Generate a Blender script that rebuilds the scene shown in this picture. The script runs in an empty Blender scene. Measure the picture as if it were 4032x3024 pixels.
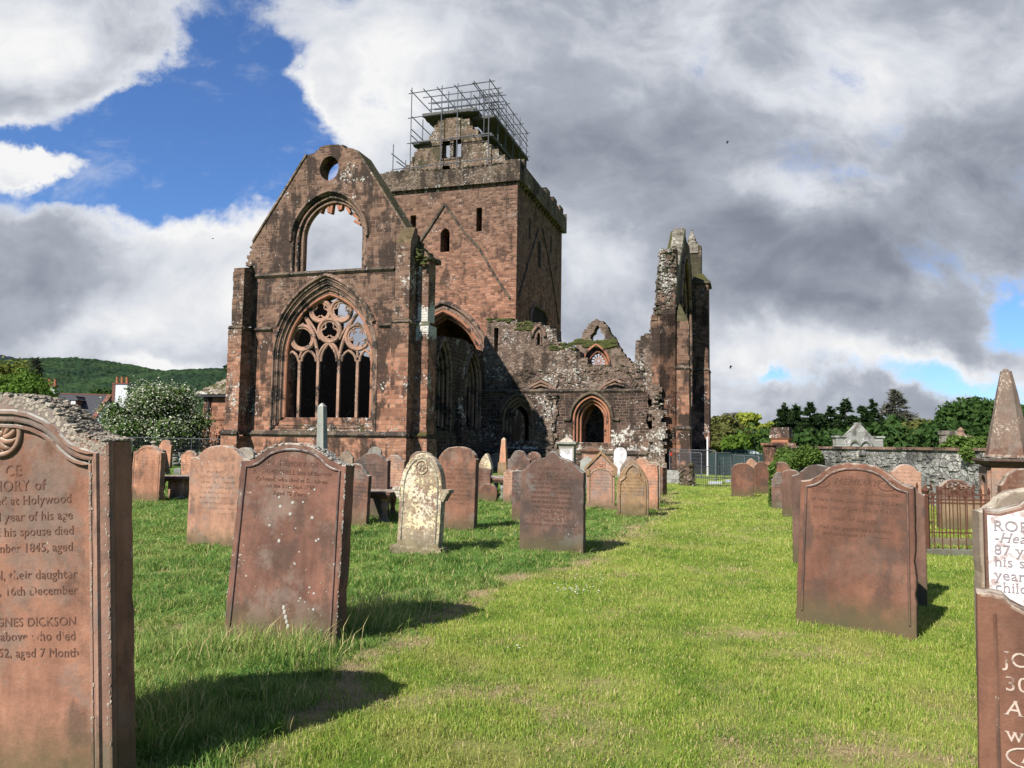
import bpy, bmesh, math, random
import numpy as np
from mathutils import Vector, Matrix
R = math.radians
sc = bpy.context.scene
# ---------------------------------------------------------------- camera
F = 3028.0; PITCH = math.atan(0.078); ROLL = 0.015; CAMH = 1.6
r0 = Vector((1, 0, 0)); fw = Vector((0, math.cos(PITCH), math.sin(PITCH))); up0 = Vector((0, -math.sin(PITCH), math.cos(PITCH)))
CR = math.cos(ROLL) * r0 + math.sin(ROLL) * up0
CU = -math.sin(ROLL) * r0 + math.cos(ROLL) * up0
EYE = Vector((0, 0, CAMH))
cam = bpy.data.cameras.new('camera'); co = bpy.data.objects.new('camera', cam); sc.collection.objects.link(co)
M = Matrix.Identity(4)
for i in range(3):
    M[i][0] = CR[i]; M[i][1] = CU[i]; M[i][2] = -fw[i]; M[i][3] = EYE[i]
co.matrix_world = M
cam.sensor_width = 36; cam.lens = 36 * F / 4032; cam.clip_start = 0.1; cam.clip_end = 12000
sc.camera = co
# ---------------------------------------------------------------- sun, exposure
SUN_AZ = 52.0; SUN_EL = 40.0         # the way shadows run, from +X towards +Y
ld = Vector((math.cos(R(SUN_EL)) * math.cos(R(SUN_AZ)), math.cos(R(SUN_EL)) * math.sin(R(SUN_AZ)), -math.sin(R(SUN_EL))))
sun = bpy.data.lights.new('sun', 'SUN'); so = bpy.data.objects.new('sun', sun); sc.collection.objects.link(so)
so.rotation_euler = ld.to_track_quat('-Z', 'Y').to_euler(); so.location = (-20, -20, 40)
sun.energy = 5.0; sun.angle = R(0.5); sun.color = (1.0, 0.94, 0.84)
sc.view_settings.view_transform = 'Standard'; sc.view_settings.look = 'None'
sc.view_settings.gamma = 1; sc.view_settings.exposure = 1.14
sc.cycles.use_denoising = True
sc.cycles.max_bounces = 5; sc.cycles.diffuse_bounces = 3; sc.cycles.transparent_max_bounces = 8

# ---------------------------------------------------------------- node helper
class NT:
    def __init__(s, tree):
        s.t = tree; s.n = tree.nodes; s.l = tree.links
    def node(s, ty, ins=None, **kw):
        n = s.n.new(ty)
        for k, v in kw.items(): setattr(n, k, v)
        if ins:
            for k, v in ins.items():
                if v is None: continue
                sock = n.inputs[k]
                if isinstance(v, bpy.types.NodeSocket): s.l.new(v, sock)
                else: sock.default_value = v
        return n
    def m(s, op, a, b=None, c=None, clamp=False):
        return s.node('ShaderNodeMath', {0: a, 1: b, 2: c}, operation=op, use_clamp=clamp).outputs[0]
    def v(s, op, a, b=None, sc_=None):
        n = s.node('ShaderNodeVectorMath', {0: a, 1: b}, operation=op)
        if sc_ is not None: n.inputs['Scale'].default_value = sc_
        return n.outputs['Value'] if op in ('DOT_PRODUCT', 'LENGTH') else n.outputs[0]
    def mix(s, f, a, b, bt='MIX'):
        n = s.n.new('ShaderNodeMix'); n.data_type = 'RGBA'; n.blend_type = bt; n.clamp_factor = True
        for sock, v in ((n.inputs[0], f), (n.inputs[6], a), (n.inputs[7], b)):
            if isinstance(v, bpy.types.NodeSocket): s.l.new(v, sock)
            else: sock.default_value = v if not isinstance(v, tuple) or len(v) == 4 else v + (1,)
        return n.outputs[2]
    def noise(s, vec, scale, detail=4, rough=.55, dist=0, w=None):
        return s.node('ShaderNodeTexNoise', {'Vector': vec, 'Scale': scale, 'Detail': detail, 'Roughness': rough, 'Distortion': dist}).outputs['Fac']
    def ramp(s, f, stops, interp='LINEAR'):
        n = s.node('ShaderNodeValToRGB', {'Fac': f}); cr = n.color_ramp; cr.interpolation = interp
        while len(cr.elements) < len(stops): cr.elements.new(.5)
        for e, (p, c) in zip(cr.elements, stops):
            e.position = p; e.color = c if len(c) == 4 else tuple(c) + (1,)
        return n.outputs['Color']
    def ss(s, f, lo, hi):
        n = s.node('ShaderNodeMapRange', {0: f, 1: lo, 2: hi, 3: 0.0, 4: 1.0}, interpolation_type='SMOOTHSTEP')
        return n.outputs[0]
    def comb(s, x, y, z): return s.node('ShaderNodeCombineXYZ', {0: x, 1: y, 2: z}).outputs[0]
    def sep(s, v): return s.node('ShaderNodeSeparateXYZ', {0: v}).outputs

def g3(v): return (v, v, v)
def hx(r, g, b):     # sRGB 0-255 -> linear
    f = lambda c: (c / 255 / 12.92) if c / 255 <= .04045 else ((c / 255 + .055) / 1.055) ** 2.4
    return (f(r), f(g), f(b))

# ---------------------------------------------------------------- world
def ray(px, py): return fw + (px - 2016) / F * CR + (1512 - py) / F * CU
def sky_st(px, py):
    d = ray(px, py); return d.x / d.y, d.z / d.y
world = bpy.data.worlds.new("World"); sc.world = world; world.use_nodes = True
w = NT(world.node_tree); w.n.clear()
tc = w.node('ShaderNodeTexCoord').outputs['Generated']
x, y, z = w.sep(tc)
ya = w.m('MAXIMUM', w.m('ABSOLUTE', y), .08)
S_ = w.m('DIVIDE', x, ya); T_ = w.m('DIVIDE', z, ya)
st = w.comb(S_, T_, 0.0)
def blobs(lst):
    tot = None; st = stw
    for (px, py, wx, wy, a) in lst:
        s0, t0 = sky_st(px, py)
        d = w.v('SUBTRACT', st, (s0, t0, 0)); d = w.v('MULTIPLY', d, (F / wx, F / wy, 0))
        q = w.m('EXPONENT', w.m('MULTIPLY', w.v('DOT_PRODUCT', d, d), -1.0))
        q = w.m('MULTIPLY', q, a)
        tot = q if tot is None else w.m('ADD', tot, q)
    return tot
stn_ = w.node('ShaderNodeTexNoise', {'Vector': st, 'Scale': 4.0, 'Detail': 6.0, 'Roughness': .6}).outputs['Color']
stw = w.v('ADD', st, w.v('MULTIPLY', w.v('SUBTRACT', stn_, (.5, .5, .5)), (.26, .20, 0)))
wst = w.comb(S_, w.m('MULTIPLY', T_, 1.35), 0.0)
warp = w.node('ShaderNodeTexNoise', {'Vector': wst, 'Scale': 3.0, 'Detail': 3.0}).outputs['Color']
wv = w.v('ADD', wst, w.v('MULTIPLY', w.v('SUBTRACT', warp, (.5, .5, .5)), (.22, .22, .22)))
n1 = w.noise(wv, 2.6, 10, .62); n2 = w.noise(wv, 7.5, 10, .64); n3 = w.noise(w.v('ADD', wv, (7.3, 2.2, 0)), 2.1, 8, .55)
def billow(v, s_, d_=4):
    n = w.noise(v, s_, d_, .5); return w.m('SUBTRACT', 1.0, w.m('MULTIPLY', w.m('ABSOLUTE', w.m('SUBTRACT', n, .5)), 4.5))
bb = w.m('ADD', w.m('MULTIPLY', billow(wv, 4.2), .6), w.m('MULTIPLY', billow(wv, 11.0), .4))
hole = blobs([(900, 100, 330, 330, 1.3), (760, 500, 420, 220, 1.35), (60, 610, 420, 60, .9), (560, 770, 480, 120, 1.0), (1080, 640, 230, 170, .8), (200, 800, 330, 70, .6),
              (3990, 1230, 150, 90, .85), (3720, 1465, 430, 62, .75), (3080, 1460, 60, 30, .5), (4000, 1500, 200, 60, .4),
              (130, 190, 420, 250, -1.15), (150, 700, 260, 80, -.95), (1290, 330, 130, 180, -.6), (950, 30, 260, 60, -.55), (540, 330, 120, 60, -.35), (1050, 540, 120, 50, -.3)])
cov = w.m('SUBTRACT', w.m('ADD', .80, w.m('ADD', w.m('MULTIPLY', w.m('SUBTRACT', n1, .5), 2.1), w.m('MULTIPLY', w.m('SUBTRACT', n2, .5), 1.1))), hole)
mask = w.ss(cov, .10, .62)
wisp = w.m('MULTIPLY', w.ss(n2, .50, .75), .35)
mask = w.m('MAXIMUM', mask, wisp)
# unseen sky around the sun, behind the viewer, cleared to weaken the fill light
mask = w.m('MULTIPLY', mask, w.m('ADD', .12, w.m('MULTIPLY', w.ss(w.m('ADD', y, w.m('MULTIPLY', w.m('SUBTRACT', n1, .5), .6)), -.15, .22), .88)))
br = blobs([(150, 120, 460, 300, .50), (120, 420, 300, 90, -.12), (150, 690, 300, 110, .50), (1380, 420, 330, 330, .34), (1700, 150, 500, 200, .22), (2500, 150, 700, 160, .12),
            (900, 900, 600, 160, .32), (150, 1050, 420, 90, -.08), (900, 1150, 500, 140, .26), (450, 1290, 500, 90, .22), (2250, 850, 260, 260, .12), (2360, 1050, 230, 190, .26), (3500, 1400, 700, 70, .36),
            (3150, 760, 380, 100, .26), (3000, 1340, 300, 90, .18), (700, 1452, 170, 36, .50), (3900, 60, 500, 160, -.10), (2700, 560, 600, 130, -.16), (3750, 620, 500, 180, -.13),
            (3500, 980, 800, 120, -.14), (2500, 1300, 380, 90, -.08), (3300, 1180, 600, 60, -.14), (3900, 330, 300, 140, .06), (3100, 300, 400, 120, .05)])
lum = w.m('ADD', w.m('ADD', .41, br), w.m('ADD', w.m('MULTIPLY', w.m('SUBTRACT', n3, .5), .95), w.m('ADD', w.m('MULTIPLY', w.m('SUBTRACT', bb, .55), .20), w.m('MULTIPLY', w.m('SUBTRACT', n2, .5), .55))))
edge = w.m('SUBTRACT', 1.0, w.ss(cov, .35, .95))
lum = w.m('ADD', lum, w.m('MULTIPLY', edge, .30))
ccol = w.ramp(lum, [(0.0, hx(116, 121, 134)), (.25, hx(143, 149, 163)), (.5, hx(180, 186, 198)), (.72, hx(224, 228, 236)), (.95, hx(255, 255, 255))])
sky = w.node('ShaderNodeTexSky', sky_type='NISHITA'); sky.sun_disc = False
sky.sun_elevation = R(SUN_EL); sky.sun_rotation = math.atan2(-ld.x, -ld.y) % (2 * math.pi)
sky.ozone_density = 3.0; sky.air_density = 1.0; sky.dust_density = 0.3
skyt = w.mix(1.0, sky.outputs[0], (.74, 1.0, 1.40, 1), 'MULTIPLY')
b1 = w.node('ShaderNodeBackground', {'Color': skyt, 'Strength': .050})
b2 = w.node('ShaderNodeBackground', {'Color': ccol, 'Strength': .42})
mx = w.node('ShaderNodeMixShader', {0: mask, 1: b1.outputs[0], 2: b2.outputs[0]})
w.node('ShaderNodeOutputWorld', {0: mx.outputs[0]})

# ---------------------------------------------------------------- geometry helpers
def dp(px, py, Y):
    d = ray(px, py); return EYE + d * (Y / d.y)
def gp(px, py, z=0.0):
    d = ray(px, py); return EYE + d * ((z - CAMH) / d.z)
def link(o, parent=None):
    sc.collection.objects.link(o)
    if parent is not None: o.parent = parent
    return o
def tag(o, label=None, cat=None, group=None, kind=None):
    if label: o['label'] = label
    if cat: o['category'] = cat
    if group: o['group'] = group
    if kind: o['kind'] = kind
    return o
def empty(name, loc=(0, 0, 0), rz=0, label=None, cat=None, group=None):
    o = bpy.data.objects.new(name, None); o.location = loc; o.rotation_euler = (0, 0, rz); o.empty_display_size = .2
    link(o); return tag(o, label, cat, group)
class MB:
    """collects geometry; each mesh is one object"""
    def __init__(s): s.v = []; s.f = []
    def add(s, vs, fs, M=None):
        o = len(s.v)
        s.v += [tuple((M @ Vector(p)) if M is not None else p) for p in vs]
        s.f += [tuple(i + o for i in f) for f in fs]
        return s
    def box(s, x0, x1, y0, y1, z0, z1, M=None):
        vs = [(x0, y0, z0), (x1, y0, z0), (x1, y1, z0), (x0, y1, z0), (x0, y0, z1), (x1, y0, z1), (x1, y1, z1), (x0, y1, z1)]
        return s.add(vs, [(0, 3, 2, 1), (4, 5, 6, 7), (0, 1, 5, 4), (1, 2, 6, 5), (2, 3, 7, 6), (3, 0, 4, 7)], M)
    def frust(s, x0, x1, y0, y1, z0, X0, X1, Y0, Y1, z1, M=None):
        vs = [(x0, y0, z0), (x1, y0, z0), (x1, y1, z0), (x0, y1, z0), (X0, Y0, z1), (X1, Y0, z1), (X1, Y1, z1), (X0, Y1, z1)]
        return s.add(vs, [(0, 3, 2, 1), (4, 5, 6, 7), (0, 1, 5, 4), (1, 2, 6, 5), (2, 3, 7, 6), (3, 0, 4, 7)], M)
    def tube(s, path, r, n=6, closed=False, cap=True):
        P = [Vector(p) for p in path]; rs = r if isinstance(r, (list, tuple)) else [r] * len(P)
        base = len(s.v); k = len(P); prev = None
        for i, p in enumerate(P):
            a = P[(i - 1) % k] if (closed or i > 0) else p; b = P[(i + 1) % k] if (closed or i < k - 1) else p
            t = (b - a).normalized() if (b - a).length > 1e-9 else Vector((0, 0, 1))
            ref = prev if prev is not None else (Vector((0, 1, 0)) if abs(t.y) < .9 else Vector((1, 0, 0)))
            nx = (ref - t * ref.dot(t)); nx = nx.normalized() if nx.length > 1e-6 else t.orthogonal().normalized()
            prev = nx; ny = t.cross(nx)
            for j in range(n):
                a_ = 2 * math.pi * (j + .5) / n
                s.v.append(tuple(p + (nx * math.cos(a_) + ny * math.sin(a_)) * rs[i]))
        m_ = k if closed else k - 1
        for i in range(m_):
            for j in range(n):
                i2 = (i + 1) % k; j2 = (j + 1) % n
                s.f.append((base + i * n + j, base + i * n + j2, base + i2 * n + j2, base + i2 * n + j))
        if cap and not closed:
            s.f.append(tuple(base + j for j in range(n))[::-1]); s.f.append(tuple(base + (k - 1) * n + j for j in range(n)))
        return s
    def lathe(s, prof, n=16, c=(0, 0, 0)):
        base = len(s.v)
        for (r, z) in prof:
            for j in range(n):
                a = 2 * math.pi * j / n; s.v.append((c[0] + r * math.cos(a), c[1] + r * math.sin(a), c[2] + z))
        for i in range(len(prof) - 1):
            for j in range(n):
                j2 = (j + 1) % n
                s.f.append((base + i * n + j, base + i * n + j2, base + (i + 1) * n + j2, base + (i + 1) * n + j))
        s.f.append(tuple(base + j for j in range(n))[::-1]); s.f.append(tuple(base + (len(prof) - 1) * n + j for j in range(n)))
        return s
    def rock(s, c, sx, sy, sz, rnd, M=None):
        """an irregular rough block"""
        bm = bmesh.new(); bmesh.ops.create_icosphere(bm, subdivisions=1, radius=1)
        vs = []
        for v in bm.verts:
            q = v.co; e = [math.copysign(abs(t) ** .6, t) for t in q]; j = rnd.uniform(.82, 1.12)
            vs.append((c[0] + e[0] * sx * j, c[1] + e[1] * sy * j, c[2] + e[2] * sz * j))
        fs = [tuple(v.index for v in f.verts) for f in bm.faces]; bm.free()
        return s.add(vs, fs, M)
    def slab(s, loops, d0, d1, plane='xz', bevel=0.0, M=None):
        """flat outlines (the first outer, the rest holes) given depth from d0 to d1"""
        cu = bpy.data.curves.new('t', 'CURVE'); cu.dimensions = '2D'; cu.fill_mode = 'BOTH'
        cu.extrude = max(abs(d1 - d0) / 2 - bevel, 1e-4); cu.bevel_depth = bevel; cu.bevel_resolution = 1
        if bevel: cu.offset = -bevel
        for lp in loops:
            sp = cu.splines.new('POLY'); sp.points.add(len(lp) - 1)
            for i, p in enumerate(lp): sp.points[i].co = (p[0], p[1], 0, 1)
            sp.use_cyclic_u = True
        ob = bpy.data.objects.new('t', cu); me = bpy.data.meshes.new_from_object(ob)
        mid = (d0 + d1) / 2
        if plane == 'xz': vs = [(v.co.x, mid - v.co.z, v.co.y) for v in me.vertices]
        elif plane == 'yz': vs = [(mid + v.co.z, v.co.x, v.co.y) for v in me.vertices]
        else: vs = [(v.co.x, v.co.y, mid + v.co.z) for v in me.vertices]
        s.add(vs, [tuple(p.vertices) for p in me.polygons], M)
        bpy.data.objects.remove(ob); bpy.data.curves.remove(cu); bpy.data.meshes.remove(me)
        return s
    def build(s, name, mat, parent=None, smooth=False, label=None):
        me = bpy.data.meshes.new(name); me.from_pydata(s.v, [], s.f); me.update()
        bm = bmesh.new(); bm.from_mesh(me); bmesh.ops.recalc_face_normals(bm, faces=bm.faces); bm.to_mesh(me); bm.free()
        if smooth:
            for p in me.polygons: p.use_smooth = True
        o = bpy.data.objects.new(name, me); me.materials.append(mat); link(o, parent)
        if label: o['label'] = label
        return o
def npmesh(name, V, Fq, mat, parent=None, smooth=False, k=4):
    """V (n,3), Fq (m,k) numpy -> one mesh object"""
    me = bpy.data.meshes.new(name); n = len(V); m = len(Fq)
    me.vertices.add(n); me.vertices.foreach_set('co', np.asarray(V, np.float32).ravel())
    me.loops.add(m * k); me.loops.foreach_set('vertex_index', np.asarray(Fq, np.int32).ravel())
    me.polygons.add(m); me.polygons.foreach_set('loop_start', np.arange(0, m * k, k, dtype=np.int32))
    try: me.polygons.foreach_set('loop_total', np.full(m, k, np.int32))
    except Exception: pass
    me.update(calc_edges=True)
    if smooth: me.polygons.foreach_set('use_smooth', np.ones(m, bool))
    me.materials.append(mat)
    o = bpy.data.objects.new(name, me); 
    link(o, parent); return o
def arch(x0, x1, zs, za, n=10, xm=None):
    """pointed arch from (x0,zs) over the apex to (x1,zs)"""
    xm = (x0 + x1) / 2 if xm is None else xm
    out = []
    def side(xa):
        ww = abs(xm - xa); h = za - zs; Rr = (ww * ww + h * h) / (2 * ww); sg = 1 if xm > xa else -1
        cx = xa + sg * Rr; a1 = math.atan2(h, sg * (cx - xm)) if True else 0
        pts = []
        for i in range(n + 1):
            a = a1 * i / n
            pts.append((cx - sg * Rr * math.cos(a), zs + Rr * math.sin(a)))
        return pts
    L = side(x0); Rr_ = side(x1)
    return L + Rr_[::-1][1:]
def archloop(x0, x1, zb, zs, za, n=10, xm=None): return [(x0, zb)] + arch(x0, x1, zs, za, n, xm) + [(x1, zb)]
def lerp(a, b, t): return a + (b - a) * t
def steps(pts, rise=.3, seed=1, jit=.35):
    """turn sloping outline segments into ragged courses of stone"""
    rnd = random.Random(seed); out = [pts[0]]
    for a, b in zip(pts, pts[1:]):
        dx, dz = b[0] - a[0], b[1] - a[1]; L = math.hypot(dx, dz); n = max(1, int(max(abs(dz), abs(dx) * .6) / rise))
        px_, pz_ = a
        for i in range(1, n + 1):
            t = min(1, (i + (rnd.uniform(-jit, jit) if i < n else 0)) / n); qx, qz = a[0] + dx * t, a[1] + dz * t
            if i < n: qx += rnd.uniform(-.05, .05); qz += rnd.uniform(-.05, .05)
            if dz * 1 > 0: out.append((px_ + rnd.uniform(-.02, .02), qz))
            else: out.append((qx + rnd.uniform(-.02, .02), pz_))
            out.append((qx, qz)); px_, pz_ = qx, qz
    res = [out[0]]
    for p in out[1:]:
        if math.hypot(p[0] - res[-1][0], p[1] - res[-1][1]) > .02: res.append(p)
    return res

# ---------------------------------------------------------------- materials
def newmat(name):
    m = bpy.data.materials.new(name); m.use_nodes = True; m.node_tree.nodes.clear(); return m, NT(m.node_tree)
AK = .68
def finish(t, col, rough=.9, bump=None, bstr=.5, bdist=.02, spec=.2, trans=None, metal=0.0, ak=None):
    ak = AK if ak is None else ak
    if metal == 0.0:
        col = t.mix(1.0, col, (ak, ak, ak, 1), 'MULTIPLY')
        if trans is not None: trans = col
    ins = {'Base Color': col, 'Roughness': rough, 'Specular IOR Level': spec, 'Metallic': metal}
    if bump is not None:
        ins['Normal'] = t.node('ShaderNodeBump', {'Height': bump, 'Strength': bstr, 'Distance': bdist}).outputs[0]
    p = t.node('ShaderNodeBsdfPrincipled', ins).outputs[0]
    if trans is not None:
        tr = t.node('ShaderNodeBsdfTranslucent', {'Color': trans}).outputs[0]
        p = t.node('ShaderNodeMixShader', {0: .4, 1: p, 2: tr}).outputs[0]
    t.node('ShaderNodeOutputMaterial', {0: p})
def plain(name, col, rough=.7, var=.25, scale=6.0, metal=0.0, bump=.2):
    m, t = newmat(name); o = t.node('ShaderNodeTexCoord').outputs['Object']
    n = t.noise(o, scale, 6, .6); k = t.m('ADD', 1 - var, t.m('MULTIPLY', n, 2 * var))
    c = t.mix(1.0, (*col, 1), t.comb(k, k, k), 'MULTIPLY')
    finish(t, c, rough, t.noise(o, scale * 5, 4, .6), bump, .01, .4 if metal else .2, metal=metal); return m

def masonry(name, pal, red=None, redz=(5.0, 9.0), bw=.44, bh=.22, rubble=0.0, dark=.5, lichen=.3, lich_z=None, moss=.6,  darkcol=(.035, .026, .022), mort=(.30, .22, .17), bumpd=.05, algae=.0):
    """coursed sandstone: every block its own tint, mortar, stains, lichen, moss on ledges"""
    m, t = newmat(name); o = t.node('ShaderNodeTexCoord').outputs['Object']
    wn = t.node('ShaderNodeTexNoise', {'Vector': o, 'Scale': .55, 'Detail': 2.0}).outputs['Color']
    ws = t.node('ShaderNodeTexNoise', {'Vector': o, 'Scale': 3.5, 'Detail': 2.0}).outputs['Color']
    o2 = t.v('ADD', o, t.v('ADD', t.v('MULTIPLY', t.v('SUBTRACT', wn, g3(.5)), g3(.34)), t.v('MULTIPLY', t.v('SUBTRACT', ws, g3(.5)), g3(.11))))
    x, y, z = t.sep(o2); uv = t.comb(t.m('ADD', x, y), z, 0.0)
    def brick(w_, h_, sq=1.0):
        b = t.node('ShaderNodeTexBrick', {'Vector': uv, 'Color1': (0, 0, 0, 1), 'Color2': (1, 1, 1, 1), 'Mortar': (.5, .5, .5, 1), 'Scale': 1.0,
              'Mortar Size': .016, 'Mortar Smooth': .35, 'Bias': 0.0, 'Brick Width': w_, 'Row Height': h_}, offset=.43, squash=sq, squash_frequency=3)
        return b.outputs['Color'], b.outputs['Fac']
    ca, fa = brick(bw, bh, .7); cb, fb = brick(bw * .62, bh * .66, 1.3)
    # patches built of smaller stones
    pm = t.ss(t.noise(o, .33, 2, .5), .50, .53)
    rc = t.mix(pm, ca, cb); fm = t.m('ADD', t.m('MULTIPLY', fa, t.m('SUBTRACT', 1.0, pm)), t.m('MULTIPLY', fb, pm))
    # rubble
    ruv = t.comb(t.m('ADD', x, y), t.m('MULTIPLY', z, 1.55), t.m('MULTIPLY', t.m('SUBTRACT', x, y), .35))
    ve = t.node('ShaderNodeTexVoronoi', {'Vector': ruv, 'Scale': 4.0}, feature='DISTANCE_TO_EDGE').outputs['Distance']
    vc = t.node('ShaderNodeTexVoronoi', {'Vector': ruv, 'Scale': 4.0}).outputs['Color']
    if rubble > 0:
        rm = 1.0 if rubble >= 1 else t.ss(t.noise(t.v('ADD', o, g3(4.1)), .5, 4, .6), .62 - rubble * .3, .66 - rubble * .3)
        rc = t.mix(rm, rc, t.sep(vc)[0]); rf = t.m('SUBTRACT', 1.0, t.ss(ve, .02, .10))
        if rubble >= 1: fm = rf
        else: fm = t.m('ADD', t.m('MULTIPLY', fm, t.m('SUBTRACT', 1.0, rm)), t.m('MULTIPLY', rf, rm))
    nh = t.noise(o, 11, 6, .65); nl = t.noise(o, .8, 5, .6); nm = t.noise(o, 2.6, 6, .65)
    base = t.ramp(t.m('ADD', t.m('MULTIPLY', t.sep(rc)[0], .55), t.m('MULTIPLY', nm, .45)), pal)
    if red is not None:
        zz = t.m('ADD', z, t.m('MULTIPLY', t.m('SUBTRACT', t.noise(t.v('ADD', o, g3(9.0)), .45, 5, .6), .5), 7.0))
        rmask = t.m('SUBTRACT', 1.0, t.ss(zz, redz[0], redz[1]))
        base = t.mix(rmask, base, t.ramp(t.m('ADD', t.m('MULTIPLY', t.sep(rc)[0], .55), t.m('MULTIPLY', nm, .45)), red))
    k = t.m('ADD', .62, t.m('MULTIPLY', nh, .76)); base = t.mix(1.0, base, t.comb(k, k, k), 'MULTIPLY')
    base = t.mix(t.m('MULTIPLY', fm, .75), base, (*mort, 1))
    # soot and damp
    sx, sy, sz = t.sep(o); stv = t.comb(t.m('MULTIPLY', t.m('ADD', sx, sy), 1.6), t.m('MULTIPLY', sz, .35), 3.0)
    stn = t.m('ADD', t.m('MULTIPLY', t.noise(stv, 1.1, 5, .6), .5), t.m('MULTIPLY', nl, .5))
    dm = t.m('MULTIPLY', t.ss(stn, .565 - .15 * dark, .64 - .15 * dark), min(.93, .55 + dark * .5))
    base = t.mix(dm, base, (*darkcol, 1))
    # pale lichen in clustered spots
    lf = t.noise(t.v('ADD', o, g3(21.0)), 7.5, 7, .72); lb = t.noise(t.v('ADD', o, g3(31.0)), .55, 4, .6)
    la = t.m('ADD', lf, t.m('MULTIPLY', t.m('SUBTRACT', lb, .5), .75))
    if lich_z is not None:
        g = t.m('ABSOLUTE', t.m('SUBTRACT', sz, lich_z[0])); la = t.m('ADD', la, t.m('MULTIPLY', t.m('SUBTRACT', 1.0, t.ss(g, 0.0, lich_z[1])), lich_z[2]))
    lm = t.ss(la, .70 - .25 * lichen, .745 - .25 * lichen)
    lcol = t.mix(t.noise(o, 25, 2), (.42, .40, .36, 1), (.66, .64, .60, 1))
    base = t.mix(lm, base, lcol)
    # moss on what looks up
    nz = t.sep(t.node('ShaderNodeNewGeometry').outputs['Normal'])[2]
    mm = t.m('MULTIPLY', t.ss(nz, .25, .7), t.ss(t.noise(o, 3.0, 5, .7), .60 - .28 * moss, .66 - .26 * moss))
    base = t.mix(mm, base, t.mix(t.noise(o, 9, 4, .7), (.030, .036, .012, 1), (.105, .100, .032, 1)))
    if algae > 0:
        am = t.m('MULTIPLY', t.ss(t.noise(t.v('ADD', o, g3(51.0)), 1.1, 6, .7), .60 - .2 * algae, .68 - .2 * algae), .75)
        base = t.mix(am, base, (.050, .050, .026, 1))
    hgt = t.m('SUBTRACT', t.m('ADD', t.m('MULTIPLY', t.sep(rc)[0], .35), t.m('MULTIPLY', nh, .45)), t.m('MULTIPLY', fm, .9))
    hgt = t.m('ADD', hgt, t.m('MULTIPLY', lm, .1))
    finish(t, base, .93, hgt, .9, bumpd, .15); return m

BROWN = [(0, (.035, .024, .020)), (.25, (.080, .046, .034)), (.5, (.145, .084, .060)), (.75, (.215, .130, .092)), (1, (.33, .215, .160))]
REDP = [(0, (.075, .040, .030)), (.3, (.175, .083, .054)), (.5, (.285, .132, .082)), (.7, (.38, .185, .118)), (1, (.50, .31, .225))]
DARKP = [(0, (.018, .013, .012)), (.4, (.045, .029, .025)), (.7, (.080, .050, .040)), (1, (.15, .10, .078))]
GREYR = [(0, (.055, .038, .032)), (.3, (.12, .082, .065)), (.6, (.20, .14, .11)), (1, (.36, .28, .23))]
WALLG = [(0, (.12, .12, .12)), (.4, (.21, .21, .205)), (.7, (.32, .32, .31)), (1, (.46, .45, .43))]
MT = {}
MT['facade'] = masonry('facade_sandstone', BROWN, red=REDP, redz=(4.5, 9.5), dark=.62, lichen=.22, moss=.9)
MT['buttress'] = masonry('buttress_sandstone', BROWN, red=REDP, redz=(4.5, 9.0), dark=.35, lichen=.3, moss=.9)
MT['buttress_white'] = masonry('white_lichened_buttress_stone', BROWN, red=REDP, redz=(4.5, 9.0), dark=.3, lichen=.34, lich_z=(7.7, 1.5, .30), moss=.9)
MT['tower'] = masonry('tower_sandstone', BROWN, red=REDP, redz=(10, 23), bw=.5, bh=.24, dark=.28, lichen=.02, moss=.5)
MT['tower_top'] = masonry('tower_top_stone', [(0, (.04, .03, .024)), (.4, (.10, .075, .055)), (.7, (.17, .13, .10)), (1, (.29, .24, .19))], bw=.4, bh=.2, rubble=.9, bumpd=.1, dark=.5, lichen=.38, moss=.4, algae=.1)
MT['cap_gable'] = masonry('cap_gable_rubble', [(0, (.07, .05, .035)), (.4, (.15, .105, .075)), (.7, (.23, .17, .125)), (1, (.36, .3, .24))], rubble=1.0, dark=.3, lichen=.42, moss=.8, algae=.5)
MT['shade'] = masonry('shade_toned_side_stone', DARKP, dark=.55, lichen=.4, lich_z=(8.6, 1.4, .12), moss=.8, algae=.3)  # darker palette puts the shade on this wall into its stone colour
MT['inner'] = masonry('shade_toned_inner_stone', [(0, (.010, .008, .008)), (.5, (.028, .020, .018)), (1, (.07, .05, .04))], dark=.9, lichen=.0, moss=.3, mort=(.06, .05, .04))  # near-black palette paints the interior's shade into the stone
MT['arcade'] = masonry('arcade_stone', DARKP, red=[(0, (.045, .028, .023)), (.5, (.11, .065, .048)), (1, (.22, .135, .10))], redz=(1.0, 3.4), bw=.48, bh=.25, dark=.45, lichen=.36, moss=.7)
MT['rubble'] = masonry('rubble_wall_stone', GREYR, rubble=.75, bw=.44, bh=.2, dark=.4, lichen=.42, moss=.9, mort=(.24, .19, .15), bumpd=.09)
MT['core'] = masonry('broken_core_stone', GREYR, rubble=1.0, dark=.35, lichen=.5, moss=1.0, mort=(.14, .11, .085), bumpd=.12, algae=.45)
MT['pier'] = masonry('west_front_stone', BROWN, red=REDP, redz=(2.0, 8.0), bw=.45, bh=.24, dark=.72, lichen=.16, moss=.9)
MT['mossy'] = masonry('mossy_gable_stone', [(0, (.05, .04, .03)), (.5, (.11, .085, .065)), (1, (.25, .20, .16))], dark=.4, lichen=.25, moss=1.2, algae=.9)
MT['far'] = masonry('far_gable_stone', [(0, (.05, .038, .03)), (.5, (.14, .10, .078)), (1, (.30, .24, .19))], dark=.4, lichen=.35, moss=.9, algae=.3, bw=.36, bh=.2)
MT['white_lichen'] = masonry('lichened_sill_stone', BROWN, dark=.6, lichen=.62, moss=.3)
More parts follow.
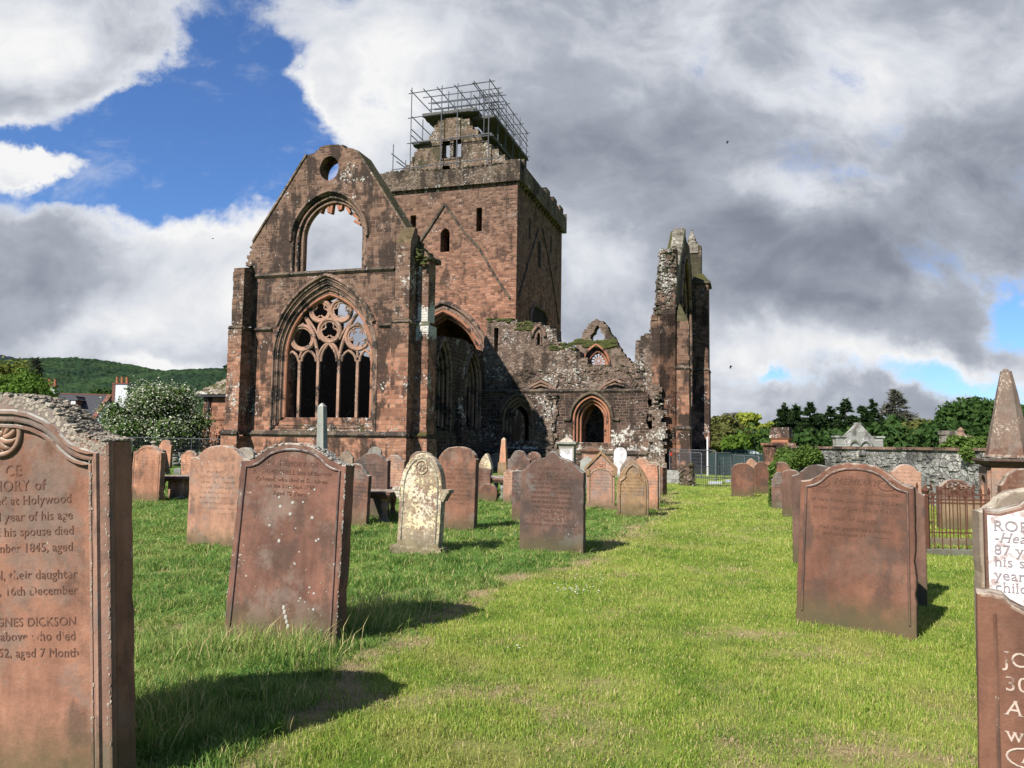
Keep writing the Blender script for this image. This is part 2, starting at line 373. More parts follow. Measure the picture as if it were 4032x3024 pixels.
MT['coping'] = masonry('grey_coping_stone', [(0, (.16, .15, .13)), (.5, (.22, .20, .17)), (1, (.34, .32, .28))], bw=.5, bh=.35, dark=.35, lichen=.45, moss=.5, algae=.3)
MT['garden_wall'] = masonry('grey_rubble_wall', WALLG, rubble=1.0, dark=.35, lichen=.45, moss=.7, mort=(.26, .25, .23), bumpd=.06, darkcol=(.05, .05, .05))
MT['mausoleum'] = masonry('grey_mausoleum_stone', [(0, (.2, .2, .19)), (.5, (.3, .3, .29)), (1, (.4, .4, .38))], bw=1.2, bh=.6, dark=.35, lichen=.35, moss=.3, mort=(.3, .3, .28))
MT['outhouse'] = masonry('red_outhouse_stone', REDP, dark=.15, lichen=.2, bw=.7, bh=.32, moss=.4)
MT['steps'] = masonry('grey_step_stone', [(0, (.2, .2, .18)), (.5, (.33, .33, .3)), (1, (.45, .44, .41))], bw=1.1, bh=.6, dark=.25, lichen=.5, moss=.6)

def dressed(name, c1, c2, lichen=.2, dark=.3, ):
    """smooth moulded sandstone, each voussoir its own tint"""
    m, t = newmat(name); o = t.node('ShaderNodeTexCoord').outputs['Object']
    vc = t.sep(t.node('ShaderNodeTexVoronoi', {'Vector': o, 'Scale': 1.6}).outputs['Color'])[0]
    n = t.noise(o, 3.5, 6, .65)
    c = t.mix(t.m('ADD', t.m('MULTIPLY', vc, .6), t.m('MULTIPLY', n, .4)), (*c1, 1), (*c2, 1))
    c = t.mix(t.ss(t.noise(t.v('ADD', o, g3(3.0)), 1.2, 5, .65), .56 - .16 * dark, .66 - .16 * dark), c, (.040, .030, .025, 1))
    c = t.mix(t.ss(t.noise(t.v('ADD', o, g3(13.0)), 8, 6, .7), .66 - .2 * lichen, .70 - .2 * lichen), c, (.50, .48, .43, 1))
    finish(t, c, .9, t.noise(o, 16, 6, .65), .5, .03); return m
MT['tracery'] = dressed('tracery_sandstone', (.17, .115, .088), (.43, .245, .17), .3, .2)
MT['mould'] = dressed('moulding_sandstone', (.13, .085, .062), (.27, .17, .125), .25, .45)
MT['mould_red'] = dressed('red_moulding_sandstone', (.26, .115, .07), (.42, .19, .115), .1, .15)
MT['string'] = dressed('string_course_stone', (.06, .05, .035), (.15, .11, .08), .25, .6)
MT['moss'] = plain('moss', (.060, .068, .020), .95, .6, 3.0, bump=.8)

def grave(name, c1, c2, dark=.3, lichen=.25, lcol=(.50, .49, .44), top=.4, rows=.0, spots=.3, yellow=0.0, var=True, gyk=.55):
    """old red sandstone: weathered blotches, run-off streaks, round lichen spots, rows of worn lettering"""
    m, t = newmat(name); o = t.node('ShaderNodeTexCoord').outputs['Object']
    rnd = t.node('ShaderNodeObjectInfo').outputs['Random']
    q = t.v('ADD', o, t.comb(t.m('MULTIPLY', rnd, 37.0), t.m('MULTIPLY', rnd, 91.0), t.m('MULTIPLY', rnd, 13.0)))
    n1 = t.noise(q, 1.7, 6, .6); n2 = t.noise(q, 9, 8, .7); n3 = t.noise(q, 60, 4, .7)
    x, y, z = t.sep(q); _, _, oz = t.sep(o)
    stv = t.comb(t.m('MULTIPLY', x, 7.0), t.m('MULTIPLY', y, 7.0), t.m('MULTIPLY', z, .9)); ns = t.noise(stv, 1.0, 5, .6)
    c = t.mix(t.ss(t.m('ADD', t.m('MULTIPLY', n1, .55), t.m('MULTIPLY', ns, .45)), .33, .66), (*c1, 1), (*c2, 1))
    c = t.mix(t.m('MULTIPLY', t.ss(t.m('ADD', t.m('MULTIPLY', t.noise(t.v('ADD', q, g3(5.0)), 2.3, 6, .65), .6), t.m('MULTIPLY', ns, .4)), .56 - .15 * dark, .66 - .15 * dark), min(1, .5 + dark * .5)), c, (.072, .055, .048, 1))
    gy = t.m('MULTIPLY', t.ss(t.noise(t.v('ADD', q, g3(15.0)), 1.9, 7, .7), .51, .60), gyk)
    c = t.mix(gy, c, (.20, .18, .165, 1))
    k = t.m('ADD', .36, t.m('MULTIPLY', t.m('ADD', t.m('MULTIPLY', n2, .65), t.m('MULTIPLY', n3, .35)), 1.28)); c = t.mix(1.0, c, t.comb(k, k, k), 'MULTIPLY')
    letters = None
    if rows > 0:
        rr = t.m('FRACT', t.m('MULTIPLY', oz, 13.0)); band = t.m('MULTIPLY', t.ss(rr, .22, .32), t.m('SUBTRACT', 1.0, t.ss(rr, .62, .72)))
        rid = t.m('FLOOR', t.m('MULTIPLY', oz, 13.0)); ox = t.sep(o)[0]
        ln = t.noise(t.comb(t.m('MULTIPLY', ox, 62.0), t.m('MULTIPLY', rid, 7.7), t.m('MULTIPLY', oz, 45.0)), 1.0, 1, .5)
        ga = t.noise(t.comb(t.m('MULTIPLY', ox, 11.0), t.m('MULTIPLY', rid, 3.3), 0.0), 1.0, 0, .5)
        zone = t.m('MULTIPLY', t.ss(oz, .45, .52), t.m('SUBTRACT', 1.0, t.ss(oz, 1.16, 1.2)))
        xz_ = t.m('SUBTRACT', 1.0, t.ss(t.m('ABSOLUTE', ox), .27, .33)); wear = t.ss(n1, .30, .5)
        fr = t.ss(t.m('MULTIPLY', t.sep(t.node('ShaderNodeNewGeometry').outputs['Normal'])[1], -1.0), .5, .7)
        letters = t.m('MULTIPLY', t.m('MULTIPLY', t.m('MULTIPLY', band, t.ss(ln, .50, .56)), t.m('MULTIPLY', t.ss(ga, .36, .42), zone)), t.m('MULTIPLY', t.m('MULTIPLY', xz_, wear), fr))
        c = t.mix(t.m('MULTIPLY', letters, rows), c, (.045, .03, .025, 1))
    # grey crusts towards the top, then spots
    topm = t.ss(t.m('ADD', oz, t.m('MULTIPLY', t.m('SUBTRACT', n2, .5), .9)), 1.62 - .5 * top, 1.95 - .5 * top)
    c = t.mix(t.m('MULTIPLY', topm, min(1, top * 1.6)), c, t.mix(n3, (.16, .155, .14, 1), (.42, .42, .39, 1)))
    v1 = t.node('ShaderNodeTexVoronoi', {'Vector': t.v('ADD', q, t.v('MULTIPLY', t.node('ShaderNodeTexNoise', {'Vector': q, 'Scale': 24.0}).outputs['Color'], g3(.03))), 'Scale': 9.0, 'Randomness': 1.0})
    thr = t.m('MULTIPLY', t.m('SUBTRACT', t.sep(v1.outputs['Color'])[0], 1.0 - spots * .55), .85)
    sm = t.m('LESS_THAN', v1.outputs['Distance'], thr)
    sp = t.m('MULTIPLY', sm, t.ss(n1, .40, .55))
    lf = t.noise(t.v('ADD', q, g3(23.0)), 22, 8, .75); lbb = t.noise(t.v('ADD', q, g3(33.0)), 2.0, 4, .6)
    lm = t.ss(t.m('ADD', lf, t.m('MULTIPLY', t.m('SUBTRACT', lbb, .5), .6)), .71 - .25 * lichen, .75 - .25 * lichen)
    gnz = t.sep(t.node('ShaderNodeNewGeometry').outputs['Normal'])[2]; lm = t.m('MAXIMUM', lm, t.m('MULTIPLY', t.m('MULTIPLY', t.ss(gnz, .2, .6), t.ss(n2, .42, .55)), .9 if lichen > 0 else 0.0))
    lm = t.m('MAXIMUM', lm, sp)
    lc = t.mix(t.noise(q, 30, 3), (lcol[0] * .75, lcol[1] * .75, lcol[2] * .75, 1), (*lcol, 1))
    if yellow > 0: lc = t.mix(t.m('MULTIPLY', t.ss(t.noise(q, 3.1, 4), .42, .62), yellow), lc, (.60, .58, .26, 1))
    c = t.mix(lm, c, lc)
    hue = t.ramp(t.m('FRACT', t.m('MULTIPLY', rnd, 7.31)), [(0, (.74, .80, .84)), (.35, (1, 1, 1)), (.7, (1.16, 1.02, .90)), (1, (.92, .80, .74))]); c = t.mix(1.0, c, hue, 'MULTIPLY') if var else c
    # green at the foot
    ft = t.m('SUBTRACT', 1.0, t.ss(t.m('ADD', oz, t.m('MULTIPLY', t.m('SUBTRACT', n2, .5), .25)), .05, .38)); c = t.mix(t.m('MULTIPLY', ft, .7), c, (.09, .085, .04, 1))
    h = t.m('ADD', t.m('ADD', t.m('MULTIPLY', n2, .6), t.m('MULTIPLY', n3, .35)), t.m('MULTIPLY', lm, .35))
    if letters is not None: h = t.m('SUBTRACT', h, t.m('MULTIPLY', letters, .8))
    finish(t, c, .88, h, .55, .012, .2); return m
GM = {
 'near': grave('near_red_sandstone', (.20, .108, .078), (.39, .225, .162), dark=.36, lichen=.12, top=.22, spots=.12),
 'memory': grave('spotted_red_sandstone', (.095, .056, .048), (.235, .130, .102), dark=.5, lichen=.2, top=.30, spots=.3, lcol=(.62, .62, .58)),
 'brown': grave('brown_sandstone', (.105, .062, .048), (.235, .130, .095), dark=.5, lichen=.12, top=.30, rows=.55, spots=.12),
 'schoolmaster': grave('bare_brown_sandstone', (.090, .052, .040), (.215, .115, .082), dark=.45, lichen=.02, top=.5, spots=.03, gyk=.14),
 'orange': grave('orange_sandstone', (.235, .128, .088), (.47, .27, .185), dark=.36, lichen=.22, top=.42, rows=.4, spots=.15),
 'orange_plain': grave('pale_orange_sandstone', (.32, .17, .118), (.52, .31, .22), dark=.2, lichen=.10, top=.2, rows=.3, spots=.05),
 'lichen': grave('lichen_crusted_sandstone', (.17, .10, .08), (.36, .33, .24), dark=.2, lichen=.78, top=.3, rows=.3, spots=.4, yellow=.45, lcol=(.60, .59, .50)),
 'grey': grave('grey_lichened_sandstone', (.19, .16, .13), (.33, .29, .24), dark=.25, lichen=.45, top=.6, rows=.3, spots=.2),
 'green_grey': grave('pale_grey_green_granite', (.20, .215, .195), (.33, .345, .32), dark=.05, lichen=.2, top=.1, spots=.05),
 'white': grave('white_marble', (.62, .60, .62), (.78, .76, .78), var=False, dark=.0, lichen=.0, top=.0, rows=.35, spots=.0),
 'olive': grave('olive_brown_sandstone', (.18, .125, .075), (.30, .21, .125), dark=.2, lichen=.08, top=.2, rows=.55, spots=.12),
}
def painted(name):
    m, t = newmat(name); o = t.node('ShaderNodeTexCoord').outputs['Object']
    n = t.noise(o, 9, 8, .72); nb = t.noise(t.v('ADD', o, g3(3.0)), 34, 6, .7)
    c = t.mix(t.noise(o, 3, 5), (.60, .585, .60, 1), (.78, .77, .79, 1))
    c = t.mix(t.ss(t.m('ADD', t.m('MULTIPLY', n, .6), t.m('MULTIPLY', nb, .4)), .50, .58), c, (.42, .33, .31, 1))
    finish(t, c, .85, nb, .5, .008); return m
GM['painted'] = painted('flaking_white_paint')
def worn(name, col, lo, sc_=26.0):
    """cut lettering, weathered away in places"""
    m, t = newmat(name); o = t.node('ShaderNodeTexCoord').outputs['Object']; g = t.node('ShaderNodeNewGeometry').outputs['Position']
    p = t.node('ShaderNodeBsdfPrincipled', {'Base Color': (*col, 1), 'Roughness': .95, 'Specular IOR Level': .1}).outputs[0]
    f = t.m('ADD', t.m('MULTIPLY', t.noise(g, sc_, 4, .6), .6), t.m('MULTIPLY', t.noise(g, 5.0, 3, .6), .4))
    tr = t.node('ShaderNodeBsdfTransparent').outputs[0]
    t.node('ShaderNodeOutputMaterial', {0: t.node('ShaderNodeMixShader', {0: t.ss(f, lo, lo + .12), 1: tr, 2: p}).outputs[0]}); return m
GM['letter'] = worn('weathered_shaded_lettering', (.085, .046, .034), .40)  # dark tone stands for grime and for shade in the cut strokes
GM['letter_near'] = worn('relief_shade_lettering', (.120, .064, .047), .40)  # stone tone darkened to paint the shade of the letter relief
GM['letter_grey'] = worn('grey_black_lettering', (.20, .17, .175), .36)
GM['letter_pale'] = worn('pale_lettering', (.34, .27, .23), .34)
GM['crust'] = grave('grey_lichen_crust', (.22, .22, .20), (.40, .40, .37), dark=.25, lichen=.6, top=0, spots=.4)
MT['steel'] = plain('galvanised_steel', (.12, .125, .145), .5, .25, 3)
MT['board'] = plain('weathered_scaffold_board', (.10, .095, .09), .9, .3, 3)
MT['iron'] = plain('rusty_iron', (.10, .042, .026), .85, .35, 14)
MT['dark_iron'] = plain('dark_iron', (.035, .035, .045), .7, .3, 10)
MT['bark'] = plain('bark', (.11, .09, .07), .95, .4, 6, bump=.8)
MT['dark_bark'] = plain('dark_bark', (.06, .05, .04), .95, .4, 6, bump=.8)
MT['pale_bark'] = plain('pale_twig_bark', (.22, .19, .17), .95, .3, 6)
MT['slate'] = plain('slate_roof', (.055, .055, .065), .7, .3, 3)
MT['harl'] = plain('white_harling', (.70, .72, .76), .9, .08, 8)
MT['redtrim'] = plain('red_painted_stone', (.19, .085, .065), .85, .3, 8)
MT['glass'] = plain('window_glass', (.05, .06, .07), .2, .2, 3)
MT['white_paint'] = plain('white_paint', (.78, .78, .78), .6, .05, 3)
MT['pot'] = plain('clay_chimney_pot', (.36, .13, .07), .9, .3, 8)
MT['cont_green'] = plain('dark_green_container', (.020, .045, .045), .5, .2, 4)
MT['cont_grey'] = plain('pale_grey_cabin', (.36, .40, .47), .6, .1, 3)
MT['net'] = plain('dark_green_netting', (.018, .04, .038), .9, .4, 12)
MT['red_sign'] = plain('red_sign', (.5, .03, .02), .6, .1, 3)
MT['bird'] = plain('black_feathers', (.01, .01, .012), .8, .2, 3)
def leafmat(name, c1, c2, c3=None, sc_=2.0):
    m, t = newmat(name); o = t.node('ShaderNodeTexCoord').outputs['Object']; g = t.node('ShaderNodeNewGeometry')
    r_ = g.outputs['Random Per Island']; n = t.noise(o, sc_, 4, .6)
    c = t.mix(t.m('ADD', t.m('MULTIPLY', r_, .55), t.m('MULTIPLY', n, .45)), (*c1, 1), (*c2, 1))
    if c3: c = t.mix(t.m('GREATER_THAN', r_, .985), c, (*c3, 1))
    finish(t, c, .75, None, spec=.15, trans=c, ak=.72); return m
LM = {
 'fresh': leafmat('fresh_leaves', (.06, .13, .018), (.16, .27, .04)),
 'haw': leafmat('hawthorn_leaves', (.035, .080, .018), (.13, .20, .05)),
 'blossom': leafmat('hawthorn_blossom', (.42, .46, .30), (.80, .80, .68)),
 'conifer': leafmat('conifer_needles', (.024, .058, .022), (.075, .125, .042)),
 'dull': leafmat('dull_conifer_needles', (.035, .045, .03), (.08, .09, .06)),
 'oak': leafmat('spring_oak_leaves', (.20, .26, .03), (.42, .46, .08)),
 'olive': leafmat('olive_leaves', (.09, .11, .03), (.19, .19, .06)),
 'dark': leafmat('dark_leaves', (.022, .058, .015), (.070, .135, .028)),
 'hedge': leafmat('hedge_leaves', (.05, .12, .015), (.16, .24, .035)),
 'twig': leafmat('bare_twigs', (.115, .118, .095), (.24, .24, .20)),
 'ivy': leafmat('ivy_leaves', (.05, .10, .02), (.17, .26, .05), sc_=5),
 'yellow': leafmat('yellow_green_leaves', (.12, .15, .03), (.24, .27, .06)),
}

# ---------------------------------------------------------------- ground
BND = [gp(x_, y_) for (x_, y_) in [(880, 3100), (938, 3014), (1068, 2900), (1288, 2720), (1386, 2590), (1557, 2550), (1736, 2412), (1939, 2290), (2183, 2240), (2330, 2204), (2370, 2142), (2588, 2032), (2625, 1932)]]
BY = np.array([-5.0] + [p.y for p in BND] + [60.0]); BX = np.array([BND[0].x - 2.5] + [p.x for p in BND] + [BND[-1].x + 1.0])
o_ = np.argsort(BY); BY = BY[o_]; BX = BX[o_]
def bx_(Y): return np.interp(Y, BY, BX)
def vnoise(x, y, s, seed=0):
    """smooth value noise, numpy"""
    rs = np.random.RandomState(seed); G = rs.rand(64, 64)
    X = np.asarray(x) / s; Y = np.asarray(y) / s; xi = np.floor(X).astype(int); yi = np.floor(Y).astype(int); fx = X - xi; fy = Y - yi
    fx = fx * fx * (3 - 2 * fx); fy = fy * fy * (3 - 2 * fy)
    g = lambda a, b: G[a % 64, b % 64]
    return (g(xi, yi) * (1 - fx) + g(xi + 1, yi) * fx) * (1 - fy) + (g(xi, yi + 1) * (1 - fx) + g(xi + 1, yi + 1) * fx) * fy
DIRT = [(gp(3250, 2570), .55, .22), (gp(2930, 2500), .5, .2), (gp(2620, 2150), .5, .2), (gp(2420, 2265), .5, .15), (gp(1500, 2760), .5, .15), (gp(700, 2480), .7, .15), (gp(1290, 2730), .25, .1), (gp(2030, 2520), .3, .12), (gp(3300, 2930), .5, .2)]
def straw(X, Y):
    d = X - bx_(Y); w_ = .08 + .017 * np.clip(Y, 0, 12)
    a = np.exp(-((d - .06) / w_) ** 2) * (.20 + 1.1 * vnoise(X, Y, .35, 5)) * np.clip(.35 + Y * .16, 0, 1) 
    for (c, sx, sy) in DIRT: a = a + .8 * np.exp(-((X - c.x) / sx) ** 2 - ((Y - c.y) / sy) ** 2)
    a = a + .75 * np.clip(vnoise(X, Y, 1.3, 7) * .6 + vnoise(X, Y, .3, 8) * .4 - .62, 0, 1) * 3.0
    return np.clip(a, 0, 1)
def gz(X, Y):
    return .05 * (vnoise(X, Y, 1.9, 2) - .5) + .025 * (vnoise(X, Y, .45, 3) - .5)
m_, t = newmat('turf_soil'); geo = t.node('ShaderNodeNewGeometry').outputs['Position']
def grasscol(t, P, rnd=None, longer=0.0):
    nA = t.noise(P, .55, 4, .6); nB = t.noise(P, 2.7, 5, .6); nC = t.noise(t.v('ADD', P, g3(7.0)), 1.1, 5, .65)
    f = t.m('ADD', t.m('MULTIPLY', nA, .5), t.m('MULTIPLY', nB, .5))
    if rnd is not None: f = t.m('ADD', t.m('MULTIPLY', f, .75), t.m('MULTIPLY', rnd, .25))
    if longer: c = t.ramp(f, [(.36, (.045, .105, .018)), (.46, (.090, .185, .032)), (.54, (.150, .245, .050)), (.64, (.26, .29, .085))])
    else: c = t.ramp(f, [(.34, (.075, .140, .018)), (.44, (.150, .235, .030)), (.53, (.235, .300, .048)), (.64, (.32, .35, .085))])
    return t.mix(t.m('MULTIPLY', t.ss(nC, .52, .66), .42), c, (.29, .26, .085, 1) if not longer else (.20, .22, .06, 1))
att = t.node('ShaderNodeAttribute', attribute_name='straw').outputs['Fac']; lng = t.node('ShaderNodeAttribute', attribute_name='long').outputs['Fac']
gc = t.mix(lng, grasscol(t, geo), grasscol(t, geo, None, 1.0))
far = t.ss(t.v('LENGTH', geo), 16, 34)
hi = t.noise(geo, 38, 6, .75)
k = t.m('ADD', .35, t.m('MULTIPLY', hi, .9)); k = t.m('ADD', t.m('MULTIPLY', k, t.m('SUBTRACT', 1.0, far)), t.m('MULTIPLY', far, t.m('ADD', .62, t.m('MULTIPLY', t.noise(geo, 9, 6, .7), .6))))
gc = t.mix(1.0, gc, t.comb(k, k, k), 'MULTIPLY')
gc = t.mix(t.m('MULTIPLY', att, .9), gc, t.mix(hi, (.16, .115, .06, 1), (.46, .36, .21, 1)))
finish(t, gc, .95, hi, 1.0, .03, .1, ak=.92); MT['ground'] = m_
def axis(lo, hi, st, far_):
    a = list(np.arange(lo, hi + 1e-6, st)); s_ = st; v = hi; 
    while v < far_: s_ *= 1.35; v += s_; a.append(v)
    s_ = st; v = lo
    while v > -far_: s_ *= 1.35; v -= s_; a.insert(0, v)
    return np.array(a)
gx = axis(-14, 14, .14, 6000); gy = axis(1.6, 30, .14, 6000)
GX, GY = np.meshgrid(gx, gy); fade = np.exp(-np.maximum(0, np.hypot(GX, GY) - 30) / 10)
# far land rises a little towards the hills on the left
V = np.stack([GX, GY, gz(GX, GY) * fade], -1).reshape(-1, 3)
nx_ = len(gx); ii = np.arange((len(gy) - 1) * (nx_ - 1)); r_i = ii // (nx_ - 1); c_i = ii % (nx_ - 1); a0_ = r_i * nx_ + c_i
ground = npmesh('ground', V, np.stack([a0_, a0_ + 1, a0_ + nx_ + 1, a0_ + nx_], -1), MT['ground'], smooth=True)
tag(ground, kind='structure')
fx_ = V[:, 0]; fy_ = V[:, 1]
a = ground.data.attributes.new('straw', 'FLOAT', 'POINT'); a.data.foreach_set('value', (straw(fx_, fy_) * np.exp(-np.maximum(0, np.hypot(fx_, fy_) - 30) / 10)).astype(np.float32))
a = ground.data.attributes.new('long', 'FLOAT', 'POINT'); a.data.foreach_set('value', np.clip((bx_(fy_) - fx_) * 4 + .5, 0, 1).astype(np.float32))

# ---------------------------------------------------------------- hills
def hill(name, sil, dist, depth, cols, seed, step=4.0):
    """a wooded ridge with real depth: the skyline is its crest at distance dist"""
    P = [dp(px, py, dist) for px, py in sil]; xs_ = np.array([p.x for p in P]); zs_ = np.array([p.z for p in P])
    X = np.arange(xs_[0], xs_[-1], step); U = np.linspace(-1, .35, int(depth * 1.35 / step)); XX, UU = np.meshgrid(X, U)
    crest = np.interp(XX, xs_, zs_); prof = np.cos(np.clip(UU, -1, 1) * math.pi / 2) ** .8
    prof = np.where(UU > 0, 1 - UU ** 2 * .8, prof)
    YY = dist + UU * depth; XX2 = XX * (YY / dist) ** .0
    Z = (crest - CAMH) * prof * np.minimum(1, YY / dist) + CAMH + 14 * (vnoise(XX, YY, 90, seed) - .5) * (1 - prof) + (vnoise(XX, YY, 7, seed + 1) - .5) * 5.0 + (vnoise(XX, YY, 4, seed + 2) - .5) * 4.0
    Z = np.where(UU < -.97, -3, Z)
    V = np.stack([XX2, YY, Z], -1).reshape(-1, 3); n = len(X); ii = np.arange((len(U) - 1) * (n - 1)); a0 = ii // (n - 1) * n + ii % (n - 1)
    m, t = newmat(name); g = t.node('ShaderNodeNewGeometry').outputs['Position']
    f = t.m('ADD', t.m('MULTIPLY', t.noise(g, .012, 5, .6), .55), t.m('MULTIPLY', t.noise(g, .22, 6, .8), .45))
    c = t.ramp(f, cols); v = t.node('ShaderNodeTexVoronoi', {'Vector': g, 'Scale': .16}).outputs['Distance']
    finish(t, c, .95, t.m('MULTIPLY', v, -1.0), .6, 5.0, .05)
    o = npmesh(name, V, np.stack([a0, a0 + 1, a0 + n + 1, a0 + n], -1), m); return tag(o, kind='structure')
hill('hills', [(-700, 1440), (-250, 1500), (60, 1460), (150, 1428), (200, 1420), (270, 1411), (330, 1413), (420, 1424), (500, 1437), (600, 1455), (660, 1470), (700, 1473), (780, 1460), (860, 1455), (980, 1452), (1150, 1480), (1500, 1600), (1900, 1730)], 1150, 700,
     [(.34, (.012, .026, .018)), (.46, (.019, .040, .022)), (.56, (.034, .064, .026)), (.66, (.066, .105, .036))], 11)
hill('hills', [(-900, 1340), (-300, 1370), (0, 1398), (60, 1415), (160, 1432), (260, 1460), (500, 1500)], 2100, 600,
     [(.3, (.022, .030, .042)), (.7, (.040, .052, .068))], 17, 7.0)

# ---------------------------------------------------------------- the abbey, in its own frame
YAW = R(17.0); AU = Vector((math.cos(YAW), -math.sin(YAW), 0)); AV = Vector((math.sin(YAW), math.cos(YAW), 0)); AO = Vector((-9.5, 39.6, 0))
def A(px, py, y=0.0):
    """pixel ray onto the plane local y -> local (x, z)"""
    d = ray(px, py); t_ = (y - (EYE - AO).dot(AV)) / d.dot(AV); P = EYE + d * t_ - AO
    return P.dot(AU), P.z
def S(px, py, x):
    """pixel ray onto the plane local x -> local (y, z)"""
    d = ray(px, py); t_ = (x - (EYE - AO).dot(AU)) / d.dot(AU); P = EYE + d * t_ - AO
    return P.dot(AV), P.z
def z1(x, y): return 880 + .80792 * x, 520 + .80792 * y
def z2(x, y): return 1400 + .61475 * x, 280 + .61475 * y
def z3(x, y): return 1600 + .58770 * x, 1150 + .58770 * y
def z4(x, y): return 2100 + .60286 * x, 850 + .60286 * y
def A1(x, y, d=0.0): return A(*z1(x, y), d)
def A2(x, y, d=0.0): return A(*z2(x, y), d)
def A3(x, y, d=0.0): return A(*z3(x, y), d)
def A4(x, y, d=0.0): return A(*z4(x, y), d)
abbey = empty('abbey_ruin', AO, -YAW, 'roofless red sandstone abbey ruin with a square tower and a tall gable with traceried window', 'ruined abbey')
rnd = random.Random(4)
# levels
zPl = (A1(500, 1470)[1] + A1(850, 1470)[1]) / 2; zS1 = A1(790, 938)[1]; zS2 = A1(500, 680)[1]; zSill = A1(500, 1390)[1]
xL = A1(128, 1100)[0]; xR = A1(945, 1100, 0)[0] ; xE = A1(990, 1100, 0)[0] - .55
T1 = 1.35
# gable outline
slopeL = [A1(107, 652), A1(118, 630), A1(128, 600), A1(138, 575), A1(140, 540)]
top = [A1(150, 532), A1(280, 322), A1(408, 112), A1(430, 106), A1(455, 98), A1(470, 72), A1(505, 62), A1(560, 60), A1(590, 76), A1(625, 78), A1(645, 86), A1(670, 118), A1(780, 290), A1(885, 468), A1(935, 545), A1(975, 612)]
zg = A1(107, 652)[1]; zt = A1(975, 612)[1]
outl = [(xL, -.3), (xL, zg)] + slopeL + top + [(xE, zt), (xE, -.3)]
# upper window: opening and its orders
zu0 = A1(500, 676)[1] ; 
def uw(x0, x1, zs, za): return archloop(A1(x0, 600)[0], A1(x1, 600)[0], zu0, A1(500, zs)[1], A1(500, za)[1], 12)
U0 = uw(333, 690, 520, 298); U1 = uw(352, 678, 515, 316); U2 = uw(372, 668, 505, 336)
# lower window
def lw(x0, x1, zb, zs, za, n=14): return archloop(A1(x0, 1200)[0], A1(x1, 1200)[0], A1(500, zb)[1], A1(500, zs)[1], A1(500, za)[1], n)
xw0, xw1 = A1(236, 1200)[0], A1(746, 1200)[0]
zw0 = zPl + .05; zws = A1(500, 1095)[1]; zwa = A1(500, 708)[1]
W0 = archloop(xw0, xw1, zw0, zws, zwa, 14)
xi0 = A1(303, 1250, .5)[0]; xi1 = A1(724, 1250, .5)[0]; zia = A1(530, 792, .5)[1]; zis = zws + .1
def wint(k): return archloop(lerp(xw0, xi0, k), lerp(xw1, xi1, k), lerp(zw0, zSill, min(1, k * 1.2)), lerp(zws, zis, k), lerp(zwa, zia, k), 14)
ocx, ocz = A1(515, 176); OC = [(ocx + .56 * math.cos(a_ * math.pi / 12), ocz + .66 * math.sin(a_ * math.pi / 12)) for a_ in range(24)]
g = MB()
g.slab([outl, W0, U0, OC], 0, .15); g.slab([outl, wint(.33), U1, OC], .15, .29); g.slab([outl, wint(.66), U2, OC], .29, .43); UB = archloop(U0[0][0] - .55, U0[-1][0] + .3, zu0, U0[1][1], max(p[1] for p in U0) + .25, 12); OCB = [(ocx + (x_ - ocx) * 1.25 - .15, ocz + (z_ - ocz) * 1.2) for x_, z_ in OC]
g.slab([outl, wint(1.0), UB, OCB], .43, T1)
g.build('gable_wall', MT['facade'], abbey)
# ragged wall head blocks
b = MB()
def head(path, y0, y1, s_, b, seed=1, hh=.16):
    rr = random.Random(seed)
    for p, q in zip(path, path[1:]):
        L = math.hypot(q[0] - p[0], q[1] - p[1]); n = max(1, int(L / s_)); 
        for i in range(n):
            tt = (i + .5) / n; cx = lerp(p[0], q[0], tt) + rr.uniform(-.05, .05); cz = lerp(p[1], q[1], tt) + rr.uniform(-.08, .06)
            ny = max(1, int((y1 - y0) / .5))
            for j in range(ny):
                b.rock((cx, lerp(y0, y1, (j + .5) / ny) + rr.uniform(-.05, .05), cz), s_ * .55 * rr.uniform(.7, 1.1), (y1 - y0) / ny * .55, hh * rr.uniform(.6, 1.2), rr)
head([A1(440, 106), A1(472, 78), A1(560, 66), A1(635, 90)], 0.05, T1, .28, b, 3, .10)
head([A1(893, 480), A1(972, 606), A1(1030, 622)], -.1, T1, .35, b, 5, .17)
b.build('wall_head_stones', MT['mossy'], abbey)
b = MB(); head([A1(108, 648), A1(140, 545), A1(150, 530)], .05, T1, .3, b, 9, .15); b.build('broken_edge_stones', MT['facade'], abbey)
# raking copings
b = MB()
for (p, q, wd) in ((A1(145, 536), A1(408, 110), .02), (A1(655, 96), A1(890, 472), .03)):
    dx, dz = q[0] - p[0], q[1] - p[1]; L = math.hypot(dx, dz); nx, nz = (-dz / L, dx / L)
    b.slab([[(p[0] - nx * wd, p[1] - nz * wd), (q[0] - nx * wd, q[1] - nz * wd), (q[0] + nx * .07, q[1] + nz * .07), (p[0] + nx * .07, p[1] + nz * .07)]], -.07, T1 + .05)
b.build('gable_coping', MT['cap_gable'], abbey)
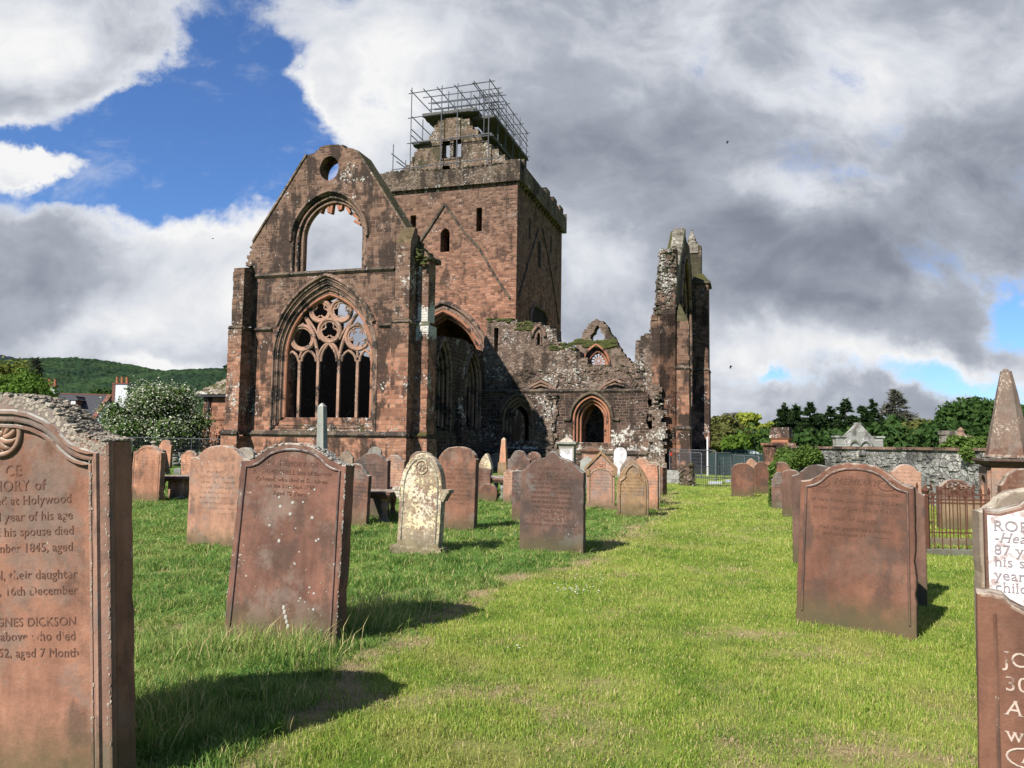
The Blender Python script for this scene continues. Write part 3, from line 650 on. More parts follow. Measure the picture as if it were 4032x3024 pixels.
# mouldings
b = MB()
def rib(b, loop, y, r, n=6): b.tube([(p[0], y, p[1]) for p in loop], r, n)
rib(b, [(x_, z_) for x_, z_ in arch(xw0 - .12, xw1 + .12, zws, zwa + .13, 16) if z_ > zS1 - .02], -.06, .11, 6)
for k_, yy, rr in ((.04, .02, .075), (.2, .11, .07), (.36, .17, .085), (.52, .26, .07), (.68, .32, .085), (.86, .41, .07)): rib(b, wint(k_), yy, rr)
b.build('window_moulding', MT['mould'], abbey)
b = MB(); rib(b, wint(1.0), .46, .10, 8); rib(b, wint(1.06), .56, .07, 8); b.build('inner_window_moulding', MT['mould_red'], abbey)
b = MB()
rib(b, arch(U0[0][0] - .08, U0[-1][0] + .08, U0[1][1], max(p[1] for p in U0) + .1, 14), -.05, .09)
rib(b, U0, .06, .08); rib(b, U1, .17, .08); rib(b, U2, .31, .09)
b.build('upper_window_moulding', MT['mould'], abbey)
b = MB()
for (x_, y_, ang, L) in ((395, 395, -.55, .38), (408, 440, -.35, .3), (440, 375, -.75, .42), (462, 352, -.6, .5), (492, 348, -.35, .55), (515, 345, .1, .55), (535, 345, -.15, .6), (560, 350, .35, .4), (580, 352, -.2, .3), (602, 362, .6, .5), (640, 405, .9, .42), (650, 440, 1.2, .3)):
    p = A1(x_, y_, .45); dx, dz = -math.sin(ang), -math.cos(ang)
    b.add(*(lambda mb: (mb.v, mb.f))(MB().box(-.075, .075, -.14, .14, -L, .12)), M=Matrix.Translation((p[0], 0.47, p[1])) @ Matrix.Rotation(-ang * .9, 4, 'Y'))
rib(b, U2, .5, .1, 6)
b.build('broken_cusps', MT['mould_red'], abbey)
# tracery
b = MB(); YT = .62
def Tz(x, y): q = A1(x, y, YT); return (q[0], YT, q[1])
mull = [373, 464, 565, 656]; lights = [(308, 366, 1075), (382, 452, 1070), (476, 553, 1036), (576, 646, 1070), (664, 722, 1066)]
def bar(pts, r=.1): b.tube([Tz(*p) for p in pts], r * .86, 4 if r > .12 else 8)
for x_ in mull: bar([(x_ - 8, 1392), (x_, 1112)], .125)
def arcpx(x0, x1, ys, ya, n=8):
    L = arch(x0, x1, 0, 1.0 * (ys - ya), n) ; return [(p[0], ys - p[1]) for p in L]
for (xa, xb, ya) in lights: bar(arcpx(xa, xb, 1118, ya - 4), .085)
def circ(cx, cy, r, n=22, a0=0, a1=6.2832): return [(cx + r * math.cos(a0 + (a1 - a0) * i / n), cy - r * 1.06 * math.sin(a0 + (a1 - a0) * i / n)) for i in range(n + (0 if a1 - a0 > 6.2 else 1))]
def ring(cx, cy, r, rad): b.tube([Tz(*p) for p in circ(cx, cy, r)], rad * .86, 8, closed=True)
for (cx, cy, r) in ((386, 1004, 56), (655, 1000, 56), (518, 968, 52), (474, 872, 49), (575, 872, 49)): ring(cx, cy, r, .125); ring(cx, cy, r - 11, .06)
def foil(cx, cy, r, k, rot, rad=.05, skip=()):
    for i in range(k):
        if i in skip: continue
        a = rot + i * 2 * math.pi / k; ox, oy = cx + r * .52 * math.cos(a), cy - r * .52 * math.sin(a)
        b.tube([Tz(*p) for p in circ(ox, oy, r * .44, 12, a - 2.1, a + 2.1)], rad, 6)
foil(474, 872, 44, 3, math.pi / 2); foil(575, 872, 44, 3, math.pi / 2 - .2, skip=()); foil(518, 968, 46, 3, math.pi / 2); foil(655, 1000, 50, 5, math.pi / 2, .045, skip=(3,))
def Q(p0, p1, p2, n=10): return [((1 - t_) ** 2 * p0[0] + 2 * t_ * (1 - t_) * p1[0] + t_ * t_ * p2[0], (1 - t_) ** 2 * p0[1] + 2 * t_ * (1 - t_) * p1[1] + t_ * t_ * p2[1]) for t_ in [i / n for i in range(n + 1)]]
bar(Q((464, 1112), (455, 1000), (392, 888)), .11); bar(Q((565, 1112), (574, 1000), (652, 885)), .11)
bar(Q((464, 1100), (475, 1040), (518, 1026)), .09); bar(Q((565, 1100), (556, 1040), (518, 1026)), .09)
bar(Q((306, 1110), (320, 960), (395, 935)), .09); bar(Q((724, 1110), (712, 960), (650, 930)), .09)
bar(Q((373, 1100), (380, 1072), (386, 1062)), .09); bar(Q((656, 1100), (652, 1072), (655, 1058)), .09)
bar(Q((392, 888), (440, 940), (470, 1010)), .07); bar(Q((650, 888), (600, 940), (566, 1010)), .07)
b.build('window_tracery', MT['tracery'], abbey)
# sill under the window: courses stepping out, crusted with lichen
b = MB(); zt_ = zSill; zb_ = zPl + .12; n = 5
for i in range(n):
    za_ = lerp(zt_, zb_, i / n); zc_ = lerp(zt_, zb_, (i + 1) / n)
    kx = i / n; b.frust(lerp(xi0, xw0, kx) , lerp(xi1, xw1, kx), lerp(.6, .0, (i + 1) / n), .62 - .001 * i, zc_, lerp(xi0, xw0, kx), lerp(xi1, xw1, kx), lerp(.72, .12, (i + .6) / n), .62 + .1 + .001 * i, za_ - .003 * i)
b.build('window_sill', MT['white_lichen'], abbey)
# string courses and plinth
b = MB()
def course(b, x0, x1, z, y=0.0, pr=.14, h=.18): b.frust(x0, x1, y - .02, y + .1, z - h, x0, x1, y - pr, y + .1, z - h * .35); b.frust(x0, x1, y - pr, y + .1, z - h * .35 + .001, x0, x1, y - .01, y + .1, z + h * .45)
course(b, A1(155, 700)[0], A1(835, 665)[0], zS2, 0, .13)
course(b, xL - .05, xw0 - .1, zS1); course(b, xw1 + .1, A1(835, 938)[0], zS1)
course(b, A1(945, 938)[0], xE + .0, zS1)
course(b, xL - .1, xE + .05, zPl, -.1, .16, .24)
b.build('string_course', MT['string'], abbey)
b = MB(); b.box(xL - .08, xE + .1, -.14, .05, -.4, zPl - .2); b.build('plinth', MT['facade'], abbey)
# buttresses
def butt(x0, x1, y0, zt_, wt, mat, name='buttress'):
    b = MB()
    b.box(x0, x1, y0, .003, zS1 + .12, zt_); b.frust(x0, x1, y0, .003, zt_ + .001, x0, x1, y0 + .5, .003, zt_ + wt)
    b.box(x0 - .07, x1 + .07, y0 - .12, .005, zPl + .02, zS1 - .1)
    b.box(x0 - .16, x1 + .16, y0 - .28, .007, -.4, zPl - .2)
    o = b.build(name, MT[mat], abbey); c = MB(); course(c, x0 - .1, x1 + .1, zS1, y0 - .04, .14); course(c, x0 - .17, x1 + .17, zPl, y0 - .2, .16, .26)
    for (yy0, xx, sg) in ((y0, x1, 1), (y0, x0, -1)):
        c.box(*(sorted((xx + sg * .05, xx + sg * .16))), y0 - .04, .01, zS1 - .12, zS1 + .03); c.box(*(sorted((xx + sg * .1, xx + sg * .24))), y0 - .2, .012, zPl - .14, zPl + .03)
    c.build('string_course', MT['string'], o); return o
bl = butt(A1(52, 660, -.8)[0], A1(103, 660, -.8)[0], -.8, A1(75, 662, -.8)[1], .12, 'buttress')
br_ = butt(A1(838, 700, -.8)[0], A1(908, 700, -.8)[0], -.8, A1(870, 540, -.8)[1], .9, 'buttress')
# east-projecting buttress at the right corner
b = MB(); x0, x1 = xE - .01, xE + .35
x0 = xE + .55; xR = min(xR, xE - .3)
b.box(xR, x0, .02, .9, zS1 + .1, zt + .02); b.box(xR + .02, x0 + .08, -.05, 1.0, zPl + .01, zS1 - .08); b.box(xR + .04, x0 + .18, -.12, 1.1, -.4, zPl - .21); course(b, xR, x0 + .1, zS1, .0, .12); course(b, xR, x0 + .16, zPl, -.1, .14)
b.frust(xR, x0, .02, .9, zt + .021, xR, x0 - .4, .2, .9, zt + .5)
b.build('buttress', MT['buttress_white'], abbey)
b = MB(); rr = random.Random(8)
for i in range(60):
    tt = rr.random(); x_, z_ = A1(lerp(900, 1000, tt), lerp(500, 622, tt), -.1); b.rock((x_ + rr.uniform(-.2, .1), rr.uniform(-.5, .7), z_ + rr.uniform(-.5, -.02)), rr.uniform(.05, .14), rr.uniform(.06, .14), rr.uniform(.04, .09), rr)
b.build('moss_cushions', MT['moss'], abbey)

# transept side walls
AY = S(*z3(500, 760), xE)[0]      # where the side wall meets the arcade wall
b = MB()
sidetop = [S(*z3(190, 300), xE), S(*z3(250, 300), xE), S(*z3(330, 310), xE), S(*z3(400, 325), xE), S(*z3(470, 385), xE), S(*z3(500, 392), xE)]

st_ = steps([(max(1.0, sidetop[0][0]), sidetop[0][1])] + [p for p in sidetop[1:]] + [(AY + .6, sidetop[-1][1] - .3), (20.4, sidetop[-1][1] - 1.0)], .3, 5)
y0_ = 1.0
# two tall windows
def sw(pxa, pxb, top_, bot): 
    ya, yb = S(*z3(pxa, 700), xE)[0], S(*z3(pxb, 700), xE)[0]; za = S(*z3((pxa + pxb) / 2, top_), xE)[1]; zb = S(*z3((pxa + pxb) / 2, bot), xE)[1]
    return ya, yb, zb, za
wa = sw(192, 288, 320, 940); wb = sw(392, 486, 410, 925)
def lan(w_, k=0.0): return archloop(w_[0] + k, w_[1] - k, w_[2] + k, lerp(w_[2], w_[3], .6), w_[3] - k * 1.3, 9)
side = [(y0_, -.3)] + [(y0_, st_[0][1])] + st_ + [(20.4, -.3)]
side = [(y0_, -.3), (y0_, st_[0][1])] + st_[1:] + [(20.4, -.3)]
hol = [lan(wa), lan(wb)]; b.slab([side] + hol, xE - .3, xE, 'yz'); b.slab([side, lan(wa, .22), lan(wb, .22)], xE - .62, xE - .3, 'yz'); b.slab([side, lan(wa, .45), lan(wb, .45)], xE - 1.3, xE - .62, 'yz')
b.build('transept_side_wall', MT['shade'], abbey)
b = MB()
for w_ in (wa, wb):
    for k_, xx, rr in ((-.08, .04, .09), (.1, -.1, .09), (.24, -.32, .1), (.36, -.5, .09)):
        b.tube([(xE + xx, p[0], p[1]) for p in lan(w_, k_)], rr, 6)
    ym = (w_[0] + w_[1]) / 2; b.tube([(xE - .6, ym, w_[2]), (xE - .6, ym, lerp(w_[2], w_[3], .62))], .08, 6)
    b.tube([(xE - .6, p[0], p[1]) for p in arch(w_[0] + .45, ym, lerp(w_[2], w_[3], .58), lerp(w_[2], w_[3], .8), 6)], .07, 6)
    b.tube([(xE - .6, p[0], p[1]) for p in arch(ym, w_[1] - .45, lerp(w_[2], w_[3], .58), lerp(w_[2], w_[3], .8), 6)], .07, 6)
b.build('side_window_moulding', MT['mould'], abbey)
b = MB(); b.box(xE - .1, xE + .2, 1.2, AY, -.4, zPl - .1); b.frust(xE - .1, xE + .2, 1.2, AY, zPl - .099, xE - .1, xE + .01, 1.2, AY, zPl + .25)
ym = (wa[1] + wb[0]) / 2; b.box(xE, xE + .45, ym - .35, ym + .35, -.4, zPl + .9); b.frust(xE, xE + .45, ym - .35, ym + .35, zPl + .901, xE, xE + .05, ym - .35, ym + .35, zPl + 2.0)
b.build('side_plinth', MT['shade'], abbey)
# left wall of the transept, seen through the windows
b = MB()
lwz = [(T1, 8.9), (3.0, 9.9), (6.6, 10.1), (6.9, 9.2), (7.6, 8.6), (9.2, 7.4), (13, 7.0), (20.4, 6.6)]
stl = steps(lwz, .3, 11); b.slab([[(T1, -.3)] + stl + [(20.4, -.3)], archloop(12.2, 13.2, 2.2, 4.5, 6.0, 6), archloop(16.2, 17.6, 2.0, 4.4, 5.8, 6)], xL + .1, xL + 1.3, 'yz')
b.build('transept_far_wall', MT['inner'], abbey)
# two inner piers of the transept
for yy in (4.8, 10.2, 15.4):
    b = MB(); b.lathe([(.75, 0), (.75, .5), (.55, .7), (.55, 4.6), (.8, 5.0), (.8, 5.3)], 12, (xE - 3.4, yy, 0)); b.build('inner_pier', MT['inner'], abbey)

# tower
TY = 20.5
def AT(x, y): return A2(x, y, TY)
txL = A(1492, 780, TY)[0]; txR = A2(1046, 720, TY)[0]; txRb = A2(1008, 1540, TY)[0]
TD = S(*z2(1338, 950), txR)[0] - TY
TD = min(max(TD, 9.0), 15.0)
zc = A2(620, 733, TY)[1]; zp = A2(620, 665, TY)[1]
tb = txR - .12
ax0, az0 = A3(560, 400, TY); 
xa1 = A3(520, 390, TY)[0]; zas = A3(520, 420, TY)[1]; xam = A3(245, 120, TY)[0]; zaa = A3(245, 118, TY)[1]; xa0 = 2 * xam - xa1
arc0 = archloop(xa0, xa1, -.2, zas - 1.2, zaa, 14)
def tw(xa, ya, xb, yb): p, q = AT(xa, ya), AT(xb, yb); return [(p[0], q[1]), (p[0], p[1]), (q[0], p[1]), (q[0], q[1])]
wins = [tw(352, 925, 385, 1058), tw(775, 876, 808, 1025), archloop(AT(543, 1100)[0], AT(602, 1100)[0], AT(570, 1158)[1], AT(570, 1045)[1], AT(570, 1006)[1], 5)]
b = MB(); tf = [(txL + .1, -.3), (txL + .1, zc), (tb, zc), (tb, -.3)]
b.slab([tf, arc0] + wins, TY, TY + 1.5)
b.slab([[(TY + 1.5, -.3), (TY + 1.5, zc), (TY + TD, zc), (TY + TD, -.3)]] + [], tb - 1.5, tb - .003, 'yz')
b.slab([[(TY + 1.5, -.3), (TY + 1.5, zc), (TY + TD, zc), (TY + TD, -.3)]], txL + .103, txL + 1.6, 'yz')
b.slab([[(txL + 1.6, -.3), (txL + 1.6, zc - .01), (tb - 1.5, zc - .01), (tb - 1.5, -.3)], archloop(xa0 + 1, xa1 + .6, -.2, zas + .1, zaa + .4, 10)], TY + TD - 1.5, TY + TD - .003)
b.box(txL + 1.6, tb - 1.5, TY + 1.5, TY + TD - 1.5, zaa + 1.6, zaa + 2.0)  # unseen slab added above the arch to darken the tower inside
b.build('tower_walls', MT['tower'], abbey)
# right face details: raised roof scar, slits and arch as flat black panels
b = MB()
def SR(x, y): p = S(1900 + .3919 * x, 650 + .3919 * y, tb); return (tb + .02, p[0], p[1])
b.tube([SR(560, 640), SR(450, 1000), SR(350, 1360)], .1, 4); b.tube([SR(600, 640), SR(690, 1100), SR(765, 1600)], .08, 4)
for pth in ([AT(572, 850), AT(500, 965), AT(403, 1108)], [AT(572, 850), AT(700, 1035), AT(790, 1130), AT(880, 1290), AT(990, 1455)]):
    b.tube([(p[0], TY - .03, p[1]) for p in pth], .13, 4)
b.build('roof_scar', MT['string'], abbey)
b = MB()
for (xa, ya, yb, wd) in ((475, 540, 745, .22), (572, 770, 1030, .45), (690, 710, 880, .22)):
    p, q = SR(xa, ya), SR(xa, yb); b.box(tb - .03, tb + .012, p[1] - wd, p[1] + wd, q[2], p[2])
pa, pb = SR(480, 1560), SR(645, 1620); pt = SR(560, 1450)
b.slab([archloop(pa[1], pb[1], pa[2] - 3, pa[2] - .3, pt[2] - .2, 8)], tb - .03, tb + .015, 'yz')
b.build('opening_shade_panel', plain('painted_recess_shade', (.012, .009, .008), .95, .3, 4), abbey)  # flat black panels painted as the shade inside openings
b = MB(); b.tube([(tb + .03, p[0], p[1]) for p in arch(pa[1] - .15, pb[1] + .15, pa[2] - .3, pt[2], 8)], .16, 6); b.build('side_arch_moulding', MT['mould'], abbey)
# quoins, corbel table, parapet
b = MB(); rr = random.Random(12); z_ = A3(720, 230, TY)[1]; i = 0
while z_ < zc - .3:
    h = rr.uniform(.28, .42); L = .75 if i % 2 else .42; b.box(tb - L, tb + .03, TY - .03, TY + (.42 if i % 2 else .75), z_, z_ + h - .02); z_ += h; i += 1
b.build('tower_quoins', MT['tower'], abbey)
b = MB(); xx = txL + .3
while xx < txR - .2:
    b.frust(xx, xx + .28, TY - .02, TY + .1, zc - .42, xx, xx + .28, TY - .26, TY + .1, zc - .15); xx += .95
yy = TY + .5
while yy < TY + TD - .2:
    b.frust(tb - .1, tb + .02, yy, yy + .28, zc - .42, tb - .1, tb + .3, yy, yy + .28, zc - .15); yy += .85
b.build('corbel_table', MT['tower_top'], abbey)
b = MB(); q = .3; zq = zc - .15
pf = [(txL - .2, zq)] + steps([(txL - .2, A2(140, 668, TY)[1]), (AT(190, 668)[0], A2(190, 668, TY)[1])], .4, 2)[:] + steps([(AT(192, 690)[0], AT(192, 690)[1]), (AT(245, 655)[0], AT(245, 655)[1]), (AT(640, 612)[0], AT(640, 640)[1]), (AT(990, 600)[0], AT(990, 605)[1])], .28, 6) + [(AT(992, 580)[0], AT(992, 575)[1]), (txR + .15, AT(1045, 570)[1]), (txR + .15, zq)]
b.slab([pf], TY - q, TY + .35)
zpr = S(*z2(1300, 880), txR)[1]
zpr = zc + 1.25
n = 6; 
side_p = [(TY + .35, zq), (TY + .35, zpr + .5), (TY + 1.0, zpr + .5), (TY + 1.0, zpr)]
yy = TY + 1.0; seg = (TD - 1.0) / 11
for i in range(11):
    hgt = zpr + (.55 if i % 2 and i > 3 else 0) ; side_p += [(yy + .001, hgt), (yy + seg, hgt)]; yy += seg
side_p += [(TY + TD + .2, zpr + .5), (TY + TD + .2, zq)]
b.slab([side_p], txR - .35, txR + .3, 'yz')
b.box(txL - .2, txR - .35, TY + TD - .3, TY + TD + .2, zq + .002, zpr - .1); b.box(txL - .2, txL + .4, TY + .36, TY + TD - .31, zq + .004, zpr - .12)
b.box(txL + .4, txR - .36, TY + .36, TY + TD - .31, zc - .5, zc - .003)
b.build('tower_parapet', MT['tower_top'], abbey)
b = MB(); head([(txL + .6, AT(245, 652)[1]), AT(440, 640), AT(640, 634), AT(980, 600)], TY - .25, TY + .3, .4, b, 21, .14); head([AT(1000, 575), AT(1045, 572)], TY - .25, TY + .3, .35, b, 22, .2); b.build('parapet_head_stones', MT['mossy'], abbey)
# cap-house gable on the tower
GYY = TY + .5
def AG(x, y): return A2(x, y, GYY)
ga = [AG(300, 650), AG(320, 622), AG(347, 600), AG(375, 548), AG(405, 492), AG(470, 440), AG(505, 385), AG(545, 310)]
gb = [AG(600, 296), AG(640, 292), AG(690, 308)]
gc_ = [AG(730, 350), AG(785, 408), AG(850, 470), AG(915, 538), AG(980, 600)]
go = [(ga[0][0], zc - .2)] + steps(ga, .32, 3) + gb + steps([gb[-1]] + gc_, .32, 4)[1:] + [(gc_[-1][0], zc - .2)]
def gw(xa, ya, xb, yb): p, q = AG(xa, ya), AG(xb, yb); return [(p[0], q[1]), (p[0], p[1]), (q[0], p[1]), (q[0], q[1])]
gh = [gw(556, 452, 604, 556), gw(628, 442, 676, 548), gw(556, 610, 604, 645)]
b = MB(); b.slab([go] + gh, GYY, GYY + .9); b.build('cap_house_gable', MT['cap_gable'], abbey)
b = MB()
for h_ in gh:
    xs_ = [p[0] for p in h_]; zs_ = [p[1] for p in h_]; b.box(min(xs_) - .12, max(xs_) + .12, GYY - .04, GYY + .3, max(zs_), max(zs_) + .25); b.box(min(xs_) - .12, max(xs_) + .12, GYY - .05, GYY + .3, min(zs_) - .16, min(zs_))
    b.box(min(xs_) - .16, min(xs_), GYY - .03, GYY + .3, min(zs_), max(zs_)); b.box(max(xs_), max(xs_) + .12, GYY - .03, GYY + .3, min(zs_), max(zs_))
b.build('cap_window_surround', MT['tower_top'], abbey)
b = MB(); head(ga, GYY, GYY + .9, .35, b, 31, .16); head(gb, GYY, GYY + .9, .35, b, 32, .16); head([gb[-1]] + gc_, GYY, GYY + .9, .35, b, 33, .16); b.build('cap_gable_head_stones', MT['mossy'], abbey)
b = MB(); yb_ = TY + TD - 2.0; b.slab([[(p[0], p[1] - .9) for p in [(ga[0][0] + 1.0, zc - .2), ga[2], (lerp(ga[0][0], gc_[-1][0], .45), gb[0][1] - 1.5), gc_[3], (gc_[-1][0] - .6, zc - .2)]]], yb_, yb_ + .8)
b.box(ga[1][0] + .6, gc_[-1][0] - .5, GYY + .9, yb_, zc - .1, zc + 1.6)
b.build('cap_house_wall', MT['cap_gable'], abbey)
# crossing arch mouldings
b = MB()
for k_, yy, rr in ((-.55, -.05, .2), (-.2, .15, .2)): rib(b, arch(xa0 + k_, xa1 - k_, zas - 1.2 , zaa - k_ * 1.05, 18), TY + yy, rr)
b.build('crossing_arch_hood', MT['mould'], abbey)
b = MB()
for k_, yy, rr in ((.05, .2, .2), (.25, .6, .22), (.4, 1.0, .2)): rib(b, archloop(xa0 + k_, xa1 - k_, 4.0, zas - 1.2, zaa - k_, 18), TY + yy, rr, 8)
b.build('crossing_arch', MT['mould_red'], abbey)

# arcade wall (dark lower storey) and the rubble storey above
AYW = AY
def A3a(x, y, d=0): return A3(x, y, AYW + d)
zst = A3a(900, 658)[1]
xr_ = A3a(1640, 800)[0]; ztop = zst
def awin(x0, x1, xb0, yt, ys, yb): return (A3a(x0, ys)[0], A3a(x1, ys)[0], A3a((x0 + x1) / 2, yb)[1], A3a((x0 + x1) / 2, ys)[1], A3a((x0 + x1) / 2, yt)[1])
w1_ = awin(640, 858, 0, 700, 850, 1000); w2_ = awin(1112, 1370, 0, 690, 850, 1010)
def aloop(w_, k): return archloop(w_[0] + k, w_[1] - k, w_[2], w_[3] - k * .2, w_[4] - k * 1.1, 10)
edge_r = [(xr_, zst)] + [(xr_ + .25 * rnd.uniform(-1, 1) - .02 * i, zst - (zst + .3) * (i + 1) / 14) for i in range(14)]
ao = [(xE - .2, -.3), (xE - .2, zst)] + edge_r + [(xr_, -.35)]
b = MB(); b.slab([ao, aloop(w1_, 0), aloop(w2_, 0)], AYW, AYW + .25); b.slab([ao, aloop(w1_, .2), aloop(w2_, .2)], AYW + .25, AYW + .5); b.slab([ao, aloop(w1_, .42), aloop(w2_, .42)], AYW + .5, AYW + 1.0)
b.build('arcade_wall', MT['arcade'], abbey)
for w_ in (w1_, w2_):
    b = MB(); rib(b, [(w_[0] - .5, w_[3] - .05), (w_[0] - .12, w_[3] - .05)] + arch(w_[0] - .12, w_[1] + .12, w_[3], w_[4] + .14, 12) + [(w_[1] + .5, w_[3] - .05)], AYW - .05, .1); b.build('arcade_hood_moulding', MT['string'], abbey)
    b = MB()
    for k_, yy, rr in ((.08, .08, .08), (.24, .28, .08), (.4, .5, .09)): rib(b, aloop(w_, k_), AYW + yy, rr)
    b.build('arcade_window_moulding', MT['mould_red'] if w_ is w2_ else MT['mould'], abbey)
    b = MB(); b.frust(w_[0] - .15, w_[1] + .15, AYW - .05, AYW + .5, w_[2] - .45, w_[0] - .05, w_[1] + .05, AYW + .15, AYW + .5, w_[2] + .02); b.build('arcade_sill', MT['white_lichen'], abbey)
b = MB(); course(b, xE, xr_ - .2, A3a(1300, 1072)[1], AYW - .05, .15, .26); course(b, xE, xr_ - .4, zst, AYW, .1, .16); b.build('arcade_string_course', MT['string'], abbey)
b = MB(); b.box(xE, xr_ - .2, AYW - .1, AYW + .03, -.3, A3a(1300, 1090)[1]); b.build('arcade_plinth', MT['arcade'], abbey)
# what stands inside behind the windows: back wall with a pointed recess and an inner rib
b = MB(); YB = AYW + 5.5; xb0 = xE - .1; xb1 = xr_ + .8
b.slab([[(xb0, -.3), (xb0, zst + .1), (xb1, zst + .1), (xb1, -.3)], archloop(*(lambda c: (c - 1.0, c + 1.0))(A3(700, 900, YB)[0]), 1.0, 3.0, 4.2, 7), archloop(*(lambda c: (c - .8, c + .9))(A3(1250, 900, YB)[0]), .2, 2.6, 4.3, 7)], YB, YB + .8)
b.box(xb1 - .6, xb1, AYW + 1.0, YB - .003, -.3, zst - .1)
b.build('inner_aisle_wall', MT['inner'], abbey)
b = MB(); c = A3(1230, 900, AYW + 1.4)[0]
b.tube([(c - .75, AYW + 1.3, -.2), (c - .7, AYW + 1.3, 2.8), (c - .45, AYW + 1.6, 3.7), (c + .2, AYW + 2.2, 4.6)], .2, 8); b.tube([(c - .45, AYW + 1.5, -.2), (c - .42, AYW + 1.5, 2.8), (c + .0, AYW + 1.9, 3.9), (c + .7, AYW + 2.4, 4.6)], .14, 8)
b.tube([(c - .95, AYW + 1.3, 2.7), (c - .25, AYW + 1.3, 2.72)], .2, 8)
b.build('inner_rib', MT['mould_red'], abbey)
# torn stub of a cross wall between the windows and the ragged right end
b = MB(); rr = random.Random(15)
def ragpoly(xc0, xc1, z0, z1, amp, seed):
    r_ = random.Random(seed); L_ = []; R_2 = []; z_ = z0
    while z_ < z1:
        h_ = r_.uniform(.14, .3); L_ += [(xc0 + r_.uniform(-amp, amp), z_), ]; L_ += [(L_[-1][0], min(z1, z_ + h_ - .01))]; R_2 += [(xc1 + r_.uniform(-amp, amp), z_)]; R_2 += [(R_2[-1][0], min(z1, z_ + h_ - .01))]; z_ += h_
    return L_ + R_2[::-1]
xc = A3a(965, 800)[0]; b.slab([ragpoly(xc - .34, xc + .34, -.2, zst - .25, .16, 3)], AYW - .13, AYW + .01); b.slab([ragpoly(xc - .2, xc + .2, .1, zst - .8, .14, 4)], AYW - .22, AYW - .131)
xc = A3a(1668, 800)[0]; b.slab([ragpoly(xc - .3, xc + .32, -.25, zst + .3, .16, 5)], AYW - .1, AYW + .9); b.slab([ragpoly(xc - .2, xc + .55, -.25, zst - 1.2, .2, 6)], AYW - .3, AYW - .101)
for i in range(46):
    z_ = rr.uniform(.1, zst - .3); b.rock((A3a(965, 800)[0] + rr.gauss(0, .2), AYW - .14, z_), rr.uniform(.07, .17), rr.uniform(.05, .11), rr.uniform(.05, .09), rr); b.rock((A3a(1672, 800)[0] + rr.gauss(0, .2), AYW - .14, z_), rr.uniform(.07, .18), rr.uniform(.06, .14), rr.uniform(.05, .10), rr)
b.build('torn_wall_core', MT['rubble'], abbey)
# rubble storey
UY = .55
def A3u(x, y): return A3(x, y, AYW + UY)
up = [A3u(512, 395), A3u(540, 250), A3u(545, 195), A3u(570, 180), A3u(720, 182), A3u(742, 204), A3u(860, 204), A3u(905, 225), A3u(960, 246), A3u(1005, 290), A3u(1012, 335), A3u(1060, 368), A3u(1130, 398), A3u(1165, 440), A3u(1212, 488), A3u(1330, 500), A3u(1500, 498), A3u(1520, 478), A3u(1530, 465), A3u(1536, 345), A3u(1570, 322), A3u(1592, 292), A3u(1636, 282), A3u(1642, 215), A3u(1662, 150), A3u(1800, 150)]
sl = archloop(A3u(873, 300)[0], A3u(903, 300)[0], A3u(888, 355)[1], A3u(888, 290)[1], A3u(888, 268)[1], 5)
gap = [A3u(588, 395), A3u(588, 240), A3u(618, 238), A3u(612, 400)]
dor = [A3u(1688, 600), A3u(1688, 490), A3u(1728, 488), A3u(1726, 602)]
uo = [(up[0][0], zst - .3)] + steps(up[:10], .26, 8, .4) + steps(up[10:19], .26, 9, .4) + steps(up[19:25], .3, 10, .4) + [up[25], (up[25][0], -.3), (xr_ + .5, -.3), (xr_ + .5, zst - .3)]
b = MB(); b.slab([uo, sl, gap, dor], AYW + UY, AYW + UY + 1.3)
b.build('rubble_upper_wall', MT['rubble'], abbey)
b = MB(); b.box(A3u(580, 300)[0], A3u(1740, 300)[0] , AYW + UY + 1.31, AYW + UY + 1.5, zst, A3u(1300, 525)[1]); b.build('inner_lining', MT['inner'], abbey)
b = MB()
for seg_ in (up[1:10], up[10:19], up[19:25]): head(seg_, AYW + UY, AYW + UY + 1.3, .34, b, 41 + len(seg_), .15)
b.build('rubble_head_stones', MT['mossy'], abbey)
b = MB(); rib(b, arch(A3u(845, 300)[0], A3u(930, 300)[0], A3u(888, 300)[1], A3u(888, 226)[1], 8), AYW + UY - .05, .12); rib(b, sl, AYW + UY, .07)
b.build('lancet_moulding', MT['mould'], abbey)
# relieving arches over the dark storey
b = MB(); c2 = MB()
for (xa, xb, xm_, yt) in ((810, 1010, 905, 600), (1282, 1540, 1400, 590)):
    pa_, pb_, pm_ = A3u(xa, 662), A3u(xb, 662), A3u(xm_, yt)
    for k_, rr in ((0, .1), (-.22, .07)):
        pth = [(pa_[0] - k_, pa_[1]), (lerp(pa_[0], pm_[0], .5) - k_ * .3, lerp(pa_[1], pm_[1], .62) + k_ * .6), (pm_[0], pm_[1] + k_), (lerp(pb_[0], pm_[0], .5) + k_ * .3, lerp(pb_[1], pm_[1], .62) + k_ * .6), (pb_[0] + k_, pb_[1])]
        rib(b, pth, AYW + UY - .12, rr)
    rr = random.Random(17)
    for sgn, (P0, P1) in ((-1, (pa_, pm_)), (1, (pm_, pb_))):
        for i in range(11):
            tt = (i + .5) / 11; cx = lerp(P0[0], P1[0], tt); bulge = .25 * math.sin(math.pi * tt); cz = lerp(P0[1], P1[1], tt) + .28 + bulge * .7
            ang = (-.6 if sgn < 0 else .6) * (1.2 - .3 * tt if sgn > 0 else .9 + .3 * (1 - tt))
            mb = MB().box(-.06, .06, -.1, .1, -.2, .2); c2.add(mb.v, mb.f, Matrix.Translation((cx, AYW + UY, cz)) @ Matrix.Rotation(ang, 4, 'Y'))
b.build('relieving_arch', MT['mould'], abbey); c2.build('arch_voussoirs', MT['rubble'], abbey)
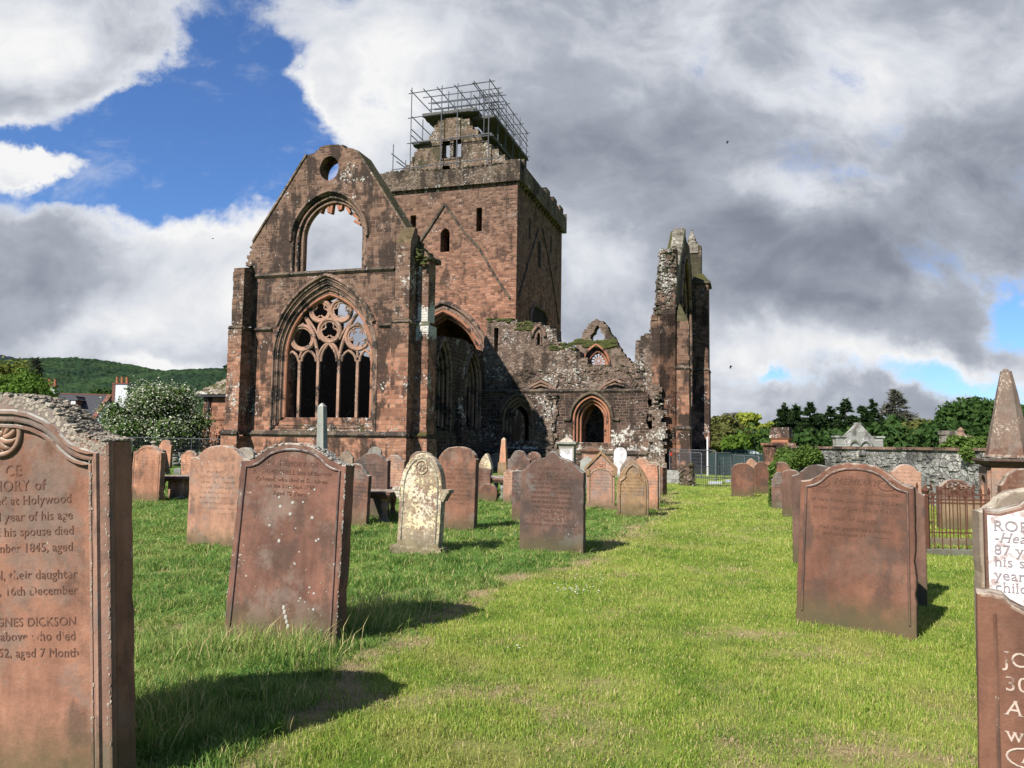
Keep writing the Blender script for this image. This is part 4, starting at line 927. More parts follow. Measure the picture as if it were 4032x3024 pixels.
b = MB(); rr = random.Random(19)
for i in range(260):
    x_, z_ = A3u(rr.uniform(560, 1730), rr.uniform(515, 655)); b.rock((x_, AYW + UY + rr.uniform(-.02, .08), z_), rr.uniform(.08, .24), rr.uniform(.06, .14), rr.uniform(.06, .13), rr)
b.build('rubble_facing', MT['rubble'], abbey)
b = MB(); rr = random.Random(23)
for (xa, xb, ya, yb, n) in ((735, 850, 198, 262, 70), (540, 720, 178, 200, 60), (960, 1130, 340, 388, 40)):
    for i in range(n):
        x_, z_ = A3u(rr.uniform(xa, xb), rr.uniform(ya, yb)); b.rock((x_, AYW + UY + rr.uniform(-.05, .02) + (.5 if ya < 215 and rr.random() < .5 else 0), z_), rr.uniform(.06, .2), rr.uniform(.03, .07), rr.uniform(.03, .09), rr)
b.build('wall_moss', MT['moss'], abbey)

# east gable at the right, seen almost edge-on, with its buttresses
EX = A4(928, 700, AYW + .3)[0]
def S4(x, y): return S(*z4(x, y), EX)
yfar = S4(1036, 900)[0]; yn = AYW + .3; yfar = min(max(yfar, yn + 6), yn + 16)
zn = A4(880, 640, yn)[1]
b = MB()
b.box(A4(775, 700, yn)[0], EX, yn, yn + 1.9, -.3, zn); b.build('gable_return_wall', MT['pier'], abbey)
b = MB(); rr = random.Random(27)
ra = [A4(790, 640, yn), A4(798, 600, yn), A4(800, 480, yn), A4(812, 350, yn), A4(835, 240, yn), A4(880, 228, yn), A4(905, 195, yn), A4(930, 190, yn), A4(932, 640, yn)]
b.slab([steps(ra[:6], .3, 14) + ra[6:]], yn + .15, yn + 1.5)
for i in range(230):
    k_ = rr.random(); z_ = lerp(A4(860, 640, yn)[1], A4(880, 215, yn)[1], k_); xl_ = lerp(A4(795, 640, yn)[0], A4(840, 240, yn)[0], k_); xr2 = EX - .1
    b.rock((rr.uniform(xl_, xr2), yn + rr.uniform(.05, .2), z_), rr.uniform(.1, .25), rr.uniform(.08, .2), rr.uniform(.07, .15), rr)
for i in range(60):
    k_ = rr.random(); z_ = lerp(A4(860, 640, yn)[1], A4(880, 235, yn)[1], k_); xl_ = lerp(A4(795, 640, yn)[0], A4(840, 240, yn)[0], k_)
    b.rock((xl_ + rr.uniform(-.1, .1), yn + rr.uniform(.3, 1.5), z_), rr.uniform(.1, .2), rr.uniform(.1, .25), rr.uniform(.07, .15), rr)
b.build('broken_gable_core', MT['core'], abbey)
# raking coping: steps up and away from us
b = MB(); pn = S4(938, 448); pa2 = A4(962, 92, lerp(yn, yfar, .5)); y_ap = lerp(yn, yfar, .5); N = 13
zb0 = A4(915, 448, yn)[1]; zb1 = A4(962, 92, y_ap)[1]
for i in range(N):
    t0, t1 = i / N, (i + 1) / N; ya_, yb_ = lerp(yn, y_ap, t0), lerp(yn, y_ap, t1); zz = lerp(zb0, zb1, t0); zz2 = lerp(zb0, zb1, t1)
    b.box(EX - .7 + rnd.uniform(-.05, .05), EX + .06, ya_ + .01, yb_ + .2, zz - .1, zz2 - .02)
b.build('raking_coping', MT['coping'], abbey)
gz_ = [(yn, -.3), (yn, zb0), (y_ap, zb1 - .05), (max(y_ap + .3, S4(1002, 168)[0]), S4(1002, 168)[1]), (max(y_ap + .6, S4(1020, 200)[0]), S4(1020, 200)[1]), (yfar + .3, A4(1060, 380, yfar)[1]), (yfar + .3, -.3)]
wy0, wy1 = lerp(yn, yfar, .24), lerp(yn, yfar, .86)
big = archloop(wy0, wy1, 4.5, 9.5, 14.5, 12)
b = MB(); b.slab([gz_, big], EX - .45, EX, 'yz'); b.slab([gz_, archloop(wy0 + .4, wy1 - .4, 4.7, 9.4, 14.0, 12)], EX - .9, EX - .45, 'yz'); b.build('great_gable_wall', MT['pier'], abbey)
b = MB()
for k_, xx, rr in ((-.05, .05, .13), (.2, -.25, .12), (.45, -.5, .12)): b.tube([(EX + xx, p[0], p[1]) for p in archloop(wy0 + k_, wy1 - k_, 4.5, 9.5, 14.5 - k_, 12)], rr, 6)
b.build('great_window_moulding', MT['mould'], abbey)
# near buttress (lit strip) and far corner buttress with a pinnacle
def pb(x0, x1, y0, y1, parts, mat, name):
    b = MB(); c = MB()
    for i, (za_, zb_, gr) in enumerate(parts): b.box(x0 - gr * .5, x1 + gr, y0 - gr, y1 + .002 * i, za_, zb_)
    o = b.build(name, MT[mat], abbey)
    for (za_, zb_, gr) in parts[1:]: 
        c.frust(x0 - gr * .5 - .02, x1 + gr + .02, y0 - gr - .02, y1 + .01, za_ - .12, x0 - gr * .5 - .12, x1 + gr + .12, y0 - gr - .12, y1 + .02, za_ + .02); c.frust(x0 - gr * .5 - .12, x1 + gr + .12, y0 - gr - .12, y1 + .02, za_ + .021, x0 - gr * .5, x1 + gr, y0 - gr, y1 + .01, za_ + .2)
    c.build('string_course', MT['string'], o); return o
nb1 = A4(1012, 800, yn - .2)[0]; z985 = A4(960, 988, yn)[1]; z1380 = A4(960, 1382, yn)[1]
b0 = A4(938, 800, yn)[0] + .01
pb(b0, nb1, yn - .2, yn + 1.3, [(-.3, z1380 - .14, .08), (z1380 - .1, z985 - .15, .04), (z985 - .1, A4(970, 690, yn)[1], .0)], 'pier', 'buttress')
b = MB(); z_ = A4(970, 690, yn)[1]; b.frust(b0, nb1, yn - .2, yn + 1.3, z_ + .001, b0, b0 + .1, yn + .5, yn + 1.3, z_ + 1.2); b.build('buttress_slope', MT['mossy'], abbey)
fx0, fx1 = A4(1036, 900, yfar)[0], A4(1143, 900, yfar)[0]
zf1 = A4(1100, 430, yfar)[1]; zf2 = A4(1100, 370, yfar)[1]; zf3 = A4(1070, 180, yfar)[1]; z985f = A4(1090, 1000, yfar)[1]
pb(fx0, fx1, yfar, yfar + 2.2, [(-.3, z985f - .15, .06), (z985f - .1, zf1 - .1, .0)], 'pier', 'corner_buttress')
b = MB(); b.frust(fx0 - .1, fx1 + .18, yfar - .15, yfar + 2.3, zf1 - .15, fx0 - .1, fx1 + .18, yfar - .15, yfar + 2.3, zf1 + .02); b.frust(fx0, fx1 + .1, yfar - .1, yfar + 2.2, zf1 + .021, A4(1048, 370, yfar)[0], A4(1108, 370, yfar)[0], yfar + .5, yfar + 1.8, zf2)
tx0, tx1 = A4(1008, 300, yfar + .6)[0], A4(1097, 300, yfar + .6)[0]; b.box(tx0 + .02, tx1, yfar + .6, yfar + 1.7, zf2 - .6, zf3)
b.build('buttress_turret', MT['mossy'], abbey)
b = MB(); px_, pz_ = A4(1036, 150, yfar + .9); b.lathe([(.42, -.5), (.45, -.3), (.3, -.15), (.34, -.05), (.17, .35), (.05, .65), (.09, .72), (.0, .85)], 8, (px_, yfar + .9, pz_ - .05)); b.box(tx0, tx0 + .8, yfar + .5, yfar + 1.4, zf3 - .6, pz_ - .5); b.build('pinnacle', MT['coping'], abbey)
def corner_rag(x, y, z0, z1, sx, seed, mat, name='quoins', pr=.05):
    r_ = random.Random(seed); b = MB(); z_ = z0
    while z_ < z1 - .15:
        h_ = r_.uniform(.16, .34); p_ = r_.uniform(-.01, pr); q_ = r_.uniform(-.01, pr * .6); L_ = r_.uniform(.25, .6)
        if p_ > 0: xs2 = sorted((x - sx * L_, x + sx * p_)); b.box(xs2[0], xs2[1], y - max(.004, q_), y + r_.uniform(.2, .5), z_, min(z1, z_ + h_ - .015))
        z_ += h_
    b.build(name, MT[mat], abbey)
corner_rag(fx1, yfar, 0, zf1 - .2, 1, 71, 'pier'); corner_rag(nb1, yn - .2, 0, A4(970, 700, yn)[1], 1, 72, 'pier', pr=.07); corner_rag(tb, TY, A3(720, 230, TY)[1], zc - .5, 1, 73, 'tower', pr=.06)
corner_rag(A1(52, 660, -.8)[0] - .07, -.92, zPl + .1, zS1 - .2, -1, 74, 'buttress', pr=.04); corner_rag(A1(52, 660, -.8)[0], -.8, zS1 + .2, A1(75, 662, -.8)[1] - .1, -1, 75, 'facade', pr=.04); corner_rag(xE + .62, -.05, zPl + .1, zS1 - .2, 1, 76, 'buttress_white', pr=.04)
corner_rag(A4(775, 700, yn)[0], yn, A3u(1600, 285)[1], zn - .1, -1, 77, 'pier', pr=.12)
# far trefoil gable
FY = 13.0
def AF(x, y): return A3(x, y, FY)
fa = [AF(1128, 390), AF(1180, 290), AF(1240, 200), AF(1272, 190)]; fb_ = [AF(1310, 195), AF(1350, 245), AF(1400, 330), AF(1450, 410), AF(1505, 475)]
fo = [(fa[0][0] - .8, 0), (fa[0][0] - .8, fa[0][1] - .3)] + steps(fa[:3], .15, 51, .3) + [AF(1262, 188), AF(1274, 176), AF(1284, 186)] + steps(fb_, .15, 52, .3) + [(fb_[-1][0] + 1.5, fb_[-1][1] - .6), (fb_[-1][0] + 1.5, 0)]
hp = [(1281, 222), (1267, 238), (1259, 254), (1258, 270), (1245, 277), (1235, 289), (1233, 305), (1240, 319), (1254, 327), (1268, 325), (1281, 317)]
hp = hp + [(2562 - a_, b_) for a_, b_ in hp[::-1][1:-1]]; tref = [AF(*q_) for q_ in hp]
def fwin(x0, x1, ap): return archloop(AF(x0, 500)[0], AF(x1, 500)[0], AF(1270, 560)[1], AF(1270, 500)[1], AF(1268, ap)[1], 9)
f1, f2 = fwin(1186, 1358, 362), fwin(1208, 1342, 392)
b = MB(); b.slab([fo, tref, f1], FY, FY + .3); b.slab([fo, tref, f2], FY + .3, FY + .9); b.build('far_gable', MT['far'], abbey)
b = MB(); rib(b, fwin(1180, 1364, 352)[1:-1], FY - .03, .09); rib(b, f2, FY + .3, .1); cx, cz = AF(1278, 455); rad = AF(1278, 455)[0] - AF(1226, 455)[0]
b.tube([(cx + rad * math.cos(a_ * math.pi / 10), FY + .5, cz + rad * math.sin(a_ * math.pi / 10)) for a_ in range(20)], .06, 6, closed=True)
for k_ in range(12): a_ = k_ * math.pi / 6 + .26; b.tube([(cx + .1 * math.cos(a_), FY + .5, cz + .1 * math.sin(a_)), (cx + rad * math.cos(a_), FY + .5, cz + rad * math.sin(a_))], .035, 5)
b.build('wheel_tracery', MT['mould_red'], abbey)
b = MB(); x_, z_ = AF(1270, 335); 
rr = random.Random(33)
for i in range(60): x_, z_ = AF(rr.uniform(1150, 1400), rr.uniform(325, 370)); b.rock((x_, FY + rr.uniform(-.04, .0), z_), rr.uniform(.15, .35), .06, rr.uniform(.06, .14), rr)
b.build('gable_moss', MT['moss'], abbey)

# ---------------------------------------------------------------- scaffold on the tower
scaf = empty('scaffolding', AO + AU * 0 + AV * TY + Vector((0, 0, zc)), -YAW, 'grey tube scaffolding caged around the cap-house on top of the square tower', 'scaffolding')
SO = Vector((0, TY, zc))
def sl_(p): return (p[0] - SO[0], p[1] - SO[1], p[2] - SO[2])
FY0 = TY + .12; FY1 = TY + 1.3
def pole(a, b_, r=.042, name='scaffold_tube'):
    mb = MB().tube([sl_(a), sl_(b_)], r, 5); return mb.build(name, MT['steel'], scaf)
def F2(x, y, d=FY0): p = A2(x, y, d); return (p[0], d, p[1])
zbot = A2(640, 660, FY0)[1]
tops = {362: 107, 443: 112, 555: 92, 657: 78, 777: 60, 858: 50}
bots = {362: 665, 443: 600, 555: 625, 657: 638, 777: 600, 858: 615}
for x_ in (362, 555, 657, 858):
    p = F2(x_, tops[x_]); pole(p, (p[0], p[1], F2(x_, bots[x_])[2]), name='upright_tube')
xl, xr = F2(345, 140)[0], F2(890, 62)[0]
for (xa, ya, xb, yb) in ((340, 145, 890, 62), (335, 303, 560, 270), (330, 465, 855, 400), (232, 632, 930, 553)): pole(F2(xa, ya), F2(xb, yb), name='ledger_tube')
# top row behind
XP = F2(858, 400)[0]; XLL = F2(362, 400)[0]
ztopc = F2(858, 62)[2]; lev = [F2(362, 640)[2], F2(362, 462)[2], F2(362, 303)[2], F2(362, 225)[2], ztopc]
LZ = [zc + .9, F2(700, 425)[2], F2(500, 280)[2], F2(500, 280)[2] + 1.1, ztopc]
for j in range(1, 6):
    yy = FY0 + 2.1 * j
    for xx_ in (XP, XP - 1.3): pole((xx_, yy, zc + .3), (xx_, yy, ztopc + .35 + rnd.uniform(-.3, .25)), name='upright_tube')
    if j < 5: pole((XP, yy, LZ[2] + .1), (XP, yy + 2.1, LZ[3] + 1.2), .028, 'brace_tube')
for xx_ in (XP, XP - 1.3):
    for z_ in (LZ[0], LZ[1], LZ[2], LZ[3], ztopc): pole((xx_, FY0 - .3, z_), (xx_, FY0 + 11.0, z_), name='ledger_tube')
for j in range(0, 6):
    yy = FY0 + 2.1 * j
    for z_ in (LZ[1] - .06, LZ[2] - .06, ztopc - .06): pole((XP - 1.6, yy, z_), (XP + .35, yy, z_), name='transom_tube')
for j in range(1, 3):
    yy = FY0 + 1.3 * j
    for x_ in (443, 555, 640, 700, 757, 816): 
        if j == 1 or x_ > 500: p = F2(x_, 300); pole((p[0], yy, LZ[2] + .2), (p[0], yy, ztopc + rnd.uniform(-.5, .3)), name='upright_tube')
    pole((XLL + .3 * j, yy, ztopc - .05), (XP + .5, yy, ztopc - .05), name='ledger_tube'); pole((XLL + .8, yy, LZ[3]), (XP + .3, yy, LZ[3]), name='ledger_tube'); pole((XLL + .8, yy, LZ[3] + .55), (XP + .3, yy, LZ[3] + .55), name='ledger_tube')
for x_ in (362, 443, 530, 640, 757): p = F2(x_, 143 if x_ < 500 else 110); pole((p[0], FY0 - .3, ztopc - .1), (p[0], FY0 + 5.2, ztopc - .1), name='transom_tube')
for j in range(0, 4):
    yy = FY0 + 2.1 * j; 
    for xx_ in (XLL, XLL + 1.2):
        if j: pole((xx_, yy, zc + .3), (xx_, yy, LZ[2] + .9 - .2 * j), name='upright_tube')
for z_ in (LZ[0], LZ[1], LZ[1] + .6, LZ[1] + 1.1, LZ[2]): pole((XLL, FY0 - .2, z_), (XLL, FY0 + 7, z_), name='ledger_tube')
for j in range(0, 11):
    yy = FY0 + .5 + 1.05 * j; pole((XP - .65, yy, LZ[1] + .2), (XP - .65, yy, LZ[3] + rnd.uniform(0, 1.2)), .03, name='upright_tube')
for z_ in (LZ[2] + .55, LZ[3] + .5, (LZ[0] + LZ[1]) / 2): pole((XP, FY0, z_), (XP, FY0 + 11.0, z_), .03, name='ledger_tube'); pole((XP - .65, FY0 + .4, z_ + .1), (XP - .65, FY0 + 11.0, z_ + .1), .03, name='ledger_tube')
for j in range(5): yy = FY0 + 2.1 * j; pole((XP, yy, LZ[0]), (XP, yy + 2.1, LZ[1]), .03, 'brace_tube'); pole((XP - .65, yy + 2.1, LZ[0]), (XP - .65, yy, LZ[1]), .03, 'brace_tube')
# small cage at the lower left
for (x_, ya, yb) in ((243, 470, 680), (322, 570, 640)): p = F2(x_, ya); pole(p, (p[0], p[1], F2(x_, yb)[2]), name='upright_tube')
p = F2(230, 528); pole(p, (p[0] + .2, p[1] + 5, p[2] - .1), name='ledger_tube'); p = F2(262, 578); pole(p, (p[0] + .2, p[1] + 4, p[2]), name='ledger_tube')
# lattice girders along the right side
b = MB(); z0_, z1_ = LZ[1] + .1, LZ[1] + .75
for j in range(14):
    ya_, yb2 = FY0 + .3 + j * .75, FY0 + .3 + (j + 1) * .75; b.tube([sl_((XP - .5, ya_, z0_)), sl_((XP - .5, yb2, z1_ if j % 2 == 0 else z0_))] if j % 2 == 0 else [sl_((XP - .5, ya_, z1_)), sl_((XP - .5, yb2, z0_))], .025, 4)
for z_ in (z0_, z1_): b.tube([sl_((XP - .5, FY0, z_)), sl_((XP - .5, FY0 + 11, z_))], .03, 4)
b.build('lattice_girder', MT['steel'], scaf)
b = MB()
for j in range(14):
    ya_, yb2 = FY0 + .3 + j * .75, FY0 + .3 + (j + 1) * .75; zz0, zz1 = (LZ[0] + .2, LZ[0] + .85) if j % 2 else (LZ[0] + .85, LZ[0] + .2); b.tube([sl_((XP - .1, ya_, zz0)), sl_((XP - .1, yb2, zz1))], .025, 4)
for z_ in (LZ[0] + .2, LZ[0] + .85): b.tube([sl_((XP - .1, FY0, z_)), sl_((XP - .1, FY0 + 11, z_))], .03, 4)
b.build('lattice_girder', MT['steel'], scaf)
def deck(x0, x1, y0, y1, z):
    b = MB(); n = max(1, int((y1 - y0) / .24))
    for i in range(n):
        ya_, yb2 = lerp(y0, y1, i / n), lerp(y0, y1, (i + 1) / n); p, q_ = sl_((x0 + rnd.uniform(-.06, .06), ya_ + .008, z)), sl_((x1 + rnd.uniform(-.06, .06), yb2 - .008, z + .05)); b.box(p[0], q_[0], p[1], q_[1], p[2], q_[2])
    p, q_ = sl_((x0, y0 - .05, z + .06)), sl_((x1, y0 - .01, z + .24)); b.box(p[0], q_[0], p[1], q_[1], p[2], q_[2])
    p, q_ = sl_((x1 - .04, y0, z + .06)), sl_((x1, y1, z + .24)); b.box(p[0], q_[0], p[1], q_[1], p[2], q_[2])
    b.build('scaffold_deck', MT['board'], scaf)
dl, dr = F2(425, 290)[0], F2(770, 240)[0]
deck(dl, dr, FY0 + .1, FY0 + 3.2, LZ[2]); deck(dr - .6, XP + .1, FY0 + 1.0, FY0 + 10.8, LZ[2] - .35); deck(F2(360, 460)[0], F2(470, 460)[0], FY0 + .1, FY0 + 6, LZ[1] - .1); deck(F2(800, 410)[0], XP + .15, FY0 + .1, FY0 + 10.8, LZ[1] - .05)
deck(XP - .2, XP + 1.0, FY0 + 6.5, FY0 + 9.5, zc + .95)

# ---------------------------------------------------------------- outhouse at the left of the abbey
oh = empty('outhouse', dp(815, 1740, 52) * 1, -YAW, 'small red sandstone outhouse with stone slab roof behind the left buttress', 'outhouse')
oh.location.z = 0; OY = 52.0
def O(px, py, d=0.0):
    P = dp(px, py, OY + d) - Vector(oh.location); return Vector((P.dot(AU), P.dot(AV), P.z + 0.0))
pz0 = O(800, 1560).z; xl_ = O(800, 1600).x; xr2 = xl_ + 5.0
b = MB(); b.box(xl_, xr2, 0, 4.5, -.2, pz0); b.build('wall', MT['outhouse'], oh)
b = MB(); b.frust(xl_ - .06, xr2, -.06, 4.5, O(800, 1652).z, xl_ - .06, xr2, -.1, 4.5, O(800, 1645).z); b.build('band', MT['mould_red'], oh)
b = MB(); rr = random.Random(3); zr = O(900, 1472).z; zr2 = O(780, 1552).z
N = 9
for i in range(N):
    k0, k1 = i / N, (i + 1) / N
    xx0 = xl_ - .45 + 2.3 * k0; yy0 = -.45 + 2.6 * k0; za_, zb_ = lerp(zr2, zr + .5, k0), lerp(zr2, zr + .5, k1)
    xx = xx0
    while xx < xr2 + .5:
        w2 = rr.uniform(.35, .7); b.frust(xx, xx + w2 - .02, yy0 + rr.uniform(-.05, .05), 4.9 - 2.6 * k0, za_ - .02, xx, xx + w2 - .02, yy0 + .34, 4.9 - 2.6 * k0 - .3, zb_ + .06 + rr.uniform(-.02, .03)); xx += w2
b.build('roof', masonry('slab_roof_stone', [(0, (.08, .07, .05)), (.5, (.2, .17, .13)), (1, (.38, .34, .28))], dark=.3, lichen=.6, moss=.4), oh)
b = MB(); b.box(xl_ - .4, xr2, -.42, -.3, pz0 - .06, pz0 + .06); q_ = O(828, 1580); b.tube([(q_.x, -.3, pz0), (q_.x, -.12, pz0 - .4), (q_.x, -.12, .2)], .06, 6); b.build('gutter_and_downpipe', MT['dark_iron'], oh)
b = MB()
for i in range(12): b.box(xl_ - .05, xl_ + (.35 if i % 2 else .6), -.05, .3, i * .42, i * .42 + .38)
b.build('quoins', MT['facade'], oh)

# ---------------------------------------------------------------- white house far left
HY = 95.0
hs = empty('white_house', (dp(380, 1740, HY).x, HY, 0), R(8), 'white harled house with slate roof, dormer window and two chimneys', 'house')
def H(px, py, d=0.0): P = dp(px, py, HY + d); return P.x - hs.location.x, P.z
hx0 = H(150, 1650)[0] - 6; hx1 = H(378, 1650)[0]; ze = H(380, 1647)[1]; zrg = H(380, 1556, 4.5)[1]
b = MB(); b.box(hx0, hx1, 0, 9, -1, ze); b.slab([[(0, ze), (9, ze), (4.5, zrg - .1)]], hx1 - .35, hx1, 'yz'); b.build('wall', MT['harl'], hs)
b = MB(); b.frust(hx0, hx1 - .36, -.35, 9.35, ze - .1, hx0, hx1 - .36, 4.4, 4.6, zrg); b.build('roof', MT['slate'], hs)
b = MB(); b.slab([[(-.3, ze - .15), (-.3, ze + .12), (4.5, zrg + .15), (9.3, ze + .12), (9.3, ze - .15), (4.5, zrg - .12)]], hx1 - .4, hx1 + .12, 'yz'); b.box(hx0, hx1, 4.35, 4.65, zrg, zrg + .14); b.box(hx1 - .35, hx1 + .03, -.04, .3, -1, ze); b.build('trim', MT['redtrim'], hs)
dx0, dx1 = H(272, 1600)[0], H(298, 1600)[0]; dz0, dz1 = H(285, 1618)[1], H(285, 1575)[1]
b = MB(); b.box(dx0, dx1, .8, 4.2, dz0 - .3, dz1); d_ = b.build('dormer', MT['redtrim'], hs)
b = MB(); b.frust(dx0 - .2, dx1 + .2, .6, 4.3, dz1, dx0 + .5, dx1 - .5, 1.2, 4.3, dz1 + .55); b.build('dormer_roof', MT['slate'], d_)
b = MB(); xa_, xb_ = dx0 + .15, dx1 - .15; b.slab([[(xa_, dz0), (xb_, dz0), (xb_, dz1 - .1), (xa_, dz1 - .1)], [(xa_ + .18, dz0 + .18), (xa_ + .18, dz1 - .28), (xb_ - .18, dz1 - .28), (xb_ - .18, dz0 + .18)]], .7, .8); mx_ = (xa_ + xb_) / 2; b.box(mx_ - .05, mx_ + .05, .71, .79, dz0 + .1, dz1 - .2); wn_ = b.build('window', MT['white_paint'], d_)
MB().box(xa_ + .17, xb_ - .17, .78, .81, dz0 + .17, dz1 - .27).build('pane', MT['glass'], d_)
for (pa_, pb_, pt_) in ((190, 246, 1524), (460, 512, 1512)):
    c0, c1 = H(pa_, 1600, 4)[0], H(pb_, 1600, 4)[0]; zt2 = H(pa_, pt_, 4)[1]
    b = MB(); b.box(c0, c1, 3.9, 5.1, zrg - 2.2, zt2); ch = b.build('chimney', MT['harl'], hs)
    b = MB(); b.box(c0 - .1, c0 + .25, 3.86, 5.14, zrg - 2.2, zt2 - .01); b.box(c0 - .12, c1 + .12, 3.8, 5.2, zt2, zt2 + .15); b.build('chimney_cap', MT['redtrim'], ch)
    for i in range(3): MB().lathe([(.2, 0), (.16, .3), (.17, .8), (.2, .85)], 8, (lerp(c0 + .25, c1 - .25, i / 2), 4.5, zt2 + .15)).build('chimney_pot', MT['pot'], ch)
# second wing to the right of the first (pale gable half hidden by the hawthorn)
w2h = empty('white_cottage', (dp(470, 1740, 100).x, 100, 0), R(10), 'pale gabled cottage half hidden behind the flowering hawthorn', 'house')
def H2(px, py): P = dp(px, py, 100.0); return P.x - w2h.location.x, P.z
b = MB(); g0, g1 = H2(385, 1650)[0], H2(470, 1500)[0] + 5.5; ze2 = H2(385, 1640)[1]; zr3 = H2(500, 1545)[1]
b.slab([[(g0, -1), (g0, ze2), ((g0 + g1) / 2, zr3), (g1, ze2), (g1, -1)]], 0, 9); b.build('wall', MT['harl'], w2h)
b = MB(); 
for (xa_, xb_) in ((g0 - .3, (g0 + g1) / 2), (g1 + .3, (g0 + g1) / 2)):
    za_ = ze2 - .12; b.slab([[(xa_, za_), (xb_, zr3 + .02), (xb_, zr3 + .3), (xa_, za_ + .25)] if xa_ < xb_ else [(xa_, za_), (xa_, za_ + .25), (xb_, zr3 + .3), (xb_, zr3 + .02)]], -.3, 9.2)
b.build('roof', MT['slate'], w2h)
# cottage with a white barge board low behind the fence
c3 = empty('slate_cottage', (dp(690, 1760, 75).x, 75, 0), R(20), 'low cottage with pale eaves behind the hawthorn, above the fence', 'house')
def H3(px, py): P = dp(px, py, 75.0); return P.x - c3.location.x, P.z
b = MB(); b.box(-3.2, 3, 0, 6, -.5, H3(700, 1745)[1] - .2); b.build('wall', MT['harl'], c3)
zz = H3(700, 1745)[1]; b = MB(); b.frust(-3.5, 3.3, -.4, 6.4, zz - .2, -3.5, 3.3, 2.9, 3.1, zz + 1.7); b.build('roof', MT['slate'], c3)

# ---------------------------------------------------------------- grey garden wall on the right with its pier and copings
wl = [dp(3040, 1765, 31.0), dp(3900, 1778, 20.5), dp(4300, 1790, 17.5)]
W0_ = Vector((wl[0].x, wl[0].y, 0)); wd = Vector((wl[2].x - wl[0].x, wl[2].y - wl[0].y, 0)); wl_len = wd.length; wd.normalize(); wang = math.atan2(wd.y, wd.x)
gw_ = empty('churchyard_wall', W0_, wang, 'grey rubble churchyard wall with flat red coping slabs', 'wall')
WH = 1.6
b = MB(); b.box(.2, wl_len, 0, .5, -.3, WH); b.build('wall', MT['garden_wall'], gw_)
b = MB(); rr = random.Random(2); xx = .3
while xx < wl_len - .1:
    w2 = rr.uniform(.7, 1.1); b.box(xx, min(wl_len, xx + w2 - .012), -.07 + rr.uniform(-.01, .01), .57, WH + .001, WH + .085 + rr.uniform(-.008, .008)); xx += w2
b.build('coping', MT['mould'], gw_)
b = MB(); rr = random.Random(5)
for i in range(420): b.rock((rr.uniform(.8, wl_len), rr.uniform(-.02, .03), rr.uniform(0, WH - .1)), rr.uniform(.08, .26), .05, rr.uniform(.04, .13), rr)
b.build('face_stones', MT['garden_wall'], gw_)
b = MB(); b.box(-.35, .4, -.2, .7, -.3, WH + .1); b.box(-.42, .47, -.27, .77, WH + .1, WH + .2); b.build('corner_quoins', MT['facade'], gw_)
# gate pier with a lichened pyramid cap behind the wall
gpp = dp(3077, 1750, 34.0); gpr = empty('gate_pier', (gpp.x, gpp.y, 0), wang * .4, 'square red stone gate pier with white-lichened block cap above the ivy', 'gate pier')
s0 = 34.0 / F
def gz_px(py): return dp(3077, py, 34.0).z
b = MB(); b.box(-.36, .36, -.36, .36, -.2, gz_px(1745)); b.build('shaft', MT['facade'], gpr)
b = MB(); z_ = gz_px(1748); b.frust(-.36, .36, -.36, .36, z_ + .001, -.4, .4, -.4, .4, z_ + .1); b.box(-.35, .35, -.35, .35, z_ + .101, z_ + .17); b.frust(-.35, .35, -.35, .35, z_ + .171, -.42, .42, -.42, .42, gz_px(1725)); b.build('moulded_neck', MT['mould_red'], gpr)
b = MB(); b.box(-.42, .42, -.42, .42, gz_px(1725) + .001, gz_px(1715)); b.frust(-.42, .42, -.42, .42, gz_px(1715) + .001, -.38, .38, -.3, .3, gz_px(1683)); b.build('cap', MT['white_lichen'], gpr)
# mausoleum gable behind the wall
MY = 36.0; mp = dp(3385, 1760, MY); ms = empty('mausoleum', (mp.x, mp.y, 0), -R(6), 'grey stone mausoleum with a pointed gable rising behind the churchyard wall', 'mausoleum')
def MZ(px, py): P = dp(px, py, MY); return P.x - mp.x, P.z
ml, mr = MZ(3296, 1720)[0], MZ(3474, 1720)[0]; zs_ = MZ(3300, 1722)[1]; zp_ = MZ(3383, 1672)[1]
b = MB(); b.slab([[(ml, -.3), (ml, zs_), (MZ(3330, 1718)[0], zs_), (MZ(3376, 1672)[0], zp_), (MZ(3377, 1664)[0], zp_ + .1), (MZ(3389, 1664)[0], zp_ + .1), (MZ(3391, 1672)[0], zp_), (MZ(3438, 1718)[0], zs_), (mr, zs_), (mr, -.3)]], 0, .55, bevel=.02); b.build('gable_wall', MT['mausoleum'], ms)
b = MB(); b.box(ml - .06, MZ(3332, 1718)[0], -.06, .6, zs_ + .001, zs_ + .08); b.box(MZ(3438, 1718)[0], mr + .06, -.06, .6, zs_ + .002, zs_ + .08); b.tube([(x_, -.04, z_) for x_, z_ in arch(MZ(3345, 1755)[0], MZ(3430, 1755)[0], MZ(3345, 1757)[1], MZ(3385, 1752)[1], 6)], .07, 5); b.build('moulding', MT['mausoleum'], ms)
